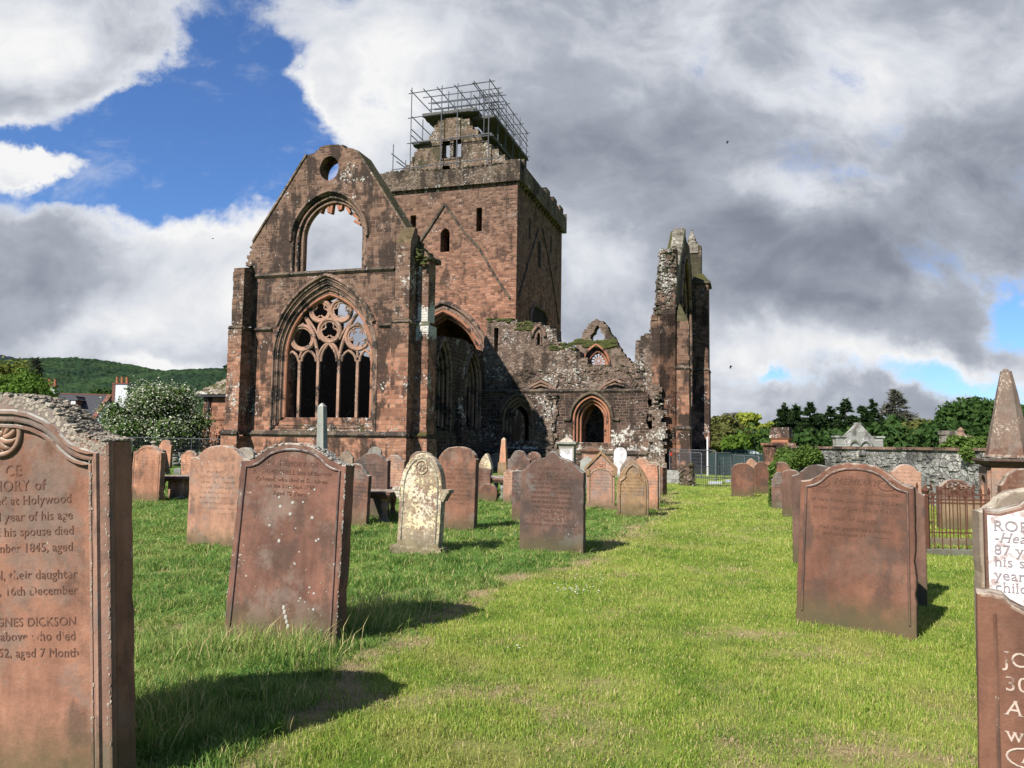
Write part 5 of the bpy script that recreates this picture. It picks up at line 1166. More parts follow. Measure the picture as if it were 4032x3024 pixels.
# red tomb cap behind the wall, far right
tp = dp(3785, 1760, 27.0); tb_ = empty('red_tomb', (tp.x, tp.y, 0), -R(10), 'stepped red tomb top smothered with creeper behind the wall', 'tomb')
def TZ(py): return dp(3785, py, 27.0).z
b = MB(); b.box(-.45, .45, -.4, .4, -.2, TZ(1756)); b.build('base', MT['mould_red'], tb_)
b = MB(); b.frust(-.42, .42, -.4, .4, TZ(1756) + .001, -.55, .55, -.5, .5, TZ(1748)); b.box(-.55, .55, -.5, .5, TZ(1748) + .001, TZ(1743)); b.frust(-.4, .4, -.4, .4, TZ(1743) + .001, -.22, .22, -.22, .22, TZ(1736)); b.box(-.2, .2, -.2, .2, TZ(1736) + .001, TZ(1722)); b.box(-.26, .26, -.26, .26, TZ(1722) + .001, TZ(1716)); b.lathe([(.2, 0), (.14, .06), (.1, .12), (.12, .2), (.02, .3)], 8, (0, 0, TZ(1716))); b.build('cap', MT['mould'], tb_)
tp = dp(3738, 1760, 28.0); b = MB(); b.box(-.25, .25, -.2, .2, -.2, dp(3738, 1712, 28.0).z); b.box(-.28, .28, -.23, .23, dp(3738, 1712, 28.0).z, dp(3738, 1696, 28.0).z); o = b.build('grey_pillar', MT['coping']); o.location = (tp.x, tp.y, 0); tag(o, 'pale grey square pillar end beside the red tomb, behind the wall', 'pillar')

# ---------------------------------------------------------------- things near the steps
sp_ = gp(2640, 1905); stp = empty('stone_steps', (sp_.x, sp_.y, 0), -YAW, 'three grey stone steps with side slab at the end of the grass path', 'steps')
sD = sp_.y; k_ = sD / F
b = MB()
for i in range(3): b.box(-.30, .40, -.25 + .28 * i, .9, .19 * i - (.1 if i == 0 else -.002), .19 * (i + 1))
b.build('treads', MT['steps'], stp)
b = MB(); b.box(-.66, -.34, -.1, 1.0, -.1, .58 + .1); b.build('side_slab', MT['steps'], stp)
pp = gp(2705, 1912); b = MB(); rr = random.Random(6)
for i in range(5):
    for j in range(2): b.rock((-.17 + .34 * j, 0, .09 + i * .17), .19, .26, .095, rr)
b.rock((.18, -.1, .86), .14, .2, .1, rr); b.box(-.26, .26, -.2, .2, -.1, .84)
o = b.build('rubble_pillar', MT['core']); o.location = (pp.x, pp.y, 0); o.rotation_euler[2] = -YAW; tag(o, 'short rubble stone pillar between the grey steps and the low railing', 'pillar')
# low dark railing
ra_ = gp(2735, 1916); rb_ = gp(2900, 1922); rv = Vector((rb_.x - ra_.x, rb_.y - ra_.y, 0)); rl = rv.length
rg = empty('low_railing', (ra_.x, ra_.y, 0), math.atan2(rv.y, rv.x), 'low dark iron railing between the rubble pillar and the brown headstones', 'railing')
rh = .82; b = MB()
for i in range(int(rl / .085)): b.tube([(i * .085, 0, 0), (i * .085, 0, rh)], .009, 4)
b.build('railing_bars', MT['dark_iron'], rg)
for z_ in (.08, .40, rh): MB().box(0, rl, -.014, .014, z_ - .012, z_ + .012).build('rail', MT['dark_iron'], rg)
# mesh fence panels
def fence_panel(p, q_, top, label, skirt=True, sign=False):
    v = Vector((q_.x - p.x, q_.y - p.y, 0)); L = v.length; o = empty('fence_panel', (p.x, p.y, 0), math.atan2(v.y, v.x), label, 'fence', 'temporary steel mesh fence panels')
    r = .1
    MB().tube([(0, 0, .05), (0, 0, top - r), (r * .3, 0, top - r * .3), (r, 0, top), (L - r, 0, top), (L - r * .3, 0, top - r * .3), (L, 0, top - r), (L, 0, .05)], .021, 6).build('frame', MT['steel'], o)
    MB().tube([(0, 0, .2), (L, 0, .2)], .018, 5).build('rail', MT['steel'], o); MB().tube([(L * .5, 0, .2), (L * .5, 0, top)], .016, 5).build('upright', MT['steel'], o)
    b = MB(); n = int(L / .09)
    for i in range(1, n): b.box(i * L / n - .002, i * L / n + .002, -.002, .002, .2, top)
    for i in range(1, 7): b.box(0, L, -.0025, .0025, .2 + i * (top - .2) / 7 - .002, .2 + i * (top - .2) / 7 + .002)
    b.build('mesh_wires', MT['steel'], o)
    MB().box(-.12, .12, -.3, .3, 0, .12).build('foot_block', MT['cont_grey'], o)
    if sign: MB().box(.12, .36, -.03, -.024, top - .3, top - .16).build('sign', MT['red_sign'], o)
    return o
fD = 37.0
fa_ = dp(2637, 1900, 38.5); fb2 = dp(2818, 1900, 33.5); fc = dp(2880, 1900, 35.5); fd = dp(2990, 1900, 31.0); fe = dp(2676, 1900, 41)
fence_panel(Vector((fa_.x, fa_.y, 0)), Vector((fb2.x, fb2.y, 0)), 1.45, 'steel mesh fence panel with red sign in front of the tall right gable', sign=True)
fence_panel(Vector((fb2.x + .02, fb2.y, 0)), Vector((fc.x, fc.y + 0, 0)), 1.35, 'narrow steel mesh fence panel beside the dark container')
fence_panel(Vector((fc.x + .03, fc.y, 0)), Vector((fd.x, fd.y, 0)), 1.25, 'steel mesh fence panel behind the brown headstones at the path edge')
fence_panel(Vector((fe.x, fe.y, 0)), Vector((fc.x - .5, fc.y + 3.5, 0)), 1.3, 'steel mesh fence panel standing second, behind the one with the red sign')
# netting behind
na = dp(2790, 1850, 45); nb = dp(3060, 1850, 41); nv = Vector((nb.x - na.x, nb.y - na.y, 0)); b = MB(); b.box(0, nv.length, -.02, .02, 0, 1.25); 
for i in range(8): b.tube([(i * nv.length / 7, -.05, 0), (i * nv.length / 7, -.05, 1.35)], .03, 5)
o = b.build('screen_fence', MT['net']); o.location = (na.x, na.y, 0); o.rotation_euler[2] = math.atan2(nv.y, nv.x); tag(o, 'dark green netting screen in front of the containers', 'fence')
# containers
cp = dp(2852, 1816, 52.0); ct = empty('shipping_container', (cp.x, cp.y, 0), -R(14), 'dark green shipping container with white marks behind the fence', 'container')
top_ = dp(2900, 1771, 52.0).z; cw = (2966 - 2852) * 52 / F
MB().box(0, cw, 0, 5, 0, top_).build('body', MT['cont_green'], ct)
b = MB()
for i in range(14): b.box(i * cw / 14 + .03, i * cw / 14 + .08, -.03, 0.01, .1, top_ - .12)
b.box(-.02, cw + .02, -.05, .05, top_ - .1, top_ + .02); b.build('ribs', MT['cont_green'], ct)
for (fx,) in ((.25,), (.42,), (.56,)): MB().tube([(cw * fx, -.06, .1), (cw * fx, -.06, top_ - .05)], .022, 5).build('locking_bar', MT['steel'], ct)
def textmesh(body, size, name, mat, parent, loc, rot=(R(90), 0, 0), shear=0.0, extr=.0015, sx=1.0, align='CENTER', serif=True):
    cu = bpy.data.curves.new('t', 'FONT'); cu.body = body; cu.size = size; cu.extrude = extr; cu.shear = shear; cu.align_x = align; cu.space_character = 1.05; cu.resolution_u = 3
    ob = bpy.data.objects.new('t', cu); me = bpy.data.meshes.new_from_object(ob); bpy.data.objects.remove(ob); bpy.data.curves.remove(cu)
    me.materials.clear()
    if serif:
        # a foot stroke at the end of every stem, as cut roman letters have
        vs = [tuple(v.co) for v in me.vertices]; fs = [tuple(p.vertices) for p in me.polygons]; zt_ = max(v[2] for v in vs); cnt = {}
        for p in me.polygons:
            if all(abs(me.vertices[i].co.z - zt_) < 1e-5 for i in p.vertices):
                for ek in p.edge_keys: cnt[ek] = cnt.get(ek, 0) + 1
        for (i, j), c_ in cnt.items():
            if c_ != 1: continue
            a_, b_ = vs[i], vs[j]; L_ = abs(a_[0] - b_[0])
            if abs(a_[1] - b_[1]) < .004 * size and .05 * size < L_ < .16 * size:
                x0_, x1_ = min(a_[0], b_[0]) - .055 * size, max(a_[0], b_[0]) + .055 * size; yc = a_[1]; up_ = 1 if yc < .25 * size else -1; y0_, y1_ = sorted((yc, yc + up_ * .035 * size)); k0 = len(vs)
                vs += [(x0_, y0_, zt_ + 1e-4), (x1_, y0_, zt_ + 1e-4), (x1_, y1_, zt_ + 1e-4), (x0_, y1_, zt_ + 1e-4)]; fs.append((k0, k0 + 1, k0 + 2, k0 + 3))
        bpy.data.meshes.remove(me); me = bpy.data.meshes.new(name); me.from_pydata(vs, [], fs); me.update()
    me.materials.append(mat); o = bpy.data.objects.new(name, me); o.location = loc; o.rotation_euler = rot; o.scale = (sx, 1, 1); link(o, parent); return o
textmesh('CLOU  220507 6', .22, 'lettering', MT['white_paint'], ct, (cw * .78, -.06, top_ - .42), sx=.8); textmesh('22G1', .16, 'lettering', MT['white_paint'], ct, (cw * .84, -.06, top_ - .62), sx=.8)
cp = dp(2970, 1816, 50.0); cg = empty('site_cabin', (cp.x, cp.y, 0), -R(10), 'pale grey site cabin with a flat roof beside the dark container', 'cabin'); top_ = dp(2970, 1780, 50.0).z
MB().box(0, 4.2, 0, 3, 0, top_ - .18).build('body', MT['cont_grey'], cg); MB().box(-.08, 4.28, -.08, 3.08, top_ - .18, top_ + .04).build('roof', MT['cont_grey'], cg)
# white pole
p = dp(2786, 1800, 43.0); b = MB(); b.lathe([(.05, 0), (.045, dp(2786, 1724, 43).z)], 8); b.lathe([(.06, dp(2786, 1724, 43).z), (.03, dp(2786, 1724, 43).z + .06)], 8); o = b.build('white_pole', MT['white_paint']); o.location = (p.x, p.y, 0); tag(o, 'thin white pole beside the right edge of the ruin', 'pole')
# fence rail behind the far left graves
fl = [dp(405, 1722, 42.5), dp(640, 1722, 43.0), dp(872, 1727, 43.5)]
for i in range(2):
    p, q_ = fl[i], fl[i + 1]; fence_panel(Vector((p.x, p.y, 0)), Vector((q_.x - .03, q_.y, 0)), dp(500, 1722 if i == 0 else 1723, 42.7).z, ('steel mesh fence panel below the white house', 'steel mesh fence panel in front of the flowering hawthorn')[i])
# dry-stone field wall there
p, q_ = dp(672, 1800, 45), dp(880, 1800, 46); v = q_ - p; v.z = 0; b = MB(); b.box(0, v.length, 0, .5, -.2, .62); rr = random.Random(61)
for i in range(260): b.rock((rr.uniform(0, v.length), rr.uniform(-.06, .5), rr.uniform(0, .8)), rr.uniform(.1, .25), .16, rr.uniform(.06, .12), rr)
o = b.build('dry_stone_wall', MT['steps']); o.location = (p.x, p.y, 0); o.rotation_euler[2] = math.atan2(v.y, v.x); tag(o, 'low dry stone wall behind the graves left of the abbey', 'wall')

# birds
def bird(px, py, Y, span, bank, label):
    c = dp(px, py, Y); bm = bmesh.new()
    V_ = [(0, .24, 0), (0, -.28, 0), (.03, .05, .03), (-.03, .05, .03), (.22, .08, .07), (-.22, .08, .07), (.5, -.06, .02), (-.5, -.06, .02), (.2, -.06, .06), (-.2, -.06, .06), (0, 0, -.05), (.06, -.3, 0), (-.06, -.3, 0), (0, .16, .03)]
    vs = [bm.verts.new(v) for v in V_]
    for f in ((2, 4, 8), (4, 6, 8), (3, 9, 5), (5, 9, 7), (0, 2, 10), (0, 10, 3), (2, 8, 10), (3, 10, 9), (8, 1, 10), (9, 10, 1), (1, 12, 11), (13, 2, 0), (13, 0, 3), (13, 3, 9), (13, 8, 2), (13, 9, 8), (9, 1, 8)):
        try: bm.faces.new([vs[i] for i in f])
        except Exception: pass
    me = bpy.data.meshes.new('bird'); bm.to_mesh(me); bm.free(); me.materials.append(MT['bird']); o = bpy.data.objects.new('bird', me); o.scale = (span,) * 3; o.location = c; o.rotation_euler = (R(-35), R(bank), R(70)); link(o); tag(o, label, 'bird', 'birds in the sky')
bird(2864, 561, 60, .62, 5, 'dark bird gliding high over the right-hand ruin against grey cloud')
bird(2877, 1446, 45, .5, 25, 'dark bird flying low beside the tall right gable')
bird(838, 940, 90, .5, -10, 'tiny bird over the white cloud left of the abbey gable')

# ---------------------------------------------------------------- gravestones
def top_profile(kind, w, ht, n=10):
    """right half of a headstone's top: (x, dz) from the apex out to the shoulder; dz measured down from the apex"""
    h = w / 2
    if kind == 'ogee': pts = [(0, 0), (.18, .03), (.34, .12), (.48, .27), (.58, .45), (.66, .64), (.74, .80), (.83, .91), (.92, .97), (1, 1)]
    elif kind == 'round': pts = [(math.sin(a * math.pi / 2 / n), 1 - math.cos(a * math.pi / 2 / n)) for a in range(n + 1)]
    elif kind == 'segment': pts = [(x_ / n, 1 - math.sqrt(max(0, 1 - (x_ / n) ** 2 * .92)) / 1.0) for x_ in range(n + 1)]; m_ = pts[-1][1]; pts = [(a, b / m_) for a, b in pts]
    elif kind == 'gothic': pts = [(0, 0), (.2, .1), (.4, .24), (.6, .42), (.78, .63), (.92, .84), (1, 1)]
    elif kind == 'gable': pts = [(0, 0), (1.0, 1.0)]
    elif kind == 'flat': pts = [(0, 0), (1, 1)]
    elif kind == 'shoulder': pts = [(math.sin(a * math.pi / 2 / n) * .78, (1 - math.cos(a * math.pi / 2 / n)) * .78) for a in range(n + 1)] + [(.80, .86), (.86, .97), (.93, 1), (1, 1)]
    elif kind == 'crest': pts = [(0, 0), (.07, .03), (.15, .14), (.22, .28), (.30, .33), (.42, .37), (.58, .48), (.72, .64), (.82, .82), (.9, .94), (1, 1)]
    elif kind == 'scallop': pts = [(0, .1), (.1, .15), (.2, .5), (.32, .2), (.45, 0), (.6, .05), (.72, .5), (.8, .95), (.9, .8), (1, 1)]
    elif kind == 'soft': pts = [(0, 0), (.25, .04), (.5, .16), (.72, .38), (.88, .66), (.97, .88), (1, 1)]
    return [(a * h, b * ht) for a, b in pts]
def outline(kind, w, H, hs, taper=1.0, z0=-.12):
    """closed outline in x,z; H apex height, hs shoulder height; bottom width is w*taper"""
    pr = top_profile(kind, w, H - hs); right = [(a, H - b) for a, b in pr]
    wb = w / 2 * taper
    return [(-wb, z0), (-w / 2, hs)] [:1] + [(-a, z) for a, z in right[::-1]] + right[1:] + [(wb, z0)]
def weather(ol, seed, fine=.0022, chip=.010):
    """break a clean outline into a worn one"""
    r_ = random.Random(seed); out = []
    for a_, b_ in zip(ol, ol[1:]):
        L_ = math.hypot(b_[0] - a_[0], b_[1] - a_[1]); n_ = max(1, int(L_ / .07)); nx_, nz_ = (b_[1] - a_[1]) / max(L_, 1e-6), -(b_[0] - a_[0]) / max(L_, 1e-6)
        for i in range(n_):
            t_ = i / n_; o_ = (r_.gauss(0, fine) - (chip * r_.random() if r_.random() < .12 else 0)) if (i or len(out)) else 0
            out.append((lerp(a_[0], b_[0], t_) - nx_ * o_, lerp(a_[1], b_[1], t_) - nz_ * o_))
    out.append(ol[-1]); return out
def inset(kind, w, H, hs, d, zb, taper=1.0):
    o = outline(kind, w - 2 * d, H - d, hs - d * .9, taper, zb); return o
GR = 'old headstones standing in the churchyard'
def stone(label, xl, xr, yb, ypk, ysh, kind, mat, thick=.13, yaw=17.0, roll=0.0, lean=0.0, taper=1.0, frame=False, name='headstone', corners=None, group=GR, off=0.0, cat='headstone', bev=.014):
    """xl,xr,yb: pixels of the foot of the front face; ypk, ysh: apex and shoulder rows"""
    if corners:
        p, q_ = gp(*corners[0]), gp(*corners[1]); c = (p + q_) / 2; yw = math.atan2(q_.y - p.y, q_.x - p.x); w_ = (q_ - p).length
    else:
        c = gp((xl + xr) / 2, yb); yw = -R(yaw); D = c.y; w_ = (xr - xl) * D / (F * (math.cos(yw) + math.sin(-yw) * c.x / D))
    xm = (xl + xr) / 2; d = ray(xm, ypk); H_ = CAMH + d.z * c.y / d.y; d = ray(xm, ysh); hs_ = CAMH + d.z * c.y / d.y
    w_ /= taper
    e = empty(name, (c.x, c.y, 0), yw, label, cat, group); e.rotation_euler = (R(-lean), R(roll), yw)
    b = MB(); b.slab([weather(outline(kind, w_, H_, hs_, taper), label)], 0, thick, bevel=bev)
    s_ = b.build('slab', GM[mat], e)
    e['w'] = w_; info = dict(e=e, w=w_, H=H_, hs=hs_, kind=kind, mat=mat, th=thick, D=c.y)
    if frame:
        b = MB(); dd = .055; il = inset(kind, w_, H_, hs_, dd, .12, taper); b.tube([(x_, -.004, z_) for x_, z_ in il[1:-1]] if False else [(il[0][0], -.003, il[0][1])] + [(x_, -.003, z_) for x_, z_ in il[1:-1]] + [(il[-1][0], -.003, il[-1][1])], .011, 6); b.build('border_moulding', GM[mat], e)
    return info
def words(inf, lines, mat='letter', x=0.0, y=-.0015):
    for (txt, z_, size, shear, sx) in lines:
        textmesh(txt, size, 'lettering', GM[mat], inf['e'], (x, y, z_), shear=shear, sx=sx, extr=.0012)

# --- near left
a = stone('large near headstone with scrolled rosette and grey lichen-crusted top, cut by the left edge', -250, 455, 3130, 1560, 1760, 'ogee', 'near', thick=.155, corners=[(-410, 3060), (458, 3135)], roll=-3.5, lean=-1.0, bev=.02)
e = a['e']; w_, H_, hs_ = a['w'], a['H'], a['hs']
b = MB(); pass
# keep only a raised rim: outline ring
b = MB(); o1 = outline('ogee', w_ + .015, H_ + .012, hs_ + .01, 1, -.1); o2 = outline('ogee', w_ - .17, H_ - .12, hs_ - .085, 1, -.09); b.slab([o1, o2], -.035, .004, bevel=.012); b.build('raised_rim', GM['near'], e)
b = MB(); o3 = outline('ogee', w_ - .11, H_ - .075, hs_ - .05, 1, -.08); b.tube([(x_, -.036, z_) for x_, z_ in o3], .014, 6); b.tube([(x_, -.012, z_) for x_, z_ in outline('ogee', w_ - .2, H_ - .14, hs_ - .1, 1, -.08)], .012, 6); b.build('rim_moulding', GM['near'], e)
b = MB(); rr = random.Random(77); rp = [(x_, z_) for x_, z_ in o1[1:-1]]
for i in range(1500):
    k = rr.uniform(0, len(rp) - 1.001); j = int(k); f = k - j; x_, z_ = lerp(rp[j][0], rp[j + 1][0], f), lerp(rp[j][1], rp[j + 1][1], f)
    if rr.random() < .82: b.rock((x_, rr.uniform(-.035, .155), z_ - rr.uniform(-.003, .008)), rr.uniform(.006, .017), rr.uniform(.008, .02), rr.uniform(.0025, .006), rr)
    else: b.rock((x_ * .97, -.034, z_ - rr.uniform(.01, .07)), rr.uniform(.005, .014), .004, rr.uniform(.005, .013), rr)
for i in range(150):
    z_ = rr.uniform(.2, hs_); sx_ = w_ / 2 - rr.choice([0.0, .012, .085, .09]) + rr.gauss(0, .003); s_ = rr.uniform(.0015, .0045)
    b.rock((sx_, -.0355, z_), s_, .002, s_ * rr.uniform(1, 3), rr)
b.build('lichen_crust', GM['crust'], e)
# rosette: a whirl of eight curved lobes in a ring
b = MB(); rc_ = (-.005, 1.615)
b.tube([(rc_[0] + .10 * math.cos(t_ * math.pi / 14), -.005, rc_[1] + .10 * math.sin(t_ * math.pi / 14)) for t_ in range(28)], .014, 6, closed=True)
for k in range(9):
    a0 = k * 2 * math.pi / 9; pth = []; rs = []
    for j in range(7):
        s_ = j / 6; ang = a0 + 1.1 * s_; rr_ = .018 + .068 * s_; pth.append((rc_[0] + rr_ * math.cos(ang), -.004, rc_[1] + rr_ * math.sin(ang))); rs.append(.004 + .013 * math.sin(math.pi * min(1, s_ * .8 + .15)))
    b.tube(pth, rs, 6)
b.lathe([(.001, 0)], 3) if False else None
b.rock((rc_[0], -.004, rc_[1]), .02, .012, .02, rr); b.build('rosette', GM['near'], e, smooth=True)
hx_ = 1.0
for (txt, z_, size, xr_) in [('CE', 1.415, .075, .10), ('MEMORY of', 1.345, .072, .22), ('who died at Holywood', 1.28, .060, .355), ('in the 73d year of his age', 1.205, .060, .36), ('HELEN CHRISTIE his spouse died', 1.135, .058, .365),
          ('27th September 1845, aged', 1.06, .058, .36), ('JANE DICKSON, their daughter', .935, .060, .38), ('at Kirkcudby, 16th December', .862, .058, .38), ('WILLIAM AGNES DICKSON', .72, .058, .375), ('of the above who died', .655, .060, .37), ('October 25th 1852, aged 7 Month', .58, .058, .385)]:
    textmesh(txt, size, 'lettering', GM['letter_near'], a['e'], (xr_, -.0015, z_ - .0), sx=.95, align='RIGHT', extr=.0012)

# --- IN MEMORY OF stone
a = stone('leaning red headstone lettered IN MEMORY OF, spotted with white lichen', 873, 1323, 2540, 1742, 1820, 'ogee', 'memory', thick=.17, corners=[(873, 2530), (1323, 2564)], roll=1.2, lean=3.0, taper=1.05, frame=True, bev=.012)
e = a['e']; w_, H_, hs_ = a['w'], a['H'], a['hs']
words(a, [('IN   MEMORY  OF', hs_ - .03, .054, 0, 1.0), ('JOHN MITCHELL late of Barrow', hs_ - .095, .047, 0, 1.02), ('Colvend, who died at Dumfries', hs_ - .155, .044, 0, 1.05), ('on the 21st Sept 1849,', hs_ - .205, .042, 0, 1.05), ('Aged 72 Years.', hs_ - .262, .044, 0, 1.05)])
b = MB(); rr = random.Random(78); rp = outline('ogee', w_, H_, hs_, 1, 0)[1:-1]
for i in range(420):
    k = rr.uniform(0, len(rp) - 1.001); j = int(k); f = k - j; x_, z_ = lerp(rp[j][0], rp[j + 1][0], f), lerp(rp[j][1], rp[j + 1][1], f); b.rock((x_, rr.uniform(.0, .17), z_ - .002), rr.uniform(.006, .016), rr.uniform(.006, .018), rr.uniform(.003, .009), rr)
for i in range(120):
    z_ = rr.uniform(.1, hs_); k_ = z_ / hs_; sg = rr.choice([-1, 1]); s_ = rr.uniform(.002, .006); b.rock((sg * (w_ / 2 * lerp(1.05, 1, k_) - rr.choice([.004, .01, .055])), -.001, z_), s_, .003, s_ * rr.uniform(1, 2.2), rr)
b.build('lichen_crust', GM['crust'], e)
b = MB(); rr = random.Random(79)
for i in range(40):
    x_ = rr.gauss(.12, .2); z_ = rr.uniform(.1, 1.35); 
    if abs(x_) > w_ / 2 - .06: continue
    s_ = rr.uniform(.004, .014)
    if z_ < .7: s_ *= .8
    b.rock((x_, -.001, z_), s_, .003, s_, rr)
for (x_, z_) in [(.02 + .012 * i, .30 - .035 * i) for i in range(5)]: b.rock((x_, -.001, z_), .012, .003, .02, rr)
b.build('lichen_spots', plain('chalky_lichen', (.40, .40, .36), .95, .35, 30), e)

# --- lit orange stone behind
a = stone('broad orange headstone with white-crusted arched top, behind the leaning IN MEMORY OF stone', 732, 960, 2158, 1753, 1806, 'ogee', 'orange', thick=.15, yaw=14, frame=False)
a = stone('grey-topped round headstone just peeping out behind the broad orange one', 905, 988, 2090, 1762, 1800, 'round', 'grey', yaw=14)
a = stone('orange-brown headstone with rows of worn lettering and a scrolled corner, in the left grass', 512, 622, 1978, 1753, 1780, 'ogee', 'orange', thick=.16, yaw=22, roll=1, frame=True)
a = stone('small round-topped orange headstone farthest left, under the fence', 620, 668, 1843, 1732, 1752, 'shoulder', 'orange_plain', thick=.16, yaw=22, roll=1.5)
a = stone('thin slab leaning sharply, just behind the worn orange-brown headstone', 640, 654, 1874, 1768, 1775, 'flat', 'brown', thick=.5, yaw=0, roll=-14)
a = stone('narrow orange headstone half hidden left of the broad orange one', 712, 772, 1899, 1773, 1790, 'ogee', 'orange', yaw=20, roll=-3)
a = stone('small grey-green block standing low in the grass at left', 682, 710, 1880, 1843, 1846, 'flat', 'green_grey', yaw=10)
a = stone('narrow leaning orange headstone peeping out right of the large near stone', 440, 484, 1900, 1757, 1764, 'flat', 'orange', yaw=30, roll=4)
# scrolled monument top behind
a = stone('monument with a scrolled top in front of the left buttress', 866, 932, 1850, 1728, 1752, 'scallop', 'brown', yaw=17, thick=.3)
# mushroom finial pillar
p = gp(600, 1850); b = MB(); zt2 = dp(600, 1740, p.y).z; b.lathe([(.12, 0), (.1, .1), (.09, zt2 - .22), (.13, zt2 - .18), (.05, zt2 - .12), (.16, zt2 - .05), (.14, zt2), (.03, zt2 + .06)], 10); o = b.build('finial_pillar', GM['grey'], smooth=False); o.location = (p.x, p.y, 0); tag(o, 'slim grey pillar with mushroom finial behind the left headstones', 'monument')
# table tombs
def table_tomb(px, py, w_, d_, h_, label, yaw=17, mat='brown', legs='scroll'):
    p = gp(px, py); e = empty('table_tomb', (p.x, p.y, 0), -R(yaw), label, 'table tomb', 'table tombs among the headstones')
    b = MB(); b.frust(-w_ / 2 + .06, w_ / 2 - .06, -d_ / 2 + .06, d_ / 2 - .06, h_ - .13, -w_ / 2, w_ / 2, -d_ / 2, d_ / 2, h_ - .05); b.box(-w_ / 2, w_ / 2, -d_ / 2, d_ / 2, h_ - .0499, h_); b.build('table_slab', GM[mat], e)
    for sx in (-1, 1):
        for sy in (-1, 1):
            b = MB(); b.lathe([(.11, -.05), (.12, .05), (.07, .12), (.05, h_ * .35), (.085, h_ * .55), (.07, h_ * .68), (.12, h_ - .131)], 8, (sx * (w_ / 2 - .2), sy * (d_ / 2 - .2), 0)); b.build('leg', GM['orange_plain' if legs != 'white' else 'green_grey'], e)
    if legs == 'scroll': MB().box(-w_ / 2 + .3, w_ / 2 - .3, -d_ / 2 + .3, d_ / 2 - .3, -.05, h_ - .14).build('end_panel', GM['orange_plain'], e)
table_tomb(745, 1962, 1.0, 1.8, .62, 'red table tomb on scrolled legs left of the broad orange headstone')
table_tomb(1530, 2046, .9, 1.8, .62, 'dark table tomb between the headstones, left of the lichen-crusted one', legs='plain')
table_tomb(1965, 1960, 1.1, 1.9, .62, 'low table tomb on pale turned legs right of the small tilted headstone', legs='white')

# --- middle left group
stone('shouldered red headstone tucked behind the right side of the IN MEMORY OF stone', 1330, 1440, 2070, 1824, 1870, 'ogee', 'brown', yaw=15, thick=.14, roll=2)
stone('tall red-brown headstone with spotted arched top, left of the dark table tomb', 1392, 1520, 2042, 1782, 1812, 'ogee', 'brown', yaw=17, thick=.15)
stone('round-topped grey-brown headstone close under the abbey gable wall', 1445, 1498, 1880, 1759, 1785, 'round', 'grey', yaw=17)
stone('small crested headstone left of the round one under the gable wall', 1330, 1386, 1890, 1769, 1800, 'crest', 'grey', yaw=17)
stone('pinkish ogee-topped headstone standing behind the dark table tomb', 1508, 1588, 1962, 1791, 1815, 'ogee', 'orange', yaw=15)
a = stone('round-headed stone crusted with yellow and white lichen, with side knobs and a low base', 1560, 1724, 2186, 1784, 1925, 'round', 'lichen', yaw=17, thick=.17, roll=1.5, lean=1)
e = a['e']; w_ = a['w']
b = MB(); b.frust(-w_ / 2 - .11, w_ / 2 + .08, -.09, .28, -.05, -w_ / 2 - .08, w_ / 2 + .05, -.05, .25, .12); b.build('base', GM['lichen'], e)
for sx in (-1, 1):
    b = MB(); x_ = sx * (w_ / 2); z_ = a['hs'] - .02; b.frust(min(x_, x_ + sx * .02) - .01, max(x_, x_ + sx * .02) + .01, .0, .17, z_ - .14, min(x_ - sx * .01, x_ + sx * .09), max(x_ - sx * .01, x_ + sx * .09), -.01, .18, z_ - .02); b.box(min(x_ - sx * .01, x_ + sx * .11), max(x_ - sx * .01, x_ + sx * .11), -.015, .185, z_ - .019, z_ + .03); b.build('side_knob', GM['lichen'], e)
b = MB(); rz = a['H'] - .2; b.tube([(.085 * math.cos(t_ * math.pi / 8), -.003, rz + .095 * math.sin(t_ * math.pi / 8)) for t_ in range(16)], .014, 6, closed=True)
for k in range(5): b.rock((.035 * math.cos(k * 1.257), -.004, rz + .035 * math.sin(k * 1.257)), .022, .012, .022, rr)
b.build('rosette', GM['lichen'], e)
b = MB(); ol = outline('round', w_ - .12, a['H'] - .07, a['hs'] - .03, 1, .2); b.tube([(x_, -.002, z_) for x_, z_ in ol], .012, 6); b.build('border_moulding', GM['lichen'], e)
stone('round red headstone seen just above the lichen-crusted one', 1607, 1702, 1990, 1776, 1812, 'round', 'brown', yaw=15)
a = stone('large round-topped red headstone right of the lichen-crusted one', 1716, 1864, 2092, 1757, 1806, 'soft', 'brown', yaw=17, thick=.18, roll=1)
stone('white-crusted pointed stone tilted beside the large round-topped red headstone', 1872, 1925, 1940, 1784, 1840, 'gothic', 'lichen', yaw=20, roll=5, thick=.2)
stone('lower red headstone in front of the tilted white-crusted stone', 1862, 1926, 1968, 1842, 1846, 'segment', 'brown', yaw=17, thick=.1, roll=2)
stone('round grey headstone in the shade against the transept wall', 1932, 1977, 1853, 1783, 1803, 'round', 'grey', yaw=17)
stone('small tilted red headstone low in the grass, right of the large round one', 1882, 1952, 1978, 1904, 1935, 'segment', 'brown', yaw=15, roll=7, thick=.12)
stone('ogee red-brown headstone with frosted rim behind the dark lettered stone', 1996, 2084, 1975, 1773, 1810, 'ogee', 'brown', yaw=17, thick=.15)
stone('round red headstone behind, between the frosted ogee one and the grey pedestal', 2070, 2128, 1950, 1779, 1800, 'segment', 'brown', yaw=17)
stone('scallop-topped orange headstone left of the dark lettered stone', 1980, 2050, 1986, 1849, 1862, 'scallop', 'orange', yaw=17)
stone('narrow brown headstone with white flecks touching the dark lettered stone', 2014, 2062, 2056, 1852, 1856, 'flat', 'brown', yaw=17, thick=.12)
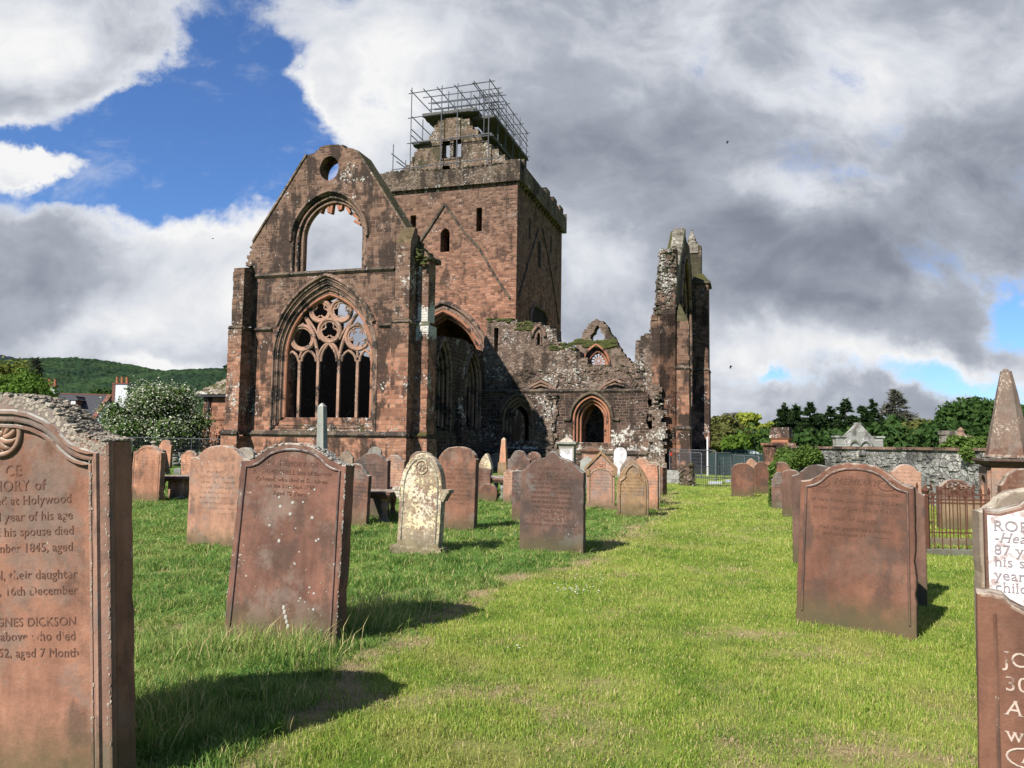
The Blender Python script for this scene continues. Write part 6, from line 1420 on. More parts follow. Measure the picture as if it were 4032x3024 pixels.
# small obelisk
def obelisk(px, yb, ytip, ybase, wpx, label, mat, mat2):
    p = gp(px, yb); k = p.y / F; e = empty('obelisk', (p.x, p.y, 0), -R(17), label, 'obelisk'); zt2 = dp(px, ytip, p.y).z; zb2 = dp(px, ybase, p.y).z; hw = wpx * k / 2
    MB().frust(-hw, hw, -hw, hw, -.05, -hw * .9, hw * .9, -hw * .9, hw * .9, zb2).build('pedestal', GM[mat2], e)
    b = MB(); b.frust(-hw * .72, hw * .72, -hw * .72, hw * .72, zb2 + .001, -hw * .42, hw * .42, -hw * .42, hw * .42, zt2 - .12); b.frust(-hw * .42, hw * .42, -hw * .42, hw * .42, zt2 - .119, -.01, .01, -.01, .01, zt2); b.build('shaft', GM[mat], e); return e
obelisk(1982, 1869, 1722, 1820, 38, 'small orange stone obelisk on a mossy pedestal near the transept wall', 'orange_plain', 'olive')
# grey tapering obelisk in front of gable
p = gp(1268, 2120); ek = empty('grey_obelisk', (p.x, p.y, 0), -R(20), 'tall thin grey-green obelisk leaning in front of the gable window', 'obelisk'); k = p.y / F; ek.rotation_euler = (0, R(-2.2), -R(20))
zt2 = dp(1254, 1586, p.y).z; zn_ = dp(1254, 1600, p.y).z
b = MB(); b.frust(-23 * k, 23 * k, -23 * k, 23 * k, -.1, -12.5 * k, 12.5 * k, -12.5 * k, 12.5 * k, zn_); b.build('shaft', GM['green_grey'], ek); MB().frust(-12.5 * k, 12.5 * k, -12.5 * k, 12.5 * k, zn_ + .001, -.01, .01, -.01, .01, zt2).build('tip', GM['green_grey'], ek)
# main dark lettered stone
a = stone('dark red-brown headstone with crested top and many lines of lettering beside the path', 2042, 2294, 2176, 1777, 1857, 'crest', 'brown', thick=.16, yaw=18, taper=1.03, roll=.5)
H_, hs_, w_ = a['H'], a['hs'], a['w']
L_ = ['THOMAS  CARSON', 'sometime in Greenhead who', 'departed this life the 14th of', 'March 1791 aged 69 years', 'Also ELIZABETH TURNER his', 'Spouse who died at Kirkbean', 'the 9th March 1787 aged 72', 'Also WILLIAM their Son', 'who died in the East Indies', 'in the year 1803 aged 31', 'JANET Rawline Wife of Jn.', 'and AGNES who died at Blackshaw']
for i, s_ in enumerate(L_): textmesh(s_, .058, 'lettering', GM['letter'], a['e'], (0, -.0015, hs_ - .06 - i * .068), sx=.9, shear=.15 if i % 3 == 1 else 0)
textmesh('In  Memory  of', .07, 'lettering', GM['letter'], a['e'], (0, -.0015, hs_ + .03), shear=.3)
# --- right of it
def gabled():
    a = stone('gabled orange headstone with carved emblem and a small cross finial', 2310, 2420, 2010, 1790, 1845, 'gable', 'orange_plain', thick=.14, yaw=10)
    e, w_, H_, hs_ = a['e'], a['w'], a['H'], a['hs']
    b = MB(); 
    for sg in (-1, 1): b.slab([[(0, H_ + .02), (0, H_ + .1), (sg * (w_ / 2 + .06), hs_ + .02), (sg * (w_ / 2 + .06), hs_ - .06)] if sg > 0 else [(0, H_ + .02), (sg * (w_ / 2 + .06), hs_ - .06), (sg * (w_ / 2 + .06), hs_ + .02), (0, H_ + .1)]], -.04, .18)
    b.box(-w_ / 2 - .05, -w_ / 2 + .07, -.03, .17, hs_ - .18, hs_ - .02); b.box(w_ / 2 - .07, w_ / 2 + .05, -.03, .17, hs_ - .18, hs_ - .02); b.build('gable_coping', GM['olive'], e)
    b = MB(); b.box(-.02, .02, .03, .09, H_ + .08, H_ + .22); b.box(-.06, .06, .035, .085, H_ + .13, H_ + .17); b.build('finial', GM['crust'], e)
    MB().frust(-w_ / 2 - .1, w_ / 2 + .1, -.1, .25, -.05, -w_ / 2 - .07, w_ / 2 + .07, -.07, .22, .12).build('base', GM['orange'], e)
    b = MB(); b.box(-.1, .1, -.02, .0, hs_ + .0, hs_ + .17); b.rock((0, -.02, hs_ + .09), .05, .02, .05, rr); b.build('emblem', GM['orange_plain'], e)
    b = MB(); b.tube([(x_, -.002, z_) for x_, z_ in archloop(-w_ / 2 + .07, w_ / 2 - .07, .2, hs_ - .25, hs_ - .02, 8)], .015, 5); b.build('border_moulding', GM['olive'], e)
gabled()
a = stone('olive-brown pointed headstone with a cusped trefoil panel beside the path', 2428, 2553, 2038, 1812, 1900, 'gothic', 'olive', thick=.15, yaw=12)
e, w_, H_, hs_ = a['e'], a['w'], a['H'], a['hs']
b = MB(); iw = w_ / 2 - .07
cus = [(-iw, .1), (-iw, hs_ - .08), (-iw * .92, hs_ + .03), (-iw * .62, hs_ + .1), (-iw * .55, hs_ + .12), (-iw * .58, hs_ + .2), (-iw * .35, hs_ + .32), (0, H_ - .1)]
b.tube([(x_, -.006, z_) for x_, z_ in cus + [(-x_, z_) for x_, z_ in cus[::-1][1:]]], .022, 6); b.build('cusped_border', GM['olive'], e)
stone('grey-crusted pointed top of a headstone right behind the olive trefoil one', 2440, 2520, 1975, 1797, 1850, 'gothic', 'grey', yaw=12)
stone('pink round-topped headstone behind the olive trefoil one', 2488, 2566, 1990, 1803, 1840, 'soft', 'orange_plain', yaw=12)
a = stone('pale pink headstone with rosette corner and whitened lower half at the path edge', 2545, 2590, 2012, 1826, 1832, 'flat', 'orange_plain', thick=.2, yaw=20)
stone('dark narrow headstone last in the row where the grass path begins', 2592, 2609, 1952, 1835, 1842, 'flat', 'brown', yaw=40, thick=.3)
stone('brown headstone with grey rim behind the pale pink one', 2540, 2600, 1990, 1818, 1830, 'soft', 'grey', yaw=14)
stone('white marble round-headed stone standing against the dark arcade wall', 2417, 2467, 1880, 1762, 1783, 'round', 'white', yaw=12, thick=.12)
# grey pedestal monument
p = gp(2234, 1875); k = p.y / F; em = empty('pedestal_monument', (p.x, p.y, 0), -R(14), 'pale grey-green pedestal monument with draped top, behind the dark lettered headstone', 'monument')
def zz_(py): return dp(2234, py, p.y).z
MB().box(-29 * k, 29 * k, -29 * k, 29 * k, -.05, zz_(1755)).build('shaft', GM['green_grey'], em)
b = MB(); b.frust(-28 * k, 28 * k, -28 * k, 28 * k, zz_(1755) + .001, -39 * k, 39 * k, -39 * k, 39 * k, zz_(1748)); b.box(-39 * k, 39 * k, -39 * k, 39 * k, zz_(1748) + .001, zz_(1741)); b.build('cornice', GM['green_grey'], em)
b = MB(); b.frust(-30 * k, 30 * k, -30 * k, 30 * k, zz_(1741) + .001, -14 * k, 14 * k, -14 * k, 14 * k, zz_(1727))
for i in range(34): a_ = rr.uniform(0, 6.28); q_ = rr.random(); b.rock((math.cos(a_) * 22 * k * (1 - q_), math.sin(a_) * 22 * k * (1 - q_), lerp(zz_(1738), zz_(1720), q_)), 6 * k, 6 * k, 4 * k, rr)
b.build('draped_top', GM['crust'], em)
MB().box(-24 * k, 24 * k, -29 * k - .012, -29 * k + .01, .2, zz_(1766)).build('panel', GM['white'], em)
# wide pedimented stone
a = stone('wide orange panelled headstone with a dark curved pediment against the arcade', 2290, 2352, 1870, 1760, 1772, 'segment', 'brown', yaw=12, thick=.25)
e, w_, H_, hs_ = a['e'], a['w'], a['H'], a['hs']
b = MB(); b.frust(-w_ / 2 - .05, w_ / 2 + .05, -.05, .28, hs_ - .14, -w_ / 2 - .14, w_ / 2 + .14, -.12, .34, hs_ - .04); b.slab([[(-w_ / 2 - .14, hs_ - .039), (-w_ * .3, hs_ + .08), (0, hs_ + .14), (w_ * .3, hs_ + .08), (w_ / 2 + .14, hs_ - .039)]], -.1, .32); b.build('pediment', GM['brown'], e)
MB().box(-w_ / 2 + .1, w_ / 2 - .1, -.015, 0.01, .15, hs_ - .25).build('panel', GM['orange_plain'], e)
a = stone('low grey stone with a shallow triangular top, left of the gabled orange headstone', 2284, 2340, 1930, 1796, 1815, 'gable', 'green_grey', yaw=12)

# --- right side
stone('brown headstone with rounded shoulders alone at the right edge of the path', 2880, 2968, 1957, 1823, 1846, 'soft', 'schoolmaster', yaw=17, thick=.14)
stone('brown headstone directly right of the first beside the path', 2970, 3029, 1944, 1817, 1845, 'soft', 'schoolmaster', yaw=5, thick=.12)
stone('pointed orange-rimmed headstone peeping between the two brown ones by the path', 2940, 2980, 1925, 1805, 1822, 'gothic', 'orange', yaw=10)
ivs = stone('brown headstone with ivy climbing up its left edge and over its top', 3036, 3118, 1985, 1818, 1850, 'soft', 'schoolmaster', yaw=12)
stone('low ogee brown headstone in front of the ivy-edged one', 3038, 3096, 2008, 1858, 1888, 'ogee', 'brown', yaw=26, thick=.13)
stone('dark brown headstone next in the row after the low ogee one', 3080, 3150, 2037, 1849, 1865, 'soft', 'schoolmaster', yaw=30, thick=.13)
stone('tall narrow-looking brown headstone half hidden by the schoolmaster stone', 3122, 3330, 2222, 1829, 1875, 'ogee', 'schoolmaster', yaw=24, thick=.14)
a = stone('big bare brown headstone lettered In Memory of a schoolmaster, beside the path at right', 3129, 3613, 2480, 1822, 1905, 'ogee', 'schoolmaster', thick=.14, corners=[(3131, 2456), (3612, 2520)], roll=1.2, lean=2.5, frame=True, taper=1.05)
H_, hs_ = a['H'], a['hs']; w_ = a['w']
words(a, [('MEMORY', hs_ - .01, .078, .35, 1.1), ('SAMUEL McKIE (late Schoolmaster', hs_ - .095, .050, 0, .98), ('of New Abbey XXXIV years) HE died', hs_ - .17, .048, 0, .96), ('on the 10th of June 1820, in the LVII', hs_ - .24, .048, 0, .95), ('year of his age', hs_ - .335, .052, .1, 1.1),
          ('Frail Man passeth as a shadow,', hs_ - .415, .046, .35, 1.02), ('and continueth not. ———', hs_ - .47, .046, .35, 1.0)])
b = MB()
for (cx_, tx) in ((-.29, 'In'), (.26, 'of')):
    b.tube([(cx_ + .075 * math.cos(t_ * math.pi / 9), -.001, hs_ - .0 + .045 * math.sin(t_ * math.pi / 9)) for t_ in range(18)], .004, 5, closed=True); textmesh(tx, .07, 'lettering', GM['letter'], a['e'], (cx_, -.0015, hs_ - .02), shear=.25)
b.build('oval_cartouche', GM['letter'], a['e'])
stone('brown headstone standing close behind the right edge of the schoolmaster stone', 3500, 3652, 2384, 1905, 1945, 'ogee', 'schoolmaster', yaw=20, thick=.14)
stone('orange headstone with pale lichened arched head behind the schoolmaster stone', 3513, 3633, 2075, 1829, 1858, 'ogee', 'orange_plain', yaw=10, thick=.15)
a = stone('dark ogee headstone with carved head seen through the rusty railings', 3702, 3838, 2082, 1888, 1915, 'ogee', 'brown', yaw=12, thick=.22, frame=True)
b = MB(); 
for i in range(16): b.rock((rr.gauss(0, .09), -.01, a['H'] - .16 + rr.gauss(0, .05)), .03, .02, .025, rr)
b.build('carved_head', GM['orange'], a['e'])
MB().box(-.3, .46, -.03, -.001, .0, .62).build('pale_panel', GM['olive'], a['e'])
stone('pale grey rounded stone by the foot of the churchyard wall behind the railings', 3838, 3880, 2010, 1912, 1935, 'round', 'green_grey', yaw=0)
# rusty railings with kerb
ka = gp(3650, 2186); kb = gp(4120, 2200); kv = Vector((kb.x - ka.x, kb.y - ka.y, 0)); kl = kv.length
ir = empty('rusty_railings', (ka.x, ka.y, 0), math.atan2(kv.y, kv.x), 'rusty iron spear-topped railings on a stone kerb around a grave plot', 'railings')
k = ka.y / F; rz = CAMH - (1962 - 1772) * k
for yy_ in (0, 1.5):
    b = MB(); b.box(-.15, kl, yy_ - .1, yy_ + .1, -.1, .1); b.build('kerb', GM['crust'] if yy_ == 0 else GM['grey'], ir)
    for z_ in (rz, .2 if yy_ else rz - .055): MB().box(0, kl, yy_ - .012, yy_ + .012, z_ - .012, z_ + .012).build('rail', MT['iron'], ir)
    for i in range(1, int(kl / .115)):
        b = MB(); x_ = i * .115; zt3 = rz + .02 + (.0 if i % 2 else .07); b.tube([(x_, yy_, .1), (x_, yy_, zt3)], .0095, 6)
        b.tube([(x_, yy_, zt3 - .01), (x_, yy_, zt3 + .035), (x_, yy_, zt3 + .11)], [.012, .026, .002], 4); b.build('spear_bar', MT['iron'], ir)
b = MB(); b.tube([(0, 0, .0), (0, 0, rz + .04)], .05, 8); b.tube([(0, 0, rz + .04), (0, 0, rz + .08), (0, 0, rz + .13), (0, 0, rz + .22)], [.06, .035, .06, .004], 8); b.build('corner_post', MT['iron'], ir)
for yy_ in (.02,): 
    for z_ in (rz,): MB().box(-.012, .012, 0, 1.5, z_ - .012, z_ + .012).build('rail', MT['iron'], ir)
# big obelisk at the right edge
p = gp(3985, 2150); k = p.y / F; ob = empty('spire_monument', (p.x, p.y, 0), -R(20), 'tall tapering eight-sided spire monument on an arched red pedestal, at the right edge', 'monument')
def zo(py): return dp(3985, py, p.y).z
def octa(b, r0_, z0_, r1_, z1_): 
    vs = []
    for (r_, z_) in ((r0_, z0_), (r1_, z1_)):
        for j in range(8): a_ = math.pi / 8 + j * math.pi / 4; vs.append((r_ * math.cos(a_), r_ * math.sin(a_), z_))
    b.add(vs, [tuple(range(8))[::-1], tuple(range(8, 16))] + [(j, (j + 1) % 8, 8 + (j + 1) % 8, 8 + j) for j in range(8)])
b = MB(); octa(b, 88 * k, zo(1800), 83 * k, zo(1790)); octa(b, 82 * k, zo(1790) + .001, 55 * k, zo(1650)); octa(b, 54 * k, zo(1650) + .001, 36 * k, zo(1540)); octa(b, 35.5 * k, zo(1540) + .001, 19 * k, zo(1462)); b.rock((0, 0, zo(1460)), .05, .05, .04, rr); b.build('spire', grave('spire_stone', (.10, .068, .054), (.20, .118, .088), dark=.4, lichen=.40, top=.2, spots=.3), ob)
b = MB(); b.frust(-80 * k, 80 * k, -80 * k, 80 * k, zo(1838), -108 * k, 108 * k, -108 * k, 108 * k, zo(1816)); b.box(-108 * k, 108 * k, -108 * k, 108 * k, zo(1816) + .001, zo(1806)); b.build('cornice', GM['brown'], ob)
b = MB(); nx = 78 * k; nr = []
b.slab([[(-nx, -.1), (-nx, zo(1839)), (nx, zo(1839)), (nx, -.1)], archloop(-nx + .1, nx - .1, .3, zo(1925), zo(1872), 7)], -nx, -nx + .05); b.box(-nx, nx, -nx + .051, nx, -.1, zo(1839) - .001)
b.slab([[(-nx + .052, -.1), (-nx + .052, zo(1839) - .002), (nx, zo(1839) - .002), (nx, -.1)], archloop(-nx + .15, nx - .1, .3, zo(1925), zo(1872), 7)], -nx - .05, -nx - .001, 'yz')
b.build('pedestal', GM['orange'], ob)
stone('red-brown arched headstone in front of the spire monument at the right edge', 3955, 4150, 2260, 1846, 1925, 'soft', 'brown', yaw=14, thick=.16)
stone('dark grey-topped slab rising behind the white-painted stone at the right edge', 3880, 4300, 2700, 1925, 2020, 'ogee', 'grey', yaw=12, thick=.16)
# white painted stone and the lettered one in front
def cut_stone(name, label, xpx, ytop, D, w_, th, mat, kind, H_=None):
    c = dp(xpx, ytop, D); e = empty(name, (c.x, c.y, 0), -R(30), label, 'headstone', GR); return e, c.z
e, zt2 = cut_stone('headstone', 'white-painted headstone lettered ROBE, cut by the right edge', 3872, 2008, 3.05, .9, .12, 'painted', 'ogee')
W_ = .92; ol = [(-.0, .2), (0, zt2), (.05, zt2 + .0), (.12, zt2 + .025), (.19, zt2 + .09), (.26, zt2 + .16), (.36, zt2 + .21), (W_ / 2, zt2 + .23), (W_ - .36, zt2 + .21), (W_ - .26, zt2 + .16), (W_ - .19, zt2 + .09), (W_ - .12, zt2 + .025), (W_ - .05, zt2), (W_, zt2), (W_, .2)]
MB().slab([[(x_, z_) for x_, z_ in ol]], 0, .13, bevel=.012).build('slab', GM['brown'], e)
il = [(x_ * .975 + .0115, z_ - .02) for x_, z_ in ol]; il[0] = (il[0][0], .3); il[-1] = (il[-1][0], .3)
MB().slab([il], -.006, .003, bevel=.002).build('painted_face', GM['painted'], e)
inf = dict(e=e)
def near_words(e, lst, x0, mat, y=-.0075):
    for (txt, z_, size, sh) in lst: textmesh(txt, size, 'lettering', GM[mat], e, (x0, y, z_), shear=sh, align='LEFT', extr=.0012, sx=1.0)
near_words(e, [('ROBERT', 1.293, .058, 0), ('-Head of', 1.250, .052, .3), ('87 years', 1.202, .054, 0), ('his spouse', 1.157, .054, 0), ('years', 1.106, .054, 0), ('children', 1.060, .054, 0)], .03, 'letter_grey')
e, zt2 = cut_stone('headstone', 'near brown headstone with a scooped top and pale lettering, at the lower right corner', 3845, 2335, 2.62, .9, .14, 'near', 'x')
ol = [(-.02, -.1), (0, zt2), (.04, zt2 + .0), (.075, zt2 - .004), (.10, zt2 - .03), (.15, zt2 - .055), (.22, zt2 - .06), (.30, zt2 - .045), (.36, zt2 - .01), (.9, zt2 - .01), (.92, -.1)]
MB().slab([ol], 0, .14, bevel=.01).build('slab', GM['schoolmaster'], e)
b = MB(); b.tube([(.045, -.002, -.05), (.05, -.002, zt2 - .06)], .006, 5); b.build('border_moulding', GM['schoolmaster'], e)
near_words(e, [('JOHN', .90, .068, 0), ('30th', .822, .068, 0), ('ALso', .745, .068, .15), ('who', .662, .068, 0), ('who', .535, .068, 0)], .07, 'letter_pale', -.001)
b = MB(); zc2 = .615; b.tube([(.125 + .055 * math.cos(t_ * math.pi / 9), -.001, zc2 + .03 * math.sin(t_ * math.pi / 9)) for t_ in range(18)], .0035, 5, closed=True); b.build('oval_cartouche', GM['letter_pale'], e); textmesh('A', .045, 'lettering', GM['letter_pale'], e, (.125, -.001, zc2 - .015))

# ---------------------------------------------------------------- trees and plants
def leaves(blob, n, size, seed, name, mat, parent, up=.3, aspect=1.6, shell=.55, droop=0.0, jit=.18):
    """n small leaf-sprays spread through the lobes blob=[(cx,cy,cz,rx,ry,rz)]"""
    rs = np.random.RandomState(seed); B = np.array(blob, float); vol = (B[:, 3] * B[:, 4] * B[:, 5]) ** .7; idx = rs.choice(len(B), n, p=vol / vol.sum())
    d = rs.normal(size=(n, 3)); d /= np.linalg.norm(d, axis=1, keepdims=True); r = (shell + (1 - shell) * rs.rand(n)) ** 1.0 * (1 + jit * rs.normal(size=n)); 
    c = B[idx, :3] + d * r[:, None] * B[idx, 3:6]
    nrm = rs.normal(size=(n, 3)) + d * .8 + np.array([0, 0, up]); nrm /= np.linalg.norm(nrm, axis=1, keepdims=True)
    a = np.cross(nrm, rs.normal(size=(n, 3))); a[:, 2] -= droop; a -= nrm * (a * nrm).sum(1, keepdims=True); a /= np.linalg.norm(a, axis=1, keepdims=True); b = np.cross(nrm, a)
    s = size * (.55 + .9 * rs.rand(n))[:, None]; a = a * s * aspect / 2; b = b * s / 2
    V = np.stack([c - a, c - a * .1 - b, c + a, c + a * .1 + b], 1).reshape(-1, 3); Fq = np.arange(n * 4).reshape(-1, 4)
    return npmesh(name, V, Fq, mat, parent)
def limb(b, p, q, r0_, r1_, rs, n=5, wob=.08):
    L = (q - p).length; pts = []; rr_ = []
    for i in range(n + 1):
        t_ = i / n; o = Vector((rs.uniform(-1, 1), rs.uniform(-1, 1), rs.uniform(-.3, .6))) * L * wob * math.sin(math.pi * t_); pts.append(p.lerp(q, t_) + o); rr_.append(lerp(r0_, r1_, t_))
    b.tube(pts, rr_, 6); return pts
def tree(label, px, Y, pytop, wpx, kind, lm, seed=1, lobes=16, n=6000, leaf=.3, name='tree', zb=.25, bark='dark_bark', group='trees around the churchyard', cat='tree', shell=.5, flat=1.0):
    rs = random.Random(seed); base = dp(px, 1740, Y); H_ = dp(px, pytop, Y).z; Rw = wpx * Y / F / 2
    e = empty(name, (base.x, base.y, 0), rs.uniform(0, 6), label, cat, group)
    b = MB(); top_ = Vector((rs.uniform(-.1, .1) * Rw, rs.uniform(-.1, .1) * Rw, H_ * .8)); tp_ = limb(b, Vector((0, 0, -.1)), top_, max(.06, H_ * .028), .03, rs, 7, .03)
    bl = []
    for i in range(lobes):
        a = rs.uniform(0, 6.283); k = rs.uniform(zb, 1.0); prof = math.sin(math.pi * min(1, (k - zb) / (1 - zb) * .78 + .2)) ** .7
        rad = Rw * prof * rs.uniform(.25, .78); lr = Rw * rs.uniform(.22, .42)
        c = (rad * math.cos(a), rad * math.sin(a), min(H_ * k, H_ - lr * .8)); bl.append((*c, lr, lr, lr * rs.uniform(.6, .9) * flat))
        st_p = tp_[min(len(tp_) - 2, max(1, int(k * .75 * len(tp_))))]
        if i % 2 == 0 or lobes < 10: limb(b, st_p, Vector(c), H_ * .010, .012, rs, 4, .1)
    b.build('trunk', MT[bark], e)
    leaves(bl, n, leaf, seed, 'crown', LM[lm], e, shell=shell); return e, bl
def conifer(label, px, Y, pytop, wpx, lm='conifer', seed=1, n=7000, leaf=.28, thin=False, zb=.04):
    rs = np.random.RandomState(seed); base = dp(px, 1740, Y); H_ = dp(px, pytop, Y).z; Rw = wpx * Y / F / 2
    e = empty('conifer', (base.x, base.y, 0), rs.rand() * 6, label, 'conifer', 'conifers behind the churchyard wall')
    MB().tube([(0, 0, -.1), (0, 0, H_ * .5), (0.02, 0, H_ * .99)], [H_ * .022, H_ * .012, .01], 6).build('trunk', MT['dark_bark'], e)
    # branches as rays, sprays hung along them
    nb = int(H_ * 16); zz = H_ * (zb + (1 - zb) * rs.rand(nb) ** .85); az = rs.rand(nb) * 6.283; lobe = 1 + .22 * np.sin(az * 3 + seed) + .18 * rs.normal(size=nb)
    rad = Rw * (1 - (zz / H_)) ** .95 * np.clip(lobe, .4, 1.5) + .10
    bi = rs.choice(nb, n, p=rad / rad.sum()); f = rs.rand(n) ** .6
    c = np.stack([np.cos(az[bi]) * rad[bi] * f, np.sin(az[bi]) * rad[bi] * f, zz[bi] + rad[bi] * (.28 * f - .30 * f * f) + rs.normal(size=n) * .05], 1)
    out = np.stack([np.cos(az[bi]), np.sin(az[bi]), np.full(n, .15)], 1) + rs.normal(size=(n, 3)) * .45; out /= np.linalg.norm(out, axis=1, keepdims=True)
    nrm = rs.normal(size=(n, 3)) * .5 + np.array([0, 0, 1.]); b = np.cross(out, nrm); b /= np.linalg.norm(b, axis=1, keepdims=True)
    s = leaf * (.5 + rs.rand(n))[:, None]; a = out * s; b = b * s * (.16 if thin else .30)
    V = np.stack([c - a * .5, c - b, c + a, c + b], 1).reshape(-1, 3)
    npmesh('crown', V, np.arange(n * 4).reshape(-1, 4), LM[lm], e)
    if thin:
        mb = MB()
        for i in range(0, nb, 2): mb.tube([(0, 0, float(zz[i])), (float(np.cos(az[i]) * rad[i]), float(np.sin(az[i]) * rad[i]), float(zz[i] + rad[i] * .12))], [.025, .006], 4)
        mb.build('branches', MT['dark_bark'], e)
    return e
# left
tree('bright green leafy tree at the left behind the near headstone', 60, 60, 1455, 420, 'd', 'fresh', 3, 30, 22000, .17, zb=.1)
tree('yellow-green tree behind the bright green one at the far left', -20, 78, 1408, 420, 'd', 'yellow', 4, 22, 12000, .24, zb=.1)
conifer('dull thin-topped conifer between the bright green tree and the white house', 122, 70, 1410, 190, 'dull', 5, 6000, .45, True)
tree('low dark green bush tree behind the chimneys of the white house', 390, 110, 1535, 260, 'd', 'dark', 6, 12, 4000, .5, zb=.1)
tree('tiny dark conifer-like tree on the skyline beside the left buttress', 885, 95, 1437, 110, 'd', 'conifer', 7, 10, 3500, .4, zb=.2)
# hawthorn with blossom
e, bl = tree('hawthorn bush in full white blossom in front of the white house', 615, 47, 1508, 480, 'd', 'haw', 8, 34, 26000, .13, name='hawthorn', zb=.06, cat='hawthorn', shell=.25)
leaves([(c[0], c[1], c[2] + c[5] * .12, c[3] * 1.05, c[4] * 1.05, c[5] * 1.0) for c in bl], 15000, .075, 81, 'blossom', LM['blossom'], e, up=1.4, shell=.7, jit=.24)
tree('green shrub below the hawthorn beside the mesh fence', 500, 45, 1745, 170, 'd', 'fresh', 9, 10, 5000, .12, name='shrub', zb=.1, cat='shrub')
# right: spring trees beyond
tree('olive-green tree just right of the ruin, behind the fence', 2850, 95, 1640, 260, 'd', 'olive', 21, 16, 8000, .4, zb=.12)
tree('greyish twiggy leafless tree behind the olive-green one', 2880, 115, 1628, 190, 'd', 'twig', 22, 16, 9000, .42, zb=.3, shell=.3, bark='pale_bark')
tree('yellow-green spring oak with an open crown against the sky', 2945, 100, 1622, 160, 'd', 'oak', 23, 11, 3600, .4, zb=.45, flat=.6, bark='dark_bark')
tree('smaller yellow-green oak leaning right beside the taller one', 3020, 98, 1644, 110, 'd', 'oak', 24, 6, 1800, .38, zb=.6, flat=.5, bark='dark_bark')
tree('brownish-olive tree in front of the leafless one', 2830, 85, 1675, 200, 'd', 'olive', 27, 14, 6000, .4, zb=.1)
for i, (px_, w_, s_) in enumerate(((2935, 150, 31), (3000, 130, 32), (3050, 110, 33))):
    tree(['rounded fresh green hedge tree behind the dark container', 'rounded fresh green hedge tree above the pale cabin', 'rounded fresh green hedge tree left of the gate pier'][i], px_, 75, [1712, 1706, 1704][i], w_ * 1.2, 'd', 'hedge', s_, 12, 6000, .3, zb=.05)
# conifers
CL = ['nearest the gate pier, twin-topped', 'second from the gate pier, with a forked tip', 'third from the gate pier', 'short one in the gap left of the mausoleum', 'tall dense one just left of the mausoleum peak', 'tall one rising over the mausoleum peak']
for i, (px_, yt, w_, s_) in enumerate(((3095, 1600, 120, 41), (3135, 1604, 120, 42), (3192, 1598, 110, 43), (3222, 1640, 110, 44), (3270, 1612, 120, 45), (3332, 1580, 150, 46))):
    conifer('dark green conifer, ' + CL[i], px_, 62 + i, yt - 8, w_ * 1.8, 'conifer', s_, 15000, .24)
conifer('dark conifer right of the mausoleum peak', 3398, 70, 1602, 150, 'conifer', 47, 12000, .28)
conifer('sharp-topped dark conifer, tallest right of the mausoleum', 3440, 72, 1577, 140, 'conifer', 48, 12000, .28)
conifer('large thinning grey-green conifer with bare branches', 3530, 80, 1532, 230, 'twig', 49, 4500, .55, True)
tree('low brown-green wood edge below the thinning conifer', 3500, 74, 1655, 330, 'd', 'dark', 50, 16, 9000, .4, zb=.05)
tree('vivid green small tree behind the right shoulder of the mausoleum', 3530, 60, 1683, 110, 'd', 'fresh', 51, 12, 5000, .26, zb=.05)
tree('olive leafy tree in the middle of the right-hand trees', 3640, 66, 1650, 230, 'd', 'olive', 52, 16, 9000, .32, zb=.05)
tree('dark broad leafy tree with ragged top behind the spire monument', 3860, 52, 1575, 420, 'd', 'dark', 53, 30, 24000, .24, zb=.05)
tree('green leafy tree at the far right behind the spire monument', 4080, 56, 1600, 300, 'd', 'dark', 54, 16, 9000, .3, zb=.05)
# dark undergrowth filling behind the wall
u = []; rs_ = random.Random(55)
for i in range(40): 
    p = dp(rs_.uniform(3030, 4150), 1750, rs_.uniform(46, 60)); u.append((p.x, p.y, rs_.uniform(.4, 2.6), 1.7, 1.7, 1.1))
o = leaves(u, 22000, .28, 56, 'undergrowth', LM['dark'], None); tag(o, 'dark undergrowth at the foot of the trees behind the churchyard wall', 'undergrowth', kind='stuff')
u = []
for i in range(46):
    p = dp(rs_.uniform(-300, 900), 1750, rs_.uniform(85, 120)); u.append((p.x, p.y, rs_.uniform(.5, 3.2), 3.2, 3.2, 2.0))
for i in range(16):
    p = dp(rs_.uniform(2790, 3080), 1750, rs_.uniform(90, 110)); u.append((p.x, p.y, rs_.uniform(.5, 2.5), 3.2, 3.2, 2.0))
o = leaves(u, 22000, .5, 57, 'undergrowth', LM['haw'], None); tag(o, 'distant hedges and bushes below the wooded hill', 'undergrowth', kind='stuff')
# ivy
def ivy(pts, n, leaf, seed, label, name='ivy'):
    o = leaves(pts, n, leaf, seed, name, LM['ivy'], None, up=.2, shell=.1, aspect=1.1); return tag(o, label, 'ivy')
iv = []; 
for i in range(30):
    t_ = rs_.random(); p = dp(3060 + 150 * t_ ** 1.2, 1765 + rs_.uniform(0, 20 + 60 * (1 - abs(t_ - .5))), 29.6 - 2.0 * t_); iv.append((p.x, p.y - .25, p.z, .28, .16, .22))
for i in range(12):
    t_ = i / 11; p = dp(3125 - 90 * t_, 1800 + 44 * t_, 27.5 - 6.3 * t_); iv.append((p.x, p.y, p.z, .22 * (1 - .6 * t_), .15, .16))
for i in range(12):
    t_ = i / 11; p = dp(3036 - 4 * t_, 1845 + 150 * t_, 20.95); iv.append((p.x, p.y, p.z, .045, .05, .09))
ivy(iv, 9500, .085, 58, 'green ivy spilling over the wall end and down the edge of a brown headstone')
iv = []
for i in range(16):
    p = dp(rs_.uniform(3775, 3900), rs_.uniform(1760, 1805), 21.2); iv.append((p.x, p.y - .3, p.z, .22, .1, .10))
ivy(iv, 1600, .09, 59, 'thin creeper hanging over the churchyard wall beside the spire monument')
iv = []
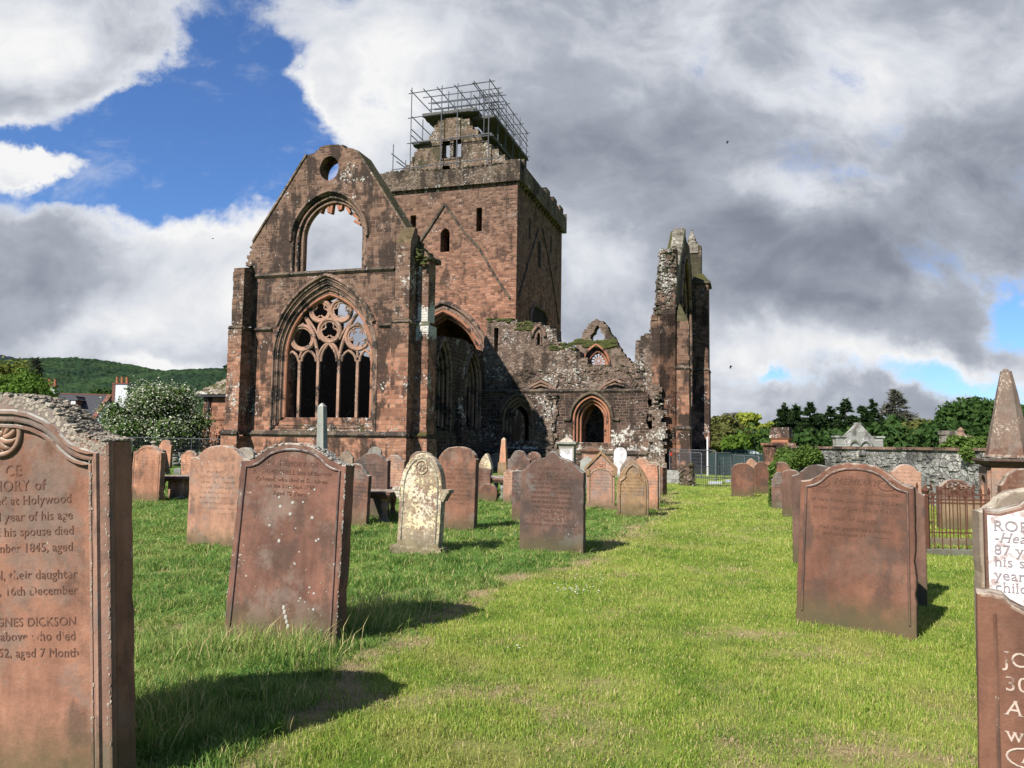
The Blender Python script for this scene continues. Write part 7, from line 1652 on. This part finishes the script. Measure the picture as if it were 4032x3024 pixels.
for i in range(22):
    p = dp(rs_.uniform(3735, 3905), rs_.uniform(1728, 1765), 26.3); iv.append((p.x, p.y, p.z, .3, .25, .14))
ivy(iv, 2600, .10, 60, 'creeper smothering the stepped red tomb behind the wall')
for (px_, py_, s_) in ((3180, 1790, .12), (3237, 1795, .16), (3362, 1790, .2), (3560, 1795, .12)):
    t_ = (px_ - 3040) / 860; p = dp(px_, py_, lerp(31, 20.5, t_) - .1); o = leaves([(0, 0, 0, s_, .08, s_ * .8)], 260, .05, px_, 'wall_plant', LM['haw'], None); o.location = (p.x, p.y - .05, p.z); tag(o, {3180: 'small tuft growing on the churchyard wall nearest the ivy', 3237: 'second tuft growing on the churchyard wall from the ivy', 3362: 'largest tuft growing on the wall under the mausoleum', 3560: 'tuft growing on the wall right of the mausoleum'}[px_], 'plant')

# ---------------------------------------------------------------- grass blades
def bladeset(n, rad, h0, h1, wd, lean, seed):
    rs = np.random.RandomState(seed); r = rad * np.sqrt(rs.rand(n)); a = rs.rand(n) * 6.283; bx = r * np.cos(a); by = r * np.sin(a); h = h0 + (h1 - h0) * rs.rand(n)
    d = rs.rand(n) * 6.283; l = lean * h * (.2 + rs.rand(n)); dx = np.cos(d); dy = np.sin(d); fa = rs.rand(n) * 6.283; wx = np.cos(fa) * wd / 2 * (.6 + .8 * rs.rand(n)); wy = np.sin(fa) * wd / 2 * (.6 + .8 * rs.rand(n))
    z0 = np.zeros(n); P0a = np.stack([bx - wx, by - wy, z0 - .01], 1); P0b = np.stack([bx + wx, by + wy, z0 - .01], 1)
    mx_ = bx + dx * l * .35; my_ = by + dy * l * .35; P1a = np.stack([mx_ - wx * .8, my_ - wy * .8, h * .6], 1); P1b = np.stack([mx_ + wx * .8, my_ + wy * .8, h * .6], 1)
    P2 = np.stack([bx + dx * l, by + dy * l, h * (1 - .25 * lean * rs.rand(n))], 1)
    V = np.stack([P0a, P0b, P1b, P1a, P2], 1).reshape(-1, 3); o = (np.arange(n) * 5)[:, None]
    return V, np.concatenate([o + np.array([[0, 1, 2, 3]]), np.concatenate([o + np.array([[3, 2, 4]]), o + 4], 1)], 0)
def tuftobj(name, mat, *a):
    V, Fq = bladeset(*a); me = bpy.data.meshes.new(name); fs = [tuple(f[:3]) if f[3] == f[2] else tuple(f) for f in Fq.tolist()]
    me.from_pydata(V.tolist(), [], fs); me.update(); me.materials.append(mat); return bpy.data.objects.new(name, me)
def grassmat(name, longer):
    m, t = newmat(name); P = t.node('ShaderNodeNewGeometry').outputs['Position']; rd = t.node('ShaderNodeObjectInfo').outputs['Random']
    isl = t.node('ShaderNodeNewGeometry').outputs['Random Per Island']
    c = grasscol(t, P, isl, longer); c = t.mix(t.m('GREATER_THAN', isl, .93 if longer else .86), c, (.48, .41, .19, 1))
    finish(t, c, .6, None, spec=.25, trans=c, ak=1.06); return m
MT['blade_short'] = grassmat('mown_grass_blade', 0.0); MT['blade_long'] = grassmat('long_grass_blade', 1.0)
m_, t = newmat('dry_clippings'); isl = t.node('ShaderNodeNewGeometry').outputs['Random Per Island']; finish(t, t.mix(isl, (.22, .15, .08, 1), (.52, .40, .24, 1)), .9, None); MT['dry'] = m_
def scatter(name, tuft, X, Y, sxy, sz, seed, label):
    rs = np.random.RandomState(seed); n = len(X); me = bpy.data.meshes.new(name); me.vertices.add(n)
    me.vertices.foreach_set('co', np.stack([X, Y, gz(X, Y)], 1).astype(np.float32).ravel())
    a = me.attributes.new('rot', 'FLOAT_VECTOR', 'POINT'); a.data.foreach_set('vector', np.stack([rs.normal(size=n) * .12, rs.normal(size=n) * .12, rs.rand(n) * 6.283], 1).astype(np.float32).ravel())
    a = me.attributes.new('scl', 'FLOAT_VECTOR', 'POINT'); a.data.foreach_set('vector', np.stack([sxy, sxy, sz], 1).astype(np.float32).ravel())
    o = bpy.data.objects.new(name, me); link(o); tag(o, label, 'grass', kind='stuff')
    ng = bpy.data.node_groups.new(name, 'GeometryNodeTree'); ng.interface.new_socket('Geometry', in_out='INPUT', socket_type='NodeSocketGeometry'); ng.interface.new_socket('Geometry', in_out='OUTPUT', socket_type='NodeSocketGeometry')
    N_ = ng.nodes; gi = N_.new('NodeGroupInput'); go_ = N_.new('NodeGroupOutput'); ip = N_.new('GeometryNodeInstanceOnPoints'); oi = N_.new('GeometryNodeObjectInfo'); oi.inputs['Object'].default_value = tuft; oi.inputs['As Instance'].default_value = True
    ar = N_.new('GeometryNodeInputNamedAttribute'); ar.data_type = 'FLOAT_VECTOR'; ar.inputs['Name'].default_value = 'rot'; as_ = N_.new('GeometryNodeInputNamedAttribute'); as_.data_type = 'FLOAT_VECTOR'; as_.inputs['Name'].default_value = 'scl'
    L_ = ng.links; L_.new(gi.outputs[0], ip.inputs['Points']); L_.new(oi.outputs['Geometry'], ip.inputs['Instance']); L_.new(ar.outputs[0], ip.inputs['Rotation']); L_.new(as_.outputs[0], ip.inputs['Scale']); L_.new(ip.outputs[0], go_.inputs[0])
    md = o.modifiers.new('scatter', 'NODES'); md.node_group = ng; return o
rs = np.random.RandomState(99)
def field(dens, D0, D1, ref, pw):
    out = []
    edges = np.geomspace(D0, D1, 26)
    for a_, b_ in zip(edges, edges[1:]):
        m_ = (a_ + b_) / 2; rho = dens * min(1, (ref / m_)) ** pw; wdt = 1.62 * b_ + 2.0; n = int(rho * wdt * (b_ - a_)); X = (rs.rand(n) - .5) * wdt; Y = a_ + (b_ - a_) * rs.rand(n); out.append(np.stack([X, Y], 1))
    return np.concatenate(out)
P = field(200, 1.9, 34, 5.5, 1.7); X, Y = P[:, 0], P[:, 1]
dd = X - bx_(Y) + .10 * rs.normal(size=len(X)); s_ = straw(X, Y); keep = (dd > -.05) & (rs.rand(len(X)) > s_ * .75); X, Y = X[keep], Y[keep]
sc_ = np.maximum(1, (Y / 5.5) ** .8)
t1 = tuftobj('grass_tuft', MT['blade_short'], 44, .085, .012, .040, .0036, .9, 1)
scatter('mown_grass', t1, X, Y, sc_, (.7 + .6 * rs.rand(len(X))) * (.75 + .6 * vnoise(X, Y, .5, 4)), 1, 'short mown grass of the wide path through the churchyard')
P = field(170, 1.9, 40, 5.5, 1.7); X, Y = P[:, 0], P[:, 1]; dd = X - bx_(Y) + .08 * rs.normal(size=len(X)); keep = dd < .0; X, Y, dd = X[keep], Y[keep], dd[keep]
hn = vnoise(X, Y, .9, 14) * .6 + vnoise(X, Y, .28, 15) * .4; keep = rs.rand(len(X)) > straw(X, Y) * .45; X, Y, hn, dd = X[keep], Y[keep], hn[keep], dd[keep]
t2 = tuftobj('grass_tuft', MT['blade_long'], 36, .085, .045, .125, .0046, .85, 2)
scatter('long_grass', t2, X, Y, np.maximum(1, (Y / 5.5) ** .75), (.35 + 1.2 * hn ** 1.6) , 2, 'long uncut grass growing between the headstones')
# seed stalks and coarse tussocks
hot = [gp(1500, 2480), gp(1400, 2440), gp(1620, 2400), gp(1560, 2140), gp(1000, 2560), gp(1150, 2580), gp(700, 2600), gp(1300, 2610), gp(620, 2900), gp(800, 2800)]
XX_ = []; 
for h_ in hot:
    k_ = 26; XX_.append(np.stack([h_.x + rs.normal(size=k_) * .22, h_.y + rs.normal(size=k_) * .2], 1))
XX_ = np.concatenate(XX_); XX_ = XX_[XX_[:, 0] < bx_(XX_[:, 1]) - .05]
t3 = tuftobj('grass_tuft', MT['blade_long'], 12, .10, .12, .25, .0045, .7, 3)
scatter('coarse_grass', t3, XX_[:, 0], XX_[:, 1], np.ones(len(XX_)), .7 + .6 * rs.rand(len(XX_)), 3, 'tall coarse tussocks and seed stalks beside the headstones')
# dry clippings lying along the edge of the long grass
P = field(260, 2.0, 26, 5.5, 1.6); X, Y = P[:, 0], P[:, 1]; s_ = straw(X, Y); keep = rs.rand(len(X)) < np.clip(s_ * 1.2 - .25, 0, 1); X, Y = X[keep], Y[keep]
t4 = tuftobj('clipping_tuft', MT['dry'], 26, .09, .006, .018, .0032, 3.6, 4)
scatter('dry_clippings', t4, X, Y, np.maximum(1, (Y / 5.5) ** .8), np.ones(len(X)), 4, 'dry brown grass clippings lying along the mown edge')
# flowers
def flowers(name, spots, colr, r_, h_, label, seed):
    rs2 = random.Random(seed); b = MB()
    for (c, sp, n, sy) in spots:
        for i in range(n):
            x_, y_ = c.x + rs2.gauss(0, sp), c.y + rs2.gauss(0, sy); z_ = h_ * rs2.uniform(.7, 1.3); rr_ = r_ * rs2.uniform(.7, 1.2)
            b.add([(x_ + rr_ * math.cos(k * 1.047), y_ + rr_ * math.sin(k * 1.047), z_ + rs2.uniform(0, .004)) for k in range(6)] + [(x_, y_, z_ + .004)], [(k, (k + 1) % 6, 6) for k in range(6)])
    o = b.build(name, plain(name + '_petal', colr, .8, .1, 3)); tag(o, label, 'flowers', kind='stuff')
flowers('daisies', [(gp(2240, 2335), .16, 46, .13), (gp(2290, 2290), .2, 16, .2), (gp(2010, 2570), .05, 3, .05), (gp(3015, 2100), .4, 16, .3), (gp(2100, 1868), 1.2, 60, .8), (gp(1990, 2110), .15, 6, .1), (gp(2720, 1922), .8, 26, .15)], (.75, .75, .72), .009, .045, 'white daisies scattered in the mown grass', 1)
flowers('buttercups', [(gp(480, 1925), .3, 26, .5), (gp(660, 2000), .2, 12, .3), (gp(1500, 2170), .1, 4, .1), (gp(3130, 2290), .1, 3, .1), (gp(560, 1990), .4, 10, .6)], (.75, .55, .03), 0.012, .15, 'yellow buttercups in the long grass at left', 2)
